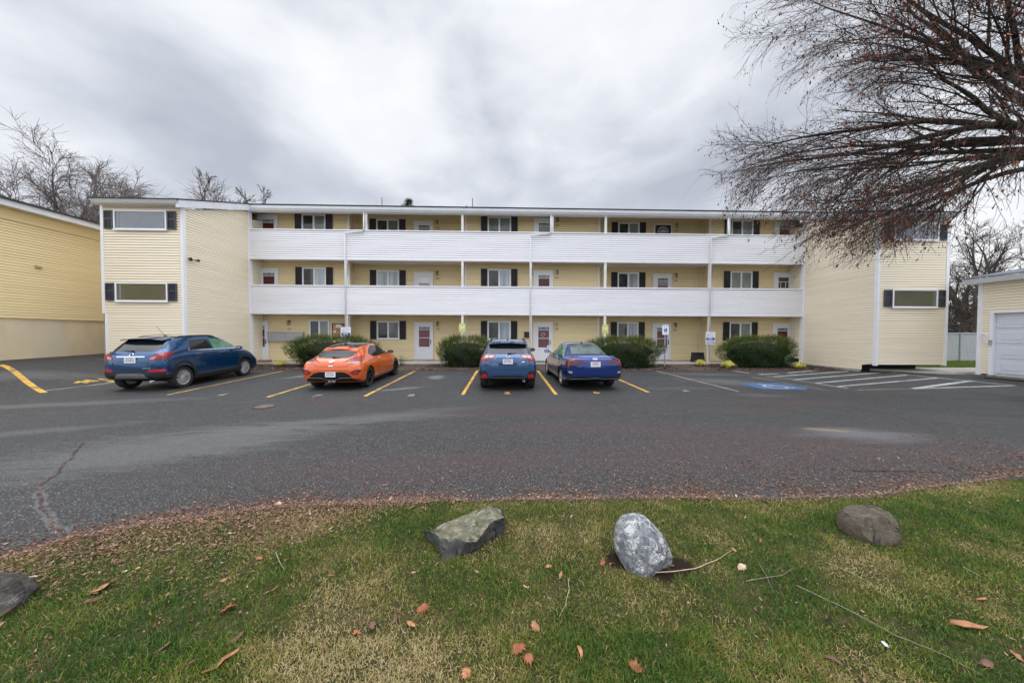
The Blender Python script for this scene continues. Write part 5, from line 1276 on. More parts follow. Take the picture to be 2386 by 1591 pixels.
def make_suv():        # dark blue small SUV at the left
    pm = paint('paint_deep_blue', (0.002, 0.048, 0.145), .6); R = .345
    st = [(0.00, .60, .46, .84, .92, .56, .46), (.05, .76, .40, 1.00, 1.08, .70, .62), (.12, .835, .38, 1.08, 1.18, .80, .69), (.24, .885, .35, 1.13, 1.31, .81, .68), (.38, .888, .30, 1.155, 1.45, .815, .65),
          (.50, .888, .26, 1.165, 1.55, .815, .625), (.66, .888, .22, 1.17, 1.605, .82, .61), (1.2, .888, .20, 1.165, 1.655, .825, .605), (1.9, .885, .20, 1.14, 1.66, .825, .60), (2.35, .885, .20, 1.115, 1.62, .82, .59),
          (2.72, .885, .20, 1.09, 1.49, .82, .60), (3.10, .882, .20, 1.06, 1.27, .81, .66), (3.32, .88, .20, 1.03, 1.15, .79, .66), (3.75, .865, .20, .95, 1.06, .72, .60), (4.05, .82, .21, .80, .89, .66, .52), (4.22, .70, .25, .68, .74, .56, .42), (4.28, .52, .33, .56, .60, .44, .34)]
    c = Car('blue_suv', 'dark blue small SUV with chrome window trim parked nearest the left end', (-10.98, 9.80, ground_z(-10.98, 9.80)), radians(2.0), st, pm, (.68, 3.235), R, ky=.965, zrear=[(.20, .31), (.30, .405), (.535, .625), (.80, .935), (1.05, 1.175), (1.46, 1.485), (2, 2)], zside=[(.1, .1), (.45, .47), (.86, .98), (1.05, 1.185), (1.30, 1.36), (1.52, 1.53), (2, 2)])
    c.add_wheels(M['rim_silver'], 10, 'double')
    c.patch('rear_window', M['car_glass'], [(-.62, 1.10), (-.40, 1.075), (.40, 1.075), (.62, 1.10), (.70, 1.20), (.60, 1.46), (-.60, 1.46), (-.70, 1.20)], 'rear')
    c.patch('side_window', M['car_glass'], [(.98, 1.06), (1.06, 1.30), (1.20, 1.47), (1.80, 1.52), (1.86, 1.04)], 'right'); c.patch('side_window', M['car_glass_green'], [(1.95, 1.03), (1.90, 1.52), (2.25, 1.50), (2.62, 1.34), (2.84, 1.02)], 'right')
    c.patch('side_window', M['car_glass_green'], [(2.88, 1.02), (2.68, 1.31), (2.80, 1.25), (3.06, 1.02)], 'right'); c.patch('side_window', M['car_glass'], [(.98, 1.06), (1.06, 1.30), (1.20, 1.47), (2.25, 1.50), (2.84, 1.02)], 'left')
    c.sides('window_trim', M['chrome'], [(.95, 1.03), (3.08, .985), (3.08, 1.012), (1.00, 1.058), (1.04, 1.16), (1.01, 1.16)], off=.007, grid=.05)
    c.patch('windscreen', M['car_glass'], [(-.56, 3.18), (.56, 3.18), (.50, 2.52), (-.50, 2.52)], 'top')
    spoiler(c, .26, .60, 1.575, 1.618, .60, .60, .05, pm)
    lamp = [(.47, .84), (.60, .97), (.86, 1.05), (.95, 1.05), (.95, .93), (.70, .83)]
    for s in (1, -1):
        l = c.patch('tail_light', M['lamp_red'], [(.46*s, .80), (.56*s, .93), (.80*s, 1.02), (.85*s, 1.02), (.85*s, .90), (.66*s, .80)], 'rear', off=.012); c.patch('reversing_lamp', M['lamp_clear'], [(.51*s, .83), (.57*s, .90), (.68*s, .925), (.64*s, .84)], 'rear', off=.016, parent=l)
    c.patch('tail_light', M['lamp_red'], [(.02, .84), (.03, .97), (.20, 1.035), (.46, 1.055), (.36, .96), (.16, .84)], 'right', off=.010); c.patch('tail_light', M['lamp_red'], [(.02, .84), (.03, .97), (.20, 1.035), (.46, 1.055), (.36, .96), (.16, .84)], 'left', off=.012)
    c.patch('chrome_bar', M['chrome'], [(-.38, .895), (.38, .895), (.40, .925), (-.40, .925)], 'rear', off=.018)
    c.emblem(.965, .050); c.plate_(.80, 'CKA0952'); c.badge('ENCORE', .44, .60, .055)
    wiper(c, -.02, 1.075, -.30, 1.10)
    c.patch('lower_bumper', M['car_black'], [(-.89, .30), (.89, .30), (.89, .50), (.60, .535), (-.60, .535), (-.89, .50)], 'rear', off=.014); c.patch('skid_plate', M['car_grey'], [(-.46, .30), (.46, .30), (.36, .44), (.22, .455), (-.22, .455), (-.36, .44)], 'rear', off=.024)
    c.both('rear_reflector', M['reflector_red'], [(.48, .51), (.86, .50), (.84, .57), (.56, .575)], off=.018)
    c.sides('sill_cladding', M['car_black'], [(1.15, .20), (3.12, .20), (3.12, .37), (1.15, .37)], off=.010); c.sides('sill_trim', M['chrome'], [(1.22, .385), (3.05, .40), (3.05, .412), (1.22, .397)], off=.010)
    for y in c.wheels: c.sides('arch_trim', M['car_black'], arch_ring(y/c.ky, R, R*1.09, R*1.28, .30), off=.010)
    c.sides('bumper_corner', M['car_black'], [(.04, .32), (.28, .28), (.28, .50), (.06, .52)], off=.012)
    for s in ('left', 'right'):
        c.line('panel_seam', M['car_black'], [(1.90, .40), (1.92, .70), (1.88, 1.02)], s); c.line('panel_seam', M['car_black'], [(2.98, .42), (3.06, .70), (3.04, .98)], s); c.line('panel_seam', M['car_black'], [(1.30, .48), (1.12, .80), (1.02, 1.02)], s)
        c.patch('door_handle', M['chrome'], [(1.20, .905), (1.40, .905), (1.40, .93), (1.20, .935)], s, off=.03); c.patch('door_handle', M['chrome'], [(2.14, .885), (2.34, .88), (2.34, .91), (2.14, .91)], s, off=.03)
    c.both('panel_seam', M['car_black'], [(.0, .575), (.40, .575), (.47, .62), (.50, .78), (.49, .78), (.455, .625), (.395, .583), (.0, .583)], off=.003)
    for s in (-1, 1):
        P = [c.hit((s*.56, y, 4), (0, 0, -1))[0] + Vector((0, 0, .03 if 0 < i < 8 else 0)) for i, y in enumerate(np.linspace(.75, 2.25, 9))]
        mb = MB(); mb.tube(P, .018, 6); mb.build('roof_rail', M['car_gloss_black'], c.root)
    h = c.hit((.1, .95, 4), (0, 0, -1))[0]; mb = MB(); mb.tube([h, h+Vector((0, -.26, .30))], .005, 5); mb.lathe([(.05, -.01), (.03, .025), (0, .03)], 12, 'Z', tuple(h)); mb.build('roof_antenna', M['car_black'], c.root)
    mirror_mesh(c, .99, 2.78, 1.15, pm, pm); exhaust(c, .42, .12, .30)
make_suv()

def make_hatch():      # orange coupe-like hatchback
    pm = paint('paint_orange', (0.58, 0.095, 0.010), .15); R = .335
    st = [(0.00, .64, .40, .64, .72, .60, .48), (.05, .82, .33, .76, .84, .74, .60), (.12, .885, .30, .84, .935, .80, .64), (.24, .905, .22, .885, 1.02, .80, .63), (.42, .91, .20, .92, 1.13, .79, .60), (.60, .91, .19, .94, 1.23, .785, .575),
          (.80, .905, .18, .955, 1.305, .78, .56), (1.15, .90, .17, .955, 1.375, .775, .555), (1.75, .89, .17, .935, 1.405, .77, .555), (2.15, .885, .17, .915, 1.375, .77, .55), (2.55, .885, .17, .90, 1.25, .77, .56), (2.95, .89, .17, .89, 1.06, .77, .62),
          (3.20, .895, .17, .875, .96, .75, .62), (3.60, .885, .17, .82, .90, .69, .57), (3.95, .84, .18, .72, .80, .62, .50), (4.15, .70, .21, .60, .66, .52, .42), (4.22, .52, .28, .50, .54, .42, .34)]
    c = Car('orange_hatchback', 'bright orange hatchback with black glass roof and dark wheels', (-5.24, 9.93, ground_z(-5.24, 9.93)), radians(.7), st, pm, (.75, 3.40), R, zrear=[(.17, .26), (.30, .375), (.54, .575), (.80, .81), (2, 2)])
    c.add_wheels(M['rim_dark'], 5, 'double', tw=.225)
    win = [(-.58, 1.06), (-.44, .985), (0, .968), (.44, .985), (.58, 1.06), (.54, 1.175), (.0, 1.20), (-.54, 1.175)]
    c.patch('rear_window', M['car_glass'], win, 'rear')
    c.patch('glass_roof', M['car_gloss_black'], [(-.49, .80), (-.30, .74), (.30, .74), (.49, .80), (.52, 1.5), (.50, 2.2), (-.50, 2.2), (-.52, 1.5)], 'top', off=.006); c.patch('windscreen', M['car_glass'], [(-.58, 3.05), (.58, 3.05), (.51, 2.28), (-.51, 2.28)], 'top')
    spoiler(c, .555, .82, 1.245, 1.318, .54, .53, .018, pm, droop=.06)
    c.sides('side_window', M['car_glass'], [(1.06, 1.07), (1.22, 1.18), (1.55, 1.30), (2.05, 1.305), (2.42, 1.20), (2.78, .985), (1.62, .955), (1.28, .985)])
    for s in (1, -1):
        l = c.patch('tail_light', M['lamp_red'], [(.52*s, .915), (.60*s, 1.00), (.74*s, 1.03), (.88*s, .97), (.89*s, .91), (.80*s, .86), (.56*s, .855)], 'rear', off=.012); c.patch('reversing_lamp', M['lamp_clear'], [(.52*s, .825), (.56*s, .868), (.78*s, .868), (.86*s, .875), (.82*s, .835), (.66*s, .815)], 'rear', off=.014, parent=l)
        f = c.patch('fog_surround', M['car_black'], [(.58*s, .52), (.68*s, .60), (.86*s, .63), (.87*s, .57), (.80*s, .45), (.68*s, .44)], 'rear', off=.006); c.patch('fog_lamp', M['reflector_red'], [(.64*s, .49), (.70*s, .565), (.80*s, .57), (.80*s, .48), (.70*s, .46)], 'rear', off=.012, parent=f)
    for s in ('left', 'right'): c.patch('tail_light', M['lamp_red'], [(.02, .87), (.10, .96), (.24, 1.02), (.42, 1.02), (.30, .95), (.18, .88)], s, off=.010)
    c.patch('lower_bumper', M['car_gloss_black'], [(-.64, .30), (.64, .30), (.60, .40), (.50, .49), (.36, .54), (-.36, .54), (-.50, .49), (-.60, .40)], 'rear', off=.008); c.patch('diffuser', M['car_black'], [(-.80, .215), (.80, .215), (.70, .30), (-.70, .30)], 'rear', off=.014)
    q = c.patch('diffuser_trim', M['car_grey'], [(-.62, .330), (-.30, .325), (-.16, .26), (.16, .26), (.30, .325), (.62, .330), (.62, .345), (.29, .340), (.15, .275), (-.15, .275), (-.29, .340), (-.62, .345)], 'rear', off=.020, grid=.03)
    c.emblem(.885, .055, sx=1.25); h = c.badge('H', 0, .885, .085, sx=1.1); c.badge('VELOSTER', 0, .745, .030); c.plate_(.455, 'BSZ0050', off=.02)
    wiper(c, .02, .985, .22, .99)
    c.both('panel_seam', M['car_black'], [(0, .72), (.42, .722), (.50, .76), (.49, .77), (.415, .730), (0, .728)], off=.003)
    for s in ('left', 'right'):
        c.line('panel_seam', M['car_black'], [(1.62, .32), (1.52, .60), (1.56, .94)], s); c.line('panel_seam', M['car_black'], [(2.86, .34), (2.92, .60), (2.86, .92)], s); c.line('panel_seam', M['car_black'], [(1.62, .32), (2.86, .34)], s, w=.008)
        c.patch('side_skirt', M['car_black'], [(1.18, .165), (2.95, .165), (2.95, .215), (1.18, .215)], s, off=.012); c.patch('door_handle', pm, [(1.66, .80), (1.86, .79), (1.86, .825), (1.66, .835)], s, off=.022)
        c.patch('window_trim', M['car_gloss_black'], [(1.06, 1.055), (1.28, .965), (1.62, .938), (2.80, .968), (2.80, .985), (1.62, .955), (1.28, .985), (1.08, 1.07)], s, off=.006)
    mirror_mesh(c, .97, 2.52, 1.02, pm, M['car_black']); fin(c, 1.05, M['car_black'])
    for x in (-.06, .06): exhaust(c, x, .06, .30, .045)
make_hatch()

def make_crossover():  # lighter blue crossover in the middle
    pm = paint('paint_mid_blue', (0.034, 0.088, 0.205), .4); R = .345
    st = [(0.00, .62, .46, .84, .92, .60, .52), (.05, .80, .40, .97, 1.04, .74, .64), (.12, .86, .37, 1.03, 1.085, .79, .70), (.22, .885, .33, 1.05, 1.20, .80, .69), (.36, .89, .29, 1.04, 1.36, .80, .655), (.46, .90, .24, 1.045, 1.465, .80, .63),
          (.62, .90, .22, 1.045, 1.52, .805, .615), (1.2, .90, .20, 1.03, 1.56, .81, .605), (2.0, .895, .20, 1.005, 1.56, .81, .60), (2.45, .895, .20, .985, 1.52, .805, .59), (2.85, .892, .20, .97, 1.37, .80, .60), (3.25, .89, .20, .955, 1.13, .79, .65),
          (3.48, .885, .20, .94, 1.03, .77, .65), (3.90, .87, .20, .88, .97, .71, .60), (4.22, .82, .21, .78, .87, .64, .52), (4.40, .70, .25, .66, .72, .56, .42), (4.465, .52, .33, .55, .6, .44, .34)]
    c = Car('blue_crossover', 'mid blue crossover with roof rails, straight behind its lines, in the middle', (0.15, 9.84, ground_z(0.15, 9.84)), radians(-.4), st, pm, (.74, 3.405), R, ky=.975, zrear=[(.2, .29), (.245, .335), (.435, .52), (.84, .945), (1.07, 1.115), (1.13, 1.14), (2, 2)])
    c.add_wheels(M['rim_dark'], 5, 'double')
    c.patch('rear_window', M['car_glass'], [(-.68, 1.12), (-.40, 1.095), (.40, 1.095), (.68, 1.12), (.66, 1.20), (.57, 1.40), (-.57, 1.40), (-.66, 1.20)], 'rear')
    c.sides('side_window', M['car_glass'], [(.62, 1.10), (.98, 1.36), (1.30, 1.43), (2.30, 1.43), (2.66, 1.30), (2.98, 1.01), (1.2, 1.05)]); c.patch('windscreen', M['car_glass'], [(-.57, 3.33), (.57, 3.33), (.51, 2.62), (-.51, 2.62)], 'top')
    spoiler(c, .24, .56, 1.475, 1.528, .615, .61, .045, pm); mb = None
    for s in (1, -1):
        l = c.patch('tail_light', M['lamp_red'], [(.37*s, 1.045), (.43*s, .935), (.60*s, .90), (.86*s, .84), (.885*s, .90), (.86*s, 1.04), (.80*s, 1.07)], 'rear', off=.012)
        c.patch('reversing_lamp', M['lamp_clear'], [(.42*s, 1.025), (.46*s, .955), (.58*s, .945), (.58*s, 1.03)], 'rear', off=.016, parent=l); c.patch('reversing_lamp', M['lamp_clear'], [(.60*s, 1.03), (.60*s, .945), (.71*s, .935), (.71*s, 1.035)], 'rear', off=.016, parent=l)
        c.patch('bumper_corner', M['car_black'], [(.60*s, .28), (.90*s, .26), (.90*s, .54), (.66*s, .55), (.60*s, .46)], 'rear', off=.012); c.patch('rear_reflector', M['reflector_red'], [(.62*s, .315), (.62*s, .40), (.66*s, .435), (.79*s, .43), (.80*s, .34), (.76*s, .31)], 'rear', off=.022)
        c.patch('bumper_crease', M['chrome'] if False else pm, [(.52*s, .60), (.63*s, .60), (.62*s, .622), (.53*s, .618)], 'rear', off=.016)
    for s in ('left', 'right'): c.patch('tail_light', M['lamp_red'], [(.02, .92), (.02, 1.03), (.14, 1.06), (.40, 1.04), (.32, .97), (.20, .88)], s, off=.010)
    c.patch('lower_bumper', M['car_black'], [(-.90, .245), (.90, .245), (.90, .30), (.60, .315), (-.60, .315), (-.90, .30)], 'rear', off=.012); c.patch('bumper_insert', M['car_black'], [(-.46, .335), (.46, .335), (.50, .365), (.46, .40), (-.46, .40), (-.50, .365)], 'rear', off=.006); c.patch('bumper_trim', M['car_grey'], [(-.47, .32), (.47, .32), (.50, .34), (-.50, .34)], 'rear', off=.014)
    c.patch('plate_recess', paint('paint_mid_blue_shaded', (0.028, 0.073, 0.175), .4), [(-.34, .93), (-.28, .72), (-.22, .685), (.22, .685), (.28, .72), (.34, .93)], 'rear', off=.002)  # darker copy of the body paint, with the recess shadow in its colour
    c.patch('recess_lip', pm, [(-.30, .71), (-.23, .67), (.23, .67), (.30, .71), (.28, .715), (.22, .688), (-.22, .688), (-.28, .715)], 'rear', off=.02, grid=.03)
    c.patch('hatch_trim', M['car_gloss_black'], [(-.36, .935), (.36, .935), (.37, .95), (-.37, .95)], 'rear', off=.010)
    c.emblem(.985, .045, sx=1.6); c.plate_(.815, 'BZY0090'); c.badge('CROSSTREK', -.43, .80, .042); c.badge('AWD', .47, .80, .036)
    wiper(c, .02, 1.13, .26, 1.145)
    c.both('panel_seam', M['car_black'], [(0, .575), (.46, .577), (.53, .63), (.56, .88), (.55, .88), (.52, .635), (.455, .586), (0, .583)], off=.003)
    c.sides('sill_cladding', M['car_black'], [(1.15, .20), (3.2, .20), (3.2, .36), (1.15, .36)], off=.010)
    for y in c.wheels: c.sides('arch_trim', M['car_black'], arch_ring(y/c.ky, R, R*1.09, R*1.25, .30), off=.010)
    for s in (-1, 1):
        P = [c.hit((s*.565, y, 4), (0, 0, -1))[0] + Vector((0, 0, .055 if 0 < i < 9 else 0)) for i, y in enumerate(np.linspace(.70, 2.45, 10))]
        mb = MB(); mb.tube(P, .018, 6); mb.tube([P[4]-Vector((0, 0, .06)), P[4]], .02, 6); mb.build('roof_rail', M['car_black'], c.root)
    for s in ('left', 'right'):
        c.line('panel_seam', M['car_black'], [(1.98, .40), (2.0, .7), (1.96, 1.03)], s); c.patch('door_handle', pm, [(2.14, .88), (2.34, .875), (2.34, .905), (2.14, .905)], s, off=.03)
    mirror_mesh(c, 1.0, 2.96, 1.08, pm, M['car_black']); fin(c, .92, pm); exhaust(c, .50, .14, .30)
make_crossover()

def make_sedan():      # cobalt blue saloon
    pm = paint('paint_cobalt', (0.002, 0.028, 0.175), .45); R = .325
    st = [(0.00, .62, .44, .80, .88, .60, .48), (.05, .80, .38, .93, 1.00, .74, .60), (.12, .868, .34, .975, 1.07, .79, .66), (.20, .885, .31, .98, 1.088, .80, .67), (.45, .893, .25, .975, 1.09, .80, .65), (.66, .896, .19, .968, 1.085, .80, .64), (.95, .90, .18, .97, 1.20, .80, .60), (1.30, .90, .18, .97, 1.345, .795, .57),
          (1.65, .90, .18, .965, 1.415, .79, .56), (2.15, .895, .18, .95, 1.44, .79, .56), (2.55, .895, .18, .935, 1.405, .785, .55), (2.95, .895, .18, .92, 1.25, .785, .57), (3.35, .893, .18, .905, 1.03, .78, .63), (3.55, .89, .18, .89, .955, .76, .63), (4.05, .87, .18, .81, .88, .69, .58), (4.40, .81, .19, .70, .78, .62, .5), (4.58, .68, .22, .58, .64, .52, .4), (4.64, .5, .3, .48, .53, .42, .32)]
    c = Car('blue_sedan', 'cobalt blue four door saloon parked right of the middle', (2.84, 9.81, ground_z(2.84, 9.81)), radians(2.2), st, pm, (.96, 3.66), R, ky=.98, zrear=[(.18, .28), (.245, .345), (.42, .51), (.74, .845), (.905, .985), (1.02, 1.055), (2, 2)])
    c.add_wheels(M['rim_silver'], 5, 'double')
    c.patch('rear_window', M['car_glass_pale'], [(-.56, .74), (.56, .74), (.50, 1.36), (.30, 1.42), (-.30, 1.42), (-.50, 1.36)], 'top'); c.patch('window_border', M['car_gloss_black'], [(-.50, 1.36), (-.30, 1.42), (.30, 1.42), (.50, 1.36), (.51, 1.43), (.30, 1.49), (-.30, 1.49), (-.51, 1.43)], 'top', off=.005)
    c.patch('windscreen', M['car_glass'], [(-.58, 3.42), (.58, 3.42), (.51, 2.70), (-.51, 2.70)], 'top')
    c.sides('side_window', M['car_glass_green'], [(1.00, 1.00), (1.22, 1.14), (1.62, 1.30), (2.06, 1.34), (2.06, .985)]); c.sides('side_window', M['car_glass_green'], [(2.13, .985), (2.13, 1.34), (2.45, 1.33), (2.75, 1.21), (3.14, .96)])
    c.sides('window_trim', M['car_gloss_black'], [(.95, .985), (3.18, .94), (3.18, .957), (1.0, 1.003)], off=.006)
    for s in (1, -1):
        l = c.patch('tail_light', M['lamp_dark_red'], [(.28*s, .845), (.36*s, .80), (.60*s, .77), (.88*s, .74), (.885*s, .86), (.78*s, .905), (.56*s, .885)], 'rear', off=.012); c.patch('light_bar', M['lamp_red'], [(.36*s, .865), (.60*s, .868), (.86*s, .85), (.86*s, .862), (.60*s, .88), (.40*s, .876)], 'rear', off=.016, parent=l, grid=.03)
        c.patch('corner_vent', M['car_gloss_black'], [(.70*s, .42), (.84*s, .42), (.86*s, .52), (.80*s, .56), (.70*s, .55)], 'rear', off=.006); c.patch('rear_reflector', M['lamp_clear'], [(.70*s, .46), (.80*s, .47), (.82*s, .53), (.71*s, .53)], 'rear', off=.012)
    for s in ('left', 'right'): c.patch('tail_light', M['lamp_dark_red'], [(.02, .76), (.02, .86), (.10, .90), (.34, .90), (.26, .83), (.14, .76)], s, off=.010)
    c.patch('light_strip', M['lamp_dark_red'], [(-.30, .838), (.30, .838), (.30, .852), (-.30, .852)], 'rear', off=.008)
    c.patch('lower_bumper', M['car_black'], [(-.86, .245), (.86, .245), (.80, .33), (.66, .38), (.20, .36), (-.20, .36), (-.66, .38), (-.80, .33)], 'rear', off=.010); c.patch('bumper_trim', M['car_grey'], [(-.80, .285), (-.20, .285), (-.10, .31), (.10, .31), (.20, .285), (.80, .285), (.78, .302), (.19, .302), (.10, .328), (-.10, .328), (-.19, .302), (-.78, .302)], 'rear', off=.02, grid=.03)
    lip = c.patch('boot_lip', pm, [(-.66, .99), (.66, .99), (.60, 1.03), (-.60, 1.03)], 'rear', off=.022)
    c.plate_(.735, 'CFB9957'); c.badge('KIA', 0, .925, .075, sx=1.25); c.badge('FORTE', -.50, .665, .050)
    c.both('panel_seam', M['car_black'], [(0, .60), (.34, .60), (.50, .66), (.58, .74), (.57, .75), (.495, .67), (.335, .61), (0, .61)], off=.003)
    for s in ('left', 'right'):
        c.line('panel_seam', M['car_black'], [(2.10, .30), (2.12, .60), (2.09, .97)], s); c.line('panel_seam', M['car_black'], [(3.22, .32), (3.28, .60), (3.22, .93)], s); c.line('panel_seam', M['car_black'], [(1.42, .40), (1.26, .70), (1.06, .98)], s); c.line('panel_seam', M['car_black'], [(1.42, .30), (3.22, .32)], s, w=.008)
        c.patch('door_handle', pm, [(1.36, .85), (1.56, .845), (1.56, .875), (1.36, .88)], s, off=.03); c.patch('door_handle', pm, [(2.30, .83), (2.50, .825), (2.50, .855), (2.30, .86)], s, off=.03)
        c.patch('side_skirt', M['car_black'], [(1.48, .18), (3.34, .18), (3.34, .23), (1.48, .23)], s, off=.010)
    mirror_mesh(c, .985, 3.0, 1.03, pm, pm); fin(c, 1.62, pm)
make_sedan()
# ------------------------------------------------------------------ trees, shrubs
def tubes_np(lines, n):
    """many tapered tubes at once: lines = [(points (k,3), radii (k,))]"""
    V = []; Q = []; base = 0
    ang = np.arange(n)*2*pi/n; ca, sa = np.cos(ang)[None, :, None], np.sin(ang)[None, :, None]
    for P, r in lines:
        P = np.asarray(P, float); k = len(P)
        t = np.empty_like(P); t[1:-1] = P[2:]-P[:-2]; t[0] = P[1]-P[0]; t[-1] = P[-1]-P[-2]
        t /= np.linalg.norm(t, axis=1, keepdims=True)+1e-9
        up = np.where(np.abs(t[:, 2:3]) < .9, np.array([[0, 0, 1.0]]), np.array([[1.0, 0, 0]]))
        a = np.cross(t, up); a /= np.linalg.norm(a, axis=1, keepdims=True)+1e-9; b = np.cross(a, t)
        v = P[:, None, :] + (a[:, None, :]*ca + b[:, None, :]*sa)*np.asarray(r)[:, None, None]
        V.append(v.reshape(-1, 3))
        i = np.arange(k-1)[:, None]*n; j = np.arange(n)[None, :]; j2 = (j+1) % n
        Q.append(np.stack([i+j, i+j2, i+n+j2, i+n+j], -1).reshape(-1, 4)+base); base += k*n
    return np.concatenate(V), np.concatenate(Q)
def grow(R, p, d, L, r0, r1, nseg, wig, trop):
    pts = [p]; d = d/np.linalg.norm(d)
    for i in range(nseg):
        d = d + R.normal(0, wig, 3) + np.array([0, 0, trop])/nseg
        d /= np.linalg.norm(d); pts.append(pts[-1]+d*L/nseg)
    return np.array(pts), np.linspace(r0, r1, nseg+1)
def side_dir(R, d, ang):
    a = np.cross(d, R.normal(0, 1, 3)); a /= np.linalg.norm(a)+1e-9
    return d*cos(ang) + a*sin(ang)
def branch_out(R, parent, n, Lr, ang, wig, trop, rk, nseg, t0=.25, keep=None):
    out = []
    P, r = parent; k = len(P)-1
    for i in range(n):
        t = t0+(1-t0)*(i+R.rand())/n; f = t*k; i0 = min(int(f), k-1); u = f-i0
        p = P[i0]*(1-u)+P[i0+1]*u; d = P[i0+1]-P[i0]; d = d/np.linalg.norm(d)
        rr = (r[i0]*(1-u)+r[i0+1]*u)
        L = R.uniform(*Lr)*(1.12-.36*t)
        out.append(grow(R, p, side_dir(R, d, R.uniform(*ang)), L, rr*rk, rr*rk*.35, nseg, wig, trop))
    return out
mat('bark_dark', (0.040, 0.032, 0.026), 0.95, var=.4, scale=12, bump=.6, second=(0.06, 0.065, 0.03))
mat('twig_brown', (0.050, 0.033, 0.028), 0.9, var=.3, scale=8)
mat('bark_grey', (0.10, 0.085, 0.078), 0.95, var=.3, scale=6)
mat('twig_grey', (0.13, 0.105, 0.10), 0.9, var=.3, scale=5)

def make_tree(name, base, label, trunk_mat, twig_mat, seed, stems, l1, l2, l3, rmin=(.010, .006), leaves=0, leaf_tone=None, cat='tree', group=None, cut=None):
    """stems: list of (direction, length, radius, wiggle, tropism, start height)"""
    R = np.random.RandomState(seed)
    T = empty(name, base, label=label, cat=cat, group=group)
    big = []; mid = []; fine = []
    for d, L, r, wg, tr, z0 in stems:
        d = np.array(d, float); s = grow(R, np.array([0, 0, z0], float), d, L, r, r*.10, 10, wg, tr); big.append(s)
        if leaves > 5000 and z0 == 0: continue            # the bole itself is bare
        A = branch_out(R, s, *l1); big += A
        for a in A:
            B_ = branch_out(R, a, *l2); mid += B_
            for b in B_: fine += branch_out(R, b, *l3)
        E = branch_out(R, s, max(2, l2[0]//2), *l2[1:]); mid += E
        for b in E: fine += branch_out(R, b, *l3)
    off = np.array(base)
    if cut:
        fine = [f for f in fine if cut(f[0][-1]+off)]; mid = [f for f in mid if cut(f[0][-1]+off)]
    for L_, m in ((mid, rmin[0]), (fine, rmin[1])):
        for i, (P, r) in enumerate(L_): L_[i] = (P, np.maximum(r, m*np.linspace(1, .55, len(r))))
    V, Q = tubes_np(big, 7); fast_mesh('trunk', V, Q, trunk_mat, T, smooth=True)
    V, Q = tubes_np(mid, 4); V2, Q2 = tubes_np(fine, 3)
    fast_mesh('crown', np.concatenate([V, V2]), np.concatenate([Q, Q2+len(V)]), twig_mat, T)
    if leaves:
        m = MATS.get('dead_leaf') or tone_mat('dead_leaf', [(0.0, (0.05, 0.014, 0.010)), (0.5, (0.17, 0.050, 0.026)), (1.0, (0.30, 0.12, 0.06))], .7)
        pick = R.randint(0, len(fine), leaves); X = []; 
        ends = []
        cl = R.rand(len(fine)) 
        for i in pick:
            P, r = fine[i]
            # hold on in bunches: only some twigs keep theirs
            if cl[i] < .40 and R.rand() < .75: continue
            k = R.randint(1, len(P)); ends.append(P[k] + R.normal(0, .03, 3))
        E = np.array(ends); n = len(E); a = R.uniform(0, 2*pi, n); s = R.uniform(.020, .052, n); w = s*R.uniform(.28, .6, n)
        dx, dy = np.cos(a)*w, np.sin(a)*w; tx = R.normal(0, .35, n)*s; ty = R.normal(0, .35, n)*s
        V = np.empty((n, 6, 3)); Z = lambda f: E[:, 2]-s*f
        for k_, (sx, f) in enumerate(((-.25, 0), (.25, 0), (-1, .8), (1, .8), (-.2, 1.8), (.2, 1.8))):
            V[:, k_, 0] = E[:, 0]+dx*sx+tx*f; V[:, k_, 1] = E[:, 1]+dy*sx+ty*f+(.35*w*(f == .8)); V[:, k_, 2] = Z(f)
        b = (np.arange(n)*6)[:, None]; Q = np.concatenate([b+np.array([[0, 1, 3, 2]]), b+np.array([[2, 3, 5, 4]])])
        fast_mesh('leaves', V.reshape(-1, 3), Q, m, T, attr={'tone': np.repeat(R.rand(n), 6)})
    return T

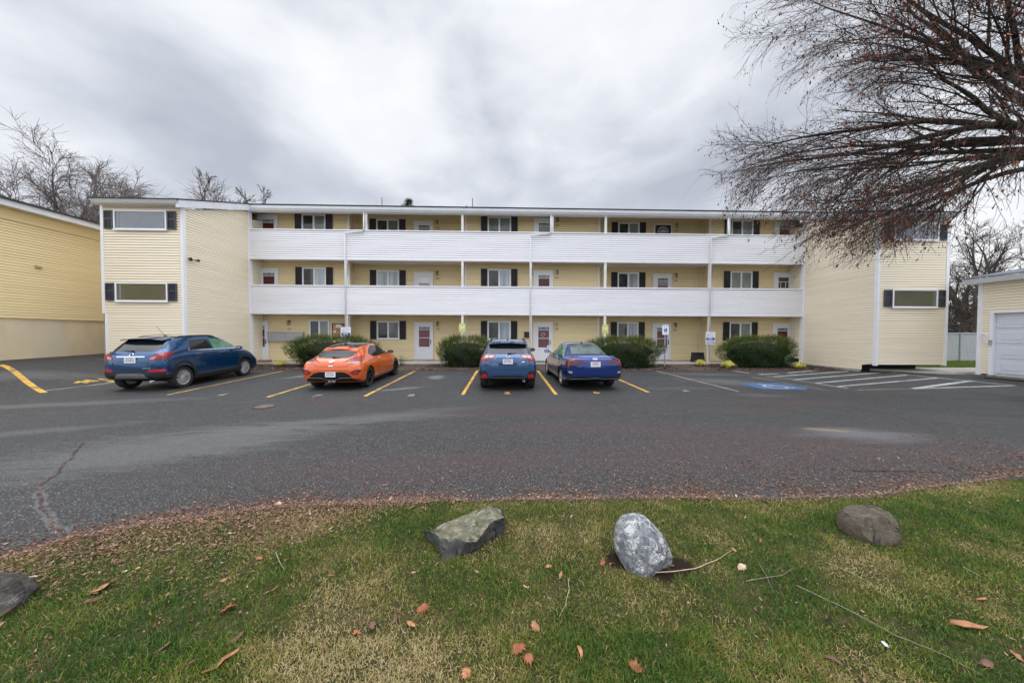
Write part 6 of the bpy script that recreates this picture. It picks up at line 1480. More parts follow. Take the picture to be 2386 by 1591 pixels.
def build_trees():
    R = np.random.RandomState(2)
    # the big tree at the right, trunk just outside the photograph
    stems = [((.05, .05, 1), 7.4, .36, .05, 0, 0)]
    for el, az, L, r, z in ((44, 178, 6.8, .10, 6.6), (30, 168, 7.2, .11, 6.4), (38, 198, 7.0, .095, 6.6), (18, 182, 7.4, .105, 6.2), (30, 205, 6.8, .085, 6.2), (8, 170, 7.4, .10, 6.1), (4, 188, 7.2, .095, 5.8), (28, 212, 6.4, .08, 6.0),
                            (-4, 176, 7.0, .085, 5.7), (4, 186, 6.8, .07, 5.9), (-8, 162, 6.8, .08, 5.6), (58, 185, 6.4, .10, 6.6), (62, 130, 6.0, .09, 6.6), (52, 225, 6.2, .085, 6.4), (24, 150, 7.0, .085, 6.0), (34, 236, 6.0, .08, 6.0), (14, 158, 7.2, .085, 5.9), (28, 184, 7.2, .09, 6.5), (-10, 178, 6.6, .06, 5.8), (50, 165, 6.8, .09, 6.6), (14, 198, 6.8, .075, 6.0),
                            (52, 176, 7.6, .08, 6.6), (60, 200, 7.0, .08, 6.6), (40, 172, 7.8, .08, 6.6), (-8, 172, 7.2, .06, 5.9), (-2, 182, 7.4, .06, 5.9), (45, 20, 5, .10, 6.2), (25, 320, 5, .09, 6.0), (30, 70, 5, .09, 6.0)):
        e, a = radians(el), radians(az); z += .9
        if el < 16: L *= .86
        stems.append(((cos(e)*cos(a), cos(e)*sin(a), sin(e)), L, r, .085, -.55 if el > 20 else -.22, z))
    make_tree('large_tree', (14.9, 8.3, ground_z(14.9, 8.3)), 'large bare tree with clinging rusty leaves reaching in from the right', M['bark_dark'], M['twig_brown'], 5, stems,
              (8, (1.8, 3.4), (.25, .60), .09, -.25, .42, 6, .22), (10, (.9, 1.9), (.28, .75), .11, -.30, .42, 5, .12), (8, (.25, .75), (.30, .85), .13, -.25, .6, 4, .12),
              rmin=(.0062, .0040), leaves=19000, cut=lambda p: 0.5 < 7.75 + .95*max(0, min(1, (p[2]-5.6)/3.0)) + .35*sin(p[2]*2.3) + .25*sin(p[1]*3.1) - sqrt((p[0]-14.9)**2 + (p[1]-8.3)**2) and p[2] > 4.0 + .35*sin(p[0]*1.9) + max(0, p[0]-11.3)*.50)
    # bare trees behind the left block
    def vase(el, azs, L, r, wg=.09, tr=.25, z=0): return [((cos(radians(el+R.uniform(-9, 9)))*cos(radians(a)), cos(radians(el))*sin(radians(a)), sin(radians(el))), L*R.uniform(.85, 1.1), r, wg, tr, z) for a in azs]
    g = 'bare trees behind the left buildings'
    lv1, lv2, lv3 = (15, (2.0, 4.2), (.35, .85), .15, -.05, .42, 7, .30), (10, (1.0, 2.2), (.35, .9), .17, -.15, .45, 5, .15), (9, (.4, 1.2), (.35, .95), .18, -.1, .5, 4, .15)
    make_tree('bare_tree', (-35.2, 26.5, .5), 'tallest bare grey tree leaning left behind the yellow block', M['bark_grey'], M['twig_grey'], 12, [((-.34, 0, 1), 12.6, .34, .07, -.02, 0), ((-.12, .1, 1), 11.5, .24, .08, -.1, 0), ((-.62, .1, .9), 12.0, .2, .08, .1, 2.0), ((.25, -.1, 1), 10, .18, .08, .05, 3.0), ((-.1, .2, 1), 12.5, .22, .08, 0, 1.5)], lv1, lv2, lv3, (.018, .011), group=g)
    make_tree('bare_tree', (-31.6, 27.5, .5), 'round crowned bare grey tree standing left of the flat wing roof', M['bark_grey'], M['twig_grey'], 13, vase(68, (10, 80, 150, 220, 300), 12.0, .20, z=1.2), lv1, lv2, lv3, (.017, .011), group=g)
    make_tree('bare_tree', (-27.6, 28.5, .5), 'wide low bare grey tree sloping down behind the wing roof', M['bark_grey'], M['twig_grey'], 14, vase(62, (0, 50, 120, 200, 330), 11.6, .20, z=1.0), lv1, lv2, lv3, (.017, .011), group=g)
    make_tree('bare_tree', (-38.6, 25.0, .5), 'small thin bare tree at the far left edge above the roof', M['bark_grey'], M['twig_grey'], 15, vase(76, (20, 140, 260), 9.0, .14, tr=.35, z=1.0), (6, (1.2, 2.6), (.3, .6), .08, .45, .5, 6, .2), (5, (.6, 1.4), (.3, .7), .1, .4, .5, 4, .2), (3, (.2, .6), (.3, .7), .1, .3, .5, 3, .25), (.024, .015), group=g)
    # tops showing over the long roof
    make_tree('bare_tree', (-26.2, 33, .3), 'small twiggy treetop with dark seed heads peeking over the roof', M['bark_dark'], M['twig_brown'], 16, vase(78, (0, 60, 100, 180, 270), 16.4, .2, wg=.06, z=.5), (8, (1.0, 2.2), (.3, .7), .1, .3, .6, 6, .45), (7, (.6, 1.3), (.3, .8), .12, .2, .5, 4, .2), (6, (.2, .5), (.4, .9), .15, .1, .5, 3, .3), (.024, .018), leaves=2600)
    # conifer tip
    T = empty('conifer', (-10.4, 36, .3), label='small dark conifer tip showing over the middle of the roof', cat='tree')
    mb = MB(); mb.tube([(0, 0, 0), (0, 0, 16.3)], [.22, .012], 8); mb.build('trunk', M['bark_dark'], T)
    V = []; Rr = np.random.RandomState(4)
    lines = []
    for k in range(560):
        z = 16.3-13*Rr.rand()**1.6; L = max(.22, (16.9-z)*.55)*Rr.uniform(.6, 1.1); a = Rr.uniform(0, 2*pi)
        lines.append(grow(Rr, np.array([0, 0, z]), np.array([cos(a), sin(a), .45]), L, .016, .008, 3, .08, .2))
        for b in branch_out(Rr, lines[-1], 5, (.15, .4), (.5, 1.0), .1, .1, .8, 2): lines.append(b)
    V, Q = tubes_np(lines, 4); fast_mesh('crown', V, Q, mat('conifer_needles', (0.022, 0.035, 0.018), .9, var=.4), T)
    # trees behind the fence at the right
    g = 'bare trees behind the white fence'
    make_tree('bare_tree', (34.2, 22.5, .4), 'dark leaning bare tree just behind the white fence', M['bark_dark'], M['twig_brown'], 17, [((-.55, 0, .95), 8.2, .30, .09, .1, .3), ((-.05, .1, 1), 8.0, .22, .09, 0, .3), ((-.85, -.1, .55), 7.0, .2, .09, .3, 1.2), ((.4, 0, 1), 7.5, .2, .09, 0, 1.0)], (10, (1.8, 3.6), (.35, .9), .12, .25, .48, 6, .15), (9, (.8, 1.8), (.35, .9), .14, .15, .5, 5, .12), (8, (.3, .9), (.35, .9), .15, .1, .5, 3, .15), (.016, .010), group=g)
    make_tree('bare_tree', (43.6, 27.0, .4), 'taller bare tree rising over the garage roof', M['bark_dark'], M['twig_brown'], 18, vase(72, (10, 100, 190, 280), 10.5, .24, z=1), (9, (1.6, 3.4), (.35, .8), .11, .3, .5, 6, .2), (8, (.7, 1.6), (.35, .9), .13, .2, .5, 4, .15), (7, (.3, .9), (.35, .9), .15, .1, .5, 3, .15), (.02, .012), group=g)
build_trees()

def build_shrubs():
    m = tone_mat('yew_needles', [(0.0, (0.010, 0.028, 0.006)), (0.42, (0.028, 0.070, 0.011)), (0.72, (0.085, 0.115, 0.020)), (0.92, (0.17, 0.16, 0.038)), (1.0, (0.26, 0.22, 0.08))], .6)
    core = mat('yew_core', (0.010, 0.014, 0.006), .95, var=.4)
    for i, (cx, cy, rx, ry, h, lb) in enumerate(((-8.25, 16.0, 2.15, .72, 1.50, 'widest dark green yew, behind the orange hatchback'), (-1.85, 16.1, 1.32, .74, 1.50, 'dark green yew left of the lighter blue crossover'), (6.0, 15.85, 1.78, .74, 1.50, 'dark green yew behind the blue sedan'), (12.95, 16.0, 1.92, .74, 1.55, 'dark green yew near the right wing, between two yellow tufts'))):
        R = np.random.RandomState(60+i); z0 = ground_z(cx, cy)
        T = empty('yew_bush', (cx, cy, z0), label=lb, cat='bush', group='yew bushes in the bed')
        # shell points of a flat topped mound, wider above than at the foot
        n = int(5200*rx/1.5)
        u = R.uniform(0, 2*pi, n); v = R.beta(1.15, 1.0, n)
        lump = .78+.40*vnoise(np.cos(u)*rx*1.6+5, v*3.2+np.sin(u)*1.3, 1.5, 30+i)
        prof = np.where(v < .62, .80+.22*np.sqrt(v/.62), 1.02*np.sqrt(np.clip(1-((v-.62)/.40)**2.2, 0, 1)))
        sh = R.uniform(.70, 1.0, n)
        se = lambda c: np.sign(c)*np.abs(c)**.82
        x = se(np.cos(u))*rx*prof*lump*sh; y = se(np.sin(u))*ry*prof*lump*sh; z = v*h*.93*(.92+.12*lump)*(.75+.25*sh)
        ox, oy = np.cos(u)/rx, np.sin(u)/ry; on = np.hypot(ox, oy); ox /= on; oy /= on
        L = R.uniform(.08, .20, n)*(.8+.6*v); el = np.clip(.35+.85*v+R.normal(0, .25, n), -.2, 1.5); az = np.arctan2(oy, ox)+R.normal(0, .6, n)
        d = np.stack([np.cos(az)*np.cos(el), np.sin(az)*np.cos(el), np.sin(el)], 1)
        P = np.stack([x, y, z], 1)
        V = []; TN = []
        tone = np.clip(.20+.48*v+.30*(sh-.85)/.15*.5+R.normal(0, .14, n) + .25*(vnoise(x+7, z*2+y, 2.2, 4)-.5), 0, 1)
        for k in range(7):            # needles in two ranks along each shoot, plus its tip
            t = .15+.85*k/6; q = R.normal(0, 1, (n, 3)); s = np.cross(d, q); s /= np.linalg.norm(s, axis=1, keepdims=True)
            nl = (R.uniform(.022, .042, n)*(1 if k < 6 else 1.3))[:, None]; o = P+d*(L*t)[:, None]; dd = d*.75+s*(.9 if k < 6 else .15); w = np.cross(dd, q); w /= np.linalg.norm(w, axis=1, keepdims=True)
            wd = .0050
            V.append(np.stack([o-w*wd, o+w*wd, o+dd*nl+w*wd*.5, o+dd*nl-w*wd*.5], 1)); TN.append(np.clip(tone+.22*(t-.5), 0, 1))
        V.append(np.stack([P-np.array([.003, 0, 0]), P+np.array([.003, 0, 0]), P+d*L[:, None]+np.array([.002, 0, 0]), P+d*L[:, None]-np.array([.002, 0, 0])], 1)); TN.append(tone*.8)
        V = np.concatenate(V).reshape(-1, 3); TN = np.repeat(np.concatenate(TN), 4)
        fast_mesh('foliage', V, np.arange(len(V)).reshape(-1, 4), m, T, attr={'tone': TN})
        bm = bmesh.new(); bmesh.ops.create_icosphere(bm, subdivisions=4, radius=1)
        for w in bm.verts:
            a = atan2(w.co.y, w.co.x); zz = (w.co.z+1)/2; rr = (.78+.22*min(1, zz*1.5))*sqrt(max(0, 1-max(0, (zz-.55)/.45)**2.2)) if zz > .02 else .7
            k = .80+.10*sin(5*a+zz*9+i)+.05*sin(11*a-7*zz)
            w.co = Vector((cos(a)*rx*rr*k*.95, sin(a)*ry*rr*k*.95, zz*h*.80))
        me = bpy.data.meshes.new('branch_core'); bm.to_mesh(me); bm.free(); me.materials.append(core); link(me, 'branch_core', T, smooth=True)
    # yellow striped tufts
    m2 = tone_mat('tuft_blade', [(0, (.12, .15, .02)), (.4, (.36, .34, .04)), (.8, (.62, .55, .10)), (1, (.68, .62, .24))], .5)
    for i, (x, y, r, h, lb) in enumerate(((10.16, 16.25, .34, .30, 'yellow grass tuft at the foot of the white post with the blue sign'), (10.95, 15.35, .36, .34, 'yellow grass tuft left of the rightmost yew'), (14.5, 15.35, .33, .28, 'yellow grass tuft by the right wing wall'), (-10.9, 16.05, .34, .24, 'yellow grass tuft left of the widest yew'))):
        R = np.random.RandomState(90+i); n = 420; a = R.uniform(0, 2*pi, n); L = R.uniform(.5, 1.0, n)*(r+.08); w = R.uniform(.005, .009, n)
        b0 = R.uniform(0, .07, n); f = R.uniform(.3, 1.15, n)
        V = np.empty((n, 8, 3))
        for k, t in enumerate((0, .4, .75, 1.0)):
            rad = b0+L*f*t*.85; zz = h*(1.15-f*.35)*np.sin(pi*np.minimum(t*(.55+f*.28), .95))*(.75+.4*(R.rand(n)))
            if k == 0: zz = zz*0
            for q, s in ((0, -1), (1, 1)):
                ww = w*(1-.8*(k == 3)); V[:, 2*k+q, 0] = np.cos(a)*rad-np.sin(a)*ww*s; V[:, 2*k+q, 1] = np.sin(a)*rad+np.cos(a)*ww*s; V[:, 2*k+q, 2] = zz
        b = (np.arange(n)*8)[:, None]; Q = np.concatenate([b+np.array([[2*k, 2*k+1, 2*k+3, 2*k+2]]) for k in range(3)])
        o = fast_mesh('grass_tuft', V.reshape(-1, 3), Q, m2, attr={'tone': np.repeat(np.clip(R.beta(3, 1.6, n), 0, 1), 8)})
        o.location = (x, y, ground_z(x, y)+.01); tag(o, lb, 'plant', 'yellow grass tufts in the bed')
    # scrawny little shrub in front of the orange car's nose, and verge grass
    R = np.random.RandomState(5)
    T = empty('small_shrub', (-5.1, 16.2, ground_z(-5, 16.2)), label='scrawny low green shrub before the walk, right of the orange car', cat='plant')
    lines = [grow(R, np.array([0., 0, 0]), np.array([R.normal(0, .5), R.normal(0, .4), 1]), R.uniform(.3, .6), .006, .003, 4, .15, 0) for _ in range(16)]
    V, Q = tubes_np(lines, 3); fast_mesh('stems', V, Q, M['twig_brown'], T)
    E = np.concatenate([l[0][2:] for l in lines for _ in range(4)])+R.normal(0, .05, (16*3*4, 3)); n = len(E); q = R.normal(0, 1, (n, 3)); q /= np.linalg.norm(q, axis=1, keepdims=True); p = np.cross(q, R.normal(0, 1, (n, 3))); p /= np.linalg.norm(p, axis=1, keepdims=True)
    V = np.stack([E, E+q*.02+p*.012, E+q*.045, E+q*.02-p*.012], 1).reshape(-1, 3); fast_mesh('leaves', V, np.arange(len(V)).reshape(-1, 4), m, T, attr={'tone': np.full(len(V), .6)})
    n = 26000; x = R.uniform(17.6, 28, n); y = R.uniform(14.9, 18.2, n); L = R.uniform(.03, .10, n); a = R.uniform(0, 2*pi, n); z = gz_np(x, y)+.10
    V = np.stack([np.stack([x-.006*np.cos(a), y-.006*np.sin(a), z], 1), np.stack([x+.006*np.cos(a), y+.006*np.sin(a), z], 1), np.stack([x+R.normal(0, .02, n), y+R.normal(0, .02, n), z+L], 1)], 1).reshape(-1, 3)
    o = fast_mesh('verge_blades', V, np.arange(len(V)).reshape(-1, 3), MATS['grass_blade'], attr={'tone': np.repeat(R.uniform(.2, .55, n), 3), 'shade': np.tile([0., 0, 1], n)}, tri=True)
    tag(o, 'green grass blades of the strip before the white fence', 'grass', kind='stuff')
build_shrubs()

# ------------------------------------------------------------------ boulders, fallen leaves, sticks on the lawn
from mathutils import noise as mn
def rock_mat(name, stops, scale, patches=()):
    m, t, b = principled(name)
    v = t.node('ShaderNodeTexCoord').outputs['Object']
    n = t.noise(v, scale, 8.0, .68, .6); c = t.ramp(n, stops)
    for col, sc, lo, hi, amt, up in patches:
        f = t.math('MULTIPLY', t.ramp(t.noise(v, sc, 6.0, .7, .8), [(lo, 0.0), (hi, 1.0)]), amt)
        if up:
            nz = t.node('ShaderNodeSeparateXYZ', {0: t.node('ShaderNodeNewGeometry').outputs['Normal']}).outputs[2]
            f = t.math('MULTIPLY', f, t.rng(nz, *up))
        c = t.mix(f, c, (*col, 1))
    wv = t.vmath('ADD', v, t.vmath('MULTIPLY', t.node('ShaderNodeTexNoise', {'Vector': v, 'Scale': scale*.5, 'Detail': 4.0}).outputs['Color'], (.12, .12, .12)))
    cr = t.node('ShaderNodeTexVoronoi', {'Vector': wv, 'Scale': scale*.42}, feature='DISTANCE_TO_EDGE').outputs['Distance']
    crack = t.math('MULTIPLY', t.rng(cr, 0.0, 0.05, 1.0, 0.0), t.ramp(t.noise(v, scale*.3, 3.0), [(.45, 0.0), (.6, 1.0)]))
    c = t.mix(t.math('MULTIPLY', crack, .75), c, (.02, .018, .016, 1))
    gr = t.noise(v, scale*7, 3.0, .8); c = t.mix(t.ramp(gr, [(.35, .45), (.55, 0.0)]), c, (.03, .03, .03, 1), 'MIX')
    t.l.new(c, b.inputs['Base Color']); b.inputs['Roughness'].default_value = .9; b.inputs['Specular IOR Level'].default_value = .25
    h = t.math('ADD', t.noise(v, scale*.6, 12.0, .72), t.math('SUBTRACT', t.math('MULTIPLY', t.noise(v, scale*5, 6.0, .75), .6), t.math('MULTIPLY', crack, .5)))
    bp = t.node('ShaderNodeBump', {'Height': h, 'Strength': 1.0, 'Distance': .03}); t.l.new(bp.outputs[0], b.inputs['Normal'])
    return m
def finish_rock(bm, name, mat_, loc, amp, fr, seed, label, cuts=(), rough=.4):
    for co, no in cuts:
        bmesh.ops.bisect_plane(bm, geom=bm.verts[:]+bm.edges[:]+bm.faces[:], plane_co=co, plane_no=no, clear_outer=True)
        ed = [e for e in bm.edges if e.is_boundary]
        if ed: bmesh.ops.holes_fill(bm, edges=ed)
    if cuts:
        bmesh.ops.triangulate(bm, faces=bm.faces[:])
        for _ in range(2): bmesh.ops.subdivide_edges(bm, edges=[e for e in bm.edges if e.calc_length() > .035], cuts=1); bmesh.ops.triangulate(bm, faces=bm.faces[:])
    bm.normal_update(); o = Vector((seed*3.1, seed*1.7, seed))
    for v in bm.verts:
        f = mn.fractal(v.co*fr+o, 1.0, 2.1, 4); g = mn.fractal(v.co*fr*4+o, 1.0, 2.0, 3)
        v.co += v.normal*(amp*f + amp*rough*g)
    me = bpy.data.meshes.new(name); bmesh.ops.recalc_face_normals(bm, faces=bm.faces); bm.to_mesh(me); bm.free(); me.materials.append(mat_)
    ob = link(me, name, smooth=True, loc=loc)
    try: me.set_sharp_from_angle(angle=radians(42))
    except Exception: pass
    return tag(ob, label, 'boulder', 'boulders along the edge of the lawn')
def build_rocks():
    # slab: outline of the upper face and of the foot, read as real heights above the lawn
    top = [((986, 1231), .13), ((1020, 1247), .145), ((1042, 1257), .15), ((1062, 1252), .14), ((1085, 1262), .14), ((1112, 1262), .15), ((1137, 1225), .19), ((1150, 1213), .20), ((1176, 1204), .20), ((1164, 1184), .22), ((1130, 1179), .23), ((1110, 1184), .22), ((1062, 1206), .17), ((1000, 1236), .14)]
    foot = [(988, 1256), (1014, 1276), (1039, 1314), (1064, 1306), (1089, 1294), (1116, 1280), (1140, 1262), (1162, 1252), (1178, 1236), (1180, 1205), (1135, 1196), (1112, 1200), (1060, 1226), (1000, 1246)]
    D_ = 2386/2352
    T = [at_z(p[0], p[1], .075+h) for p, h in top]; Fv = [at_z(p[0], p[1], .06) for p in foot]
    c = sum(T, Vector())/len(T); c.z = .06
    bm = bmesh.new(); n = len(T); tv = [bm.verts.new(v-c) for v in T]; fv = [bm.verts.new(v-c-Vector((0, 0, .03))) for v in Fv]
    bm.faces.new(tv); bm.faces.new(fv[::-1])
    for i in range(n): bm.faces.new((fv[i], fv[(i+1) % n], tv[(i+1) % n], tv[i]))
    bmesh.ops.triangulate(bm, faces=bm.faces[:])
    for _ in range(5):
        bmesh.ops.subdivide_edges(bm, edges=[e for e in bm.edges if e.calc_length() > .03], cuts=1); bmesh.ops.triangulate(bm, faces=bm.faces[:])
    bmesh.ops.smooth_vert(bm, verts=bm.verts, factor=.25, use_axis_x=True, use_axis_y=True, use_axis_z=True)
    m = rock_mat('rock_olive', [(.25, (.045, .045, .045)), (.5, (.095, .095, .092)), (.75, (.17, .168, .16))], 22, [((.20, .185, .115), 9, .30, .50, .95, (.35, .75, 0, 1)), ((.40, .37, .28), 16, .50, .62, .8, (.4, .8, 0, 1)), ((.05, .05, .045), 26, .58, .68, .7, None), ((.32, .17, .06), 4.5, .60, .70, .6, (.4, .8, 0, 1)), ((.12, .15, .035), 14, .56, .68, .6, (.3, .8, 0, 1))])
    finish_rock(bm, 'slab_boulder', m, c, .020, 6, 3, 'flat topped olive and grey slab of rock lying on the lawn')
    # pale egg-shaped rock leaning, broken brown foot
    bm = bmesh.new(); bmesh.ops.create_icosphere(bm, subdivisions=5, radius=1)
    for v in bm.verts: q = v.co.copy(); e = lambda c: math.copysign(abs(c)**.80, c); v.co = Vector((e(q.x)*.205*(1-.13*q.z), e(q.y)*.19, e(q.z)*.255))
    bmesh.ops.rotate(bm, verts=bm.verts, cent=(0, 0, 0), matrix=Matrix.Rotation(radians(-18), 3, 'Y') @ Matrix.Rotation(radians(-24), 3, 'X'))
    m = rock_mat('rock_pale', [(.28, (.075, .085, .105)), (.45, (.18, .19, .21)), (.58, (.33, .335, .345)), (.78, (.52, .52, .51))], 20, [((.10, .07, .045), 5, .66, .75, .6, None), ((.70, .70, .68), 13, .52, .60, .9, None), ((.05, .055, .065), 12, .66, .76, .75, None)])
    finish_rock(bm, 'egg_boulder', m, (1.165, 2.64, .185), .016, 4.5, 8, 'pale grey mottled egg shaped boulder in a bare soil patch', cuts=[((.12, -.14, -.08), (.45, -.85, -.30))])
    # round brown rock
    bm = bmesh.new(); bmesh.ops.create_icosphere(bm, subdivisions=5, radius=1)
    for v in bm.verts: v.co = Vector((v.co.x*.235, v.co.y*.20, v.co.z*.20 + (.02*v.co.x)))
    bmesh.ops.rotate(bm, verts=bm.verts, cent=(0, 0, 0), matrix=Matrix.Rotation(radians(6), 3, 'Y'))
    m = rock_mat('rock_brown', [(.28, (.065, .053, .040)), (.5, (.14, .115, .085)), (.75, (.23, .195, .145))], 18, [((.16, .105, .06), 4, .55, .68, .6, None), ((.20, .205, .20), 5, .60, .72, .5, None), ((.27, .24, .17), 22, .62, .72, .6, None)])
    finish_rock(bm, 'round_boulder', m, (3.47, 2.92, .165), .014, 4, 5, 'rounded brown boulder on the right side of the lawn', cuts=[((.17, 0, -.02), (.9, -.5, -.1)), ((0, 0, .15), (-.2, .1, 1)), ((-.10, -.15, 0), (-.3, -.9, .35))])
    # rock cut by the left edge
    bm = bmesh.new(); bmesh.ops.create_icosphere(bm, subdivisions=5, radius=1)
    for v in bm.verts: v.co = Vector((v.co.x*.36, v.co.y*.25, v.co.z*.16))
    m = rock_mat('rock_rust', [(.28, (.03, .028, .026)), (.5, (.085, .075, .066)), (.75, (.19, .175, .155))], 18, [((.12, .065, .035), 4, .5, .64, .8, None), ((.34, .33, .32), 6, .60, .70, .8, None), ((.15, .155, .12), 3.5, .45, .6, .7, (.4, .8, 0, 1))])
    finish_rock(bm, 'craggy_boulder', m, (-3.66, 2.24, .115), .035, 4, 13, 'craggy dark boulder cut off by the left edge', cuts=[((.1, 0, .12), (.35, -.35, .8))])
build_rocks()

def leaf_outline(kind, R):
    if kind == 'lobed':
        pts = []; lob = [(0, -.95), (.20, -.62), (.58, -.72), (.46, -.38), (.98, -.18), (.62, .02), (.80, .42), (.42, .36), (.34, .78), (.12, .62), (0, 1.02)]
        pts = [(x*R.uniform(.85, 1.1), y) for x, y in lob]; return pts + [(-x*R.uniform(.85, 1.1), y) for x, y in lob[-2:0:-1]]
    lob = [(0, -1), (.22, -.75), (.36, -.3), (.40, .1), (.30, .55), (.12, .85), (0, 1)]
    return [(x*R.uniform(.85, 1.1), y) for x, y in lob] + [(-x*R.uniform(.85, 1.1), y) for x, y in lob[-2:0:-1]]
def build_leaves():
    tan = mat('leaf_tan', (.34, .155, .070), .7, var=.3, scale=30, second=(.22, .085, .04)); rust = mat('leaf_rust', (.22, .070, .028), .65, var=.35, scale=30, second=(.30, .11, .04)); brown = mat('leaf_brown', (.12, .058, .034), .75, var=.4, scale=30); pale = mat('leaf_pale', (.46, .33, .22), .75, var=.2, scale=30); white = mat('leaf_white', (.50, .49, .46), .8, var=.2, scale=20)
    G = 'fallen leaves on the lawn'
    L = [  # photo x, y, half length, curl, heading, kind, colour, label
        (238, 1380, .085, .5, 20, 'lobed', tan, 'large tan leaf lying right of the craggy left boulder'),
        (222, 1410, .055, 1.6, 60, 'plain', brown, 'brown curled leaf under the large tan leaf at the left'),
        (632, 1388, .050, 1.3, 60, 'plain', tan, 'tan curled leaf in the green grass left of the dry patch'),
        (532, 1432, .048, 1.2, 40, 'lobed', rust, 'rusty crumpled leaf below and left of the tan curled one'),
        (549, 1503, .050, 1.2, 65, 'plain', brown, 'upper leaf of the brown pair at the bottom left'),
        (516, 1560, .085, 1.5, 50, 'plain', tan, 'long rolled tan leaf at the bottom left edge'),
        (380, 1525, .045, 1.4, 80, 'plain', brown, 'thin upright brown leaf in deep green grass, bottom left'),
        (455, 1556, .040, 1.3, 75, 'plain', brown, 'small upright brown leaf left of the long rolled one'),
        (675, 1315, .045, 1.2, 10, 'plain', rust, 'bright rusty leaf beside a twig left of the slab rock'),
        (605, 1312, .030, .9, 30, 'lobed', tan, 'small tan leaf near the leaf drift, left of the rusty one'),
        (985, 1433, .055, 1.0, 15, 'lobed', rust, 'rusty two lobed leaf under the slab rock'),
        (957, 1468, .050, 1.2, 140, 'plain', tan, 'tan folded leaf just under the rusty two lobed leaf'),
        (921, 1455, .042, 1.2, 100, 'plain', brown, 'brown folded leaf left of the tan folded one'),
        (867, 1471, .040, 1.0, 120, 'lobed', brown, 'brown torn leaf at the top of the big dry patch'),
        (832, 1490, .034, 1.0, 30, 'lobed', rust, 'rusty little leaf in the big dry patch'),
        (1278, 1331, .035, .9, 20, 'lobed', tan, 'small pinkish leaf between the slab and the egg boulder, upper one'),
        (1306, 1352, .036, .8, 70, 'plain', tan, 'tan rounded leaf at the top of the thin pale twig'),
        (1225, 1379, .028, .9, 10, 'plain', pale, 'pale small leaf left of the thin pale twig'),
        (1248, 1475, .048, 1.0, 120, 'lobed', tan, 'tan crumpled leaf in the grass below the pale small leaf'),
        (1205, 1525, .065, 1.1, 150, 'lobed', rust, 'rusty leaf, upper of the big pair at the bottom middle'),
        (1231, 1548, .070, 1.2, 100, 'lobed', rust, 'rusty leaf, lower of the big pair at the bottom middle'),
        (1352, 1532, .045, .9, 90, 'plain', tan, 'oval tan leaf right of the big rusty pair'),
        (1088, 1584, .05, 1.0, 60, 'lobed', tan, 'tan leaf cut by the bottom edge below the big rusty pair'),
        (1480, 1572, .05, 1.1, 120, 'lobed', rust, 'rusty leaf at the bottom edge below the egg boulder'),
        (1728, 1333, .050, .9, 20, 'lobed', pale, 'light ochre leaf right of the curved stick'),
        (1404, 1322, .032, 1.0, 40, 'lobed', rust, 'rusty leaf at the left foot of the egg boulder'),
        (2252, 1472, .095, 1.6, 155, 'plain', tan, 'large rolled tan leaf at the right'),
        (2288, 1408, .036, 1.2, 160, 'plain', tan, 'small tan leaf above the large rolled one'),
        (2298, 1562, .045, 1.0, 20, 'lobed', brown, 'brown torn leaf near the bottom right corner'),
        (1938, 1552, .048, 1.4, 130, 'plain', brown, 'brown rolled leaf under the long stick'),
        (1575, 1478, .034, 1.0, 40, 'plain', rust, 'rusty leaf in the grass below the light ochre leaf'),
        (1772, 1270, .026, .9, 40, 'plain', rust, 'tiny rusty leaf left of the round boulder'),
        (2370, 1545, .04, 1.2, 70, 'plain', tan, 'tan leaf at the right edge near the bottom'),
        (75, 1355, .052, .4, 25, 'plain', white, 'whitish leaf above the craggy left boulder'),
        (540, 1251, .034, .3, 10, 'plain', white, 'whitish leaf in the leaf drift, right hand one'),
        (648, 1175, .05, .4, 5, 'lobed', pale, 'pale leaf lying on the asphalt above the leaf drift'),
        (2062, 1515, .024, .6, 60, 'lobed', white, 'small white scrap below the long stick'),
        (292, 1342, .022, .5, 15, 'plain', white, 'tiny whitish scrap above the large tan leaf'),
    ]
    for i, (px, py, s, curl, hd, kind, m_, lb) in enumerate(L):
        R = np.random.RandomState(300+i); p = at_ground(px, py, 0.0); ring = leaf_outline(kind, R)
        pts = [Vector(q) for q in ring]; n = len(pts)
        grid = [Vector((a*.2, b*.2)) for a in range(-5, 6) for b in range(-5, 6)]
        ins = []
        for g in grid:
            c = False
            for k in range(n):
                a, b = pts[k], pts[k-1]
                if (a.y > g.y) != (b.y > g.y) and g.x < (b.x-a.x)*(g.y-a.y)/(b.y-a.y)+a.x: c = not c
            if c and min((g-q).length for q in pts) > .09: ins.append(g)
        r = delaunay_2d_cdt(pts+ins, [(k, (k+1) % n) for k in range(n)], [list(range(n))], 1, 1e-5)
        V = []
        cu = curl*(1.5 if kind == 'lobed' and curl > .6 else 1.0); ph = R.uniform(0, 6); asp = .85 if kind == 'lobed' else .75
        for q in r[0]:
            x, y = q.x*asp*(1+.18*sin(2*q.y+ph)), q.y+.12*q.x*sin(ph); a = x*cu
            X = sin(a)/cu; Z = (1-cos(a))/cu*1.1; Z += .22*sin(3.5*x+ph)*abs(x) + (.28*y*y+.12*sin(3*y+2*ph))*min(1, cu) + .06*sin(7*y+ph)
            V.append((X*s, y*s, Z*s))
        me = bpy.data.meshes.new('fallen_leaf'); N = len(V)
        me.from_pydata(V, [], [list(f) for f in r[2]]); me.materials.append(m_); me.update()
        o = link(me, 'fallen_leaf', smooth=True); onl = p.y < lawn_edge(p.x)
        md = o.modifiers.new('thickness', 'SOLIDIFY'); md.thickness = .0015
        o.location = (p.x, p.y, p.z+(.040 if onl else .006)); flip = pi if (R.rand() < .55 and curl > .7) else 0
        if flip: o.location.z += s*.25
        o.rotation_euler = (flip+R.normal(0, .2), R.normal(0, .22), radians(hd-90))
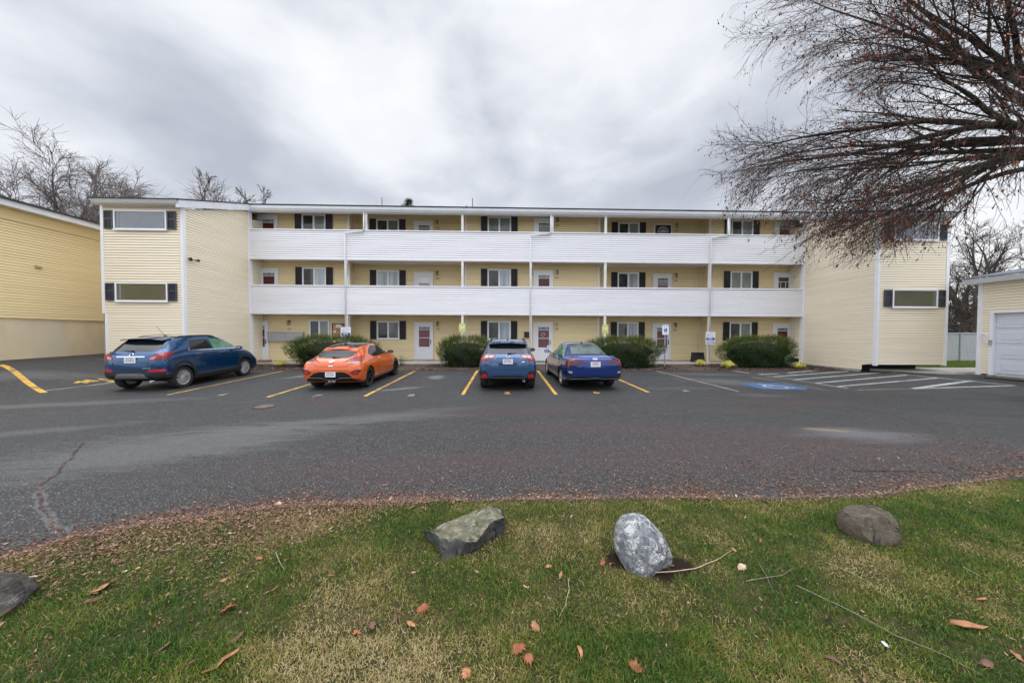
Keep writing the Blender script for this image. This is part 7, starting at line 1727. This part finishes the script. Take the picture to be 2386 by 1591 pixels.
        tag(o, lb, 'leaf', G)
    # sticks
    tw = mat('stick_grey', (.20, .165, .125), .85, var=.3, scale=20); st = mat('straw_stick', (.42, .35, .24), .8, var=.2, scale=20)
    S = [([(1502, 1346), (1560, 1345), (1620, 1336), (1668, 1318), (1705, 1293)], .0065, st, 'curved pale stick before the egg boulder'),
         ([(1855, 1377), (1990, 1442), (2090, 1497), (2200, 1543), (2290, 1590)], .0060, tw, 'long thin stick slanting to the bottom right corner'),
         ([(1738, 1367), (1790, 1357), (1822, 1352), (1850, 1335)], .0040, tw, 'right pointing twig of the crossed pair below the ochre leaf'),
         ([(1768, 1325), (1785, 1352), (1803, 1395)], .0036, tw, 'upright twig of the crossed pair below the ochre leaf'),
         ([(1323, 1360), (1326, 1385), (1318, 1420), (1303, 1452)], .0040, st, 'thin pale twig below the tan rounded leaf'),
         ([(643, 1298), (650, 1318), (663, 1340)], .0040, st, 'short pale twig beside the bright rusty leaf'),
         ([(1922, 1321), (1980, 1345), (2042, 1378)], .0030, st, 'straw stalk below the round boulder'),
         ([(2245, 1333), (2285, 1356)], .0040, st, 'short pale stick at the right of the lawn'),
         ([(1988, 1097), (2050, 1098), (2140, 1099), (2200, 1104)], .012, M['bark_dark'], 'dark fallen branch on the asphalt at the right'),
         ([(2212, 1090), (2260, 1108)], .010, M['bark_dark'], 'shorter dark branch on the asphalt at the right')]
    for pts, r, m_, lb in S:
        r *= .62; P = [at_ground(*p, 0) for p in pts]; on = P[0].y < lawn_edge(P[0].x)
        P = [p+Vector((0, 0, (.045 if on else .010)+.006*sin(3*i))) for i, p in enumerate(P)]
        c = P[0].copy(); mb = MB(); Q = []
        for a, b in zip(P[:-1], P[1:]):
            for k in range(4): Q.append(a.lerp(b, k/4)+Vector((rnd.uniform(-1, 1), rnd.uniform(-1, 1), rnd.uniform(-.3, .5)))*r*.8)
        Q.append(P[-1]); mb.tube([q-c for q in Q], list(np.linspace(r, r*.45, len(Q))), 6)
        tag(mb.build('fallen_stick', m_, loc=c, smooth=True), lb, 'stick', 'fallen sticks on lawn and asphalt')
build_leaves()
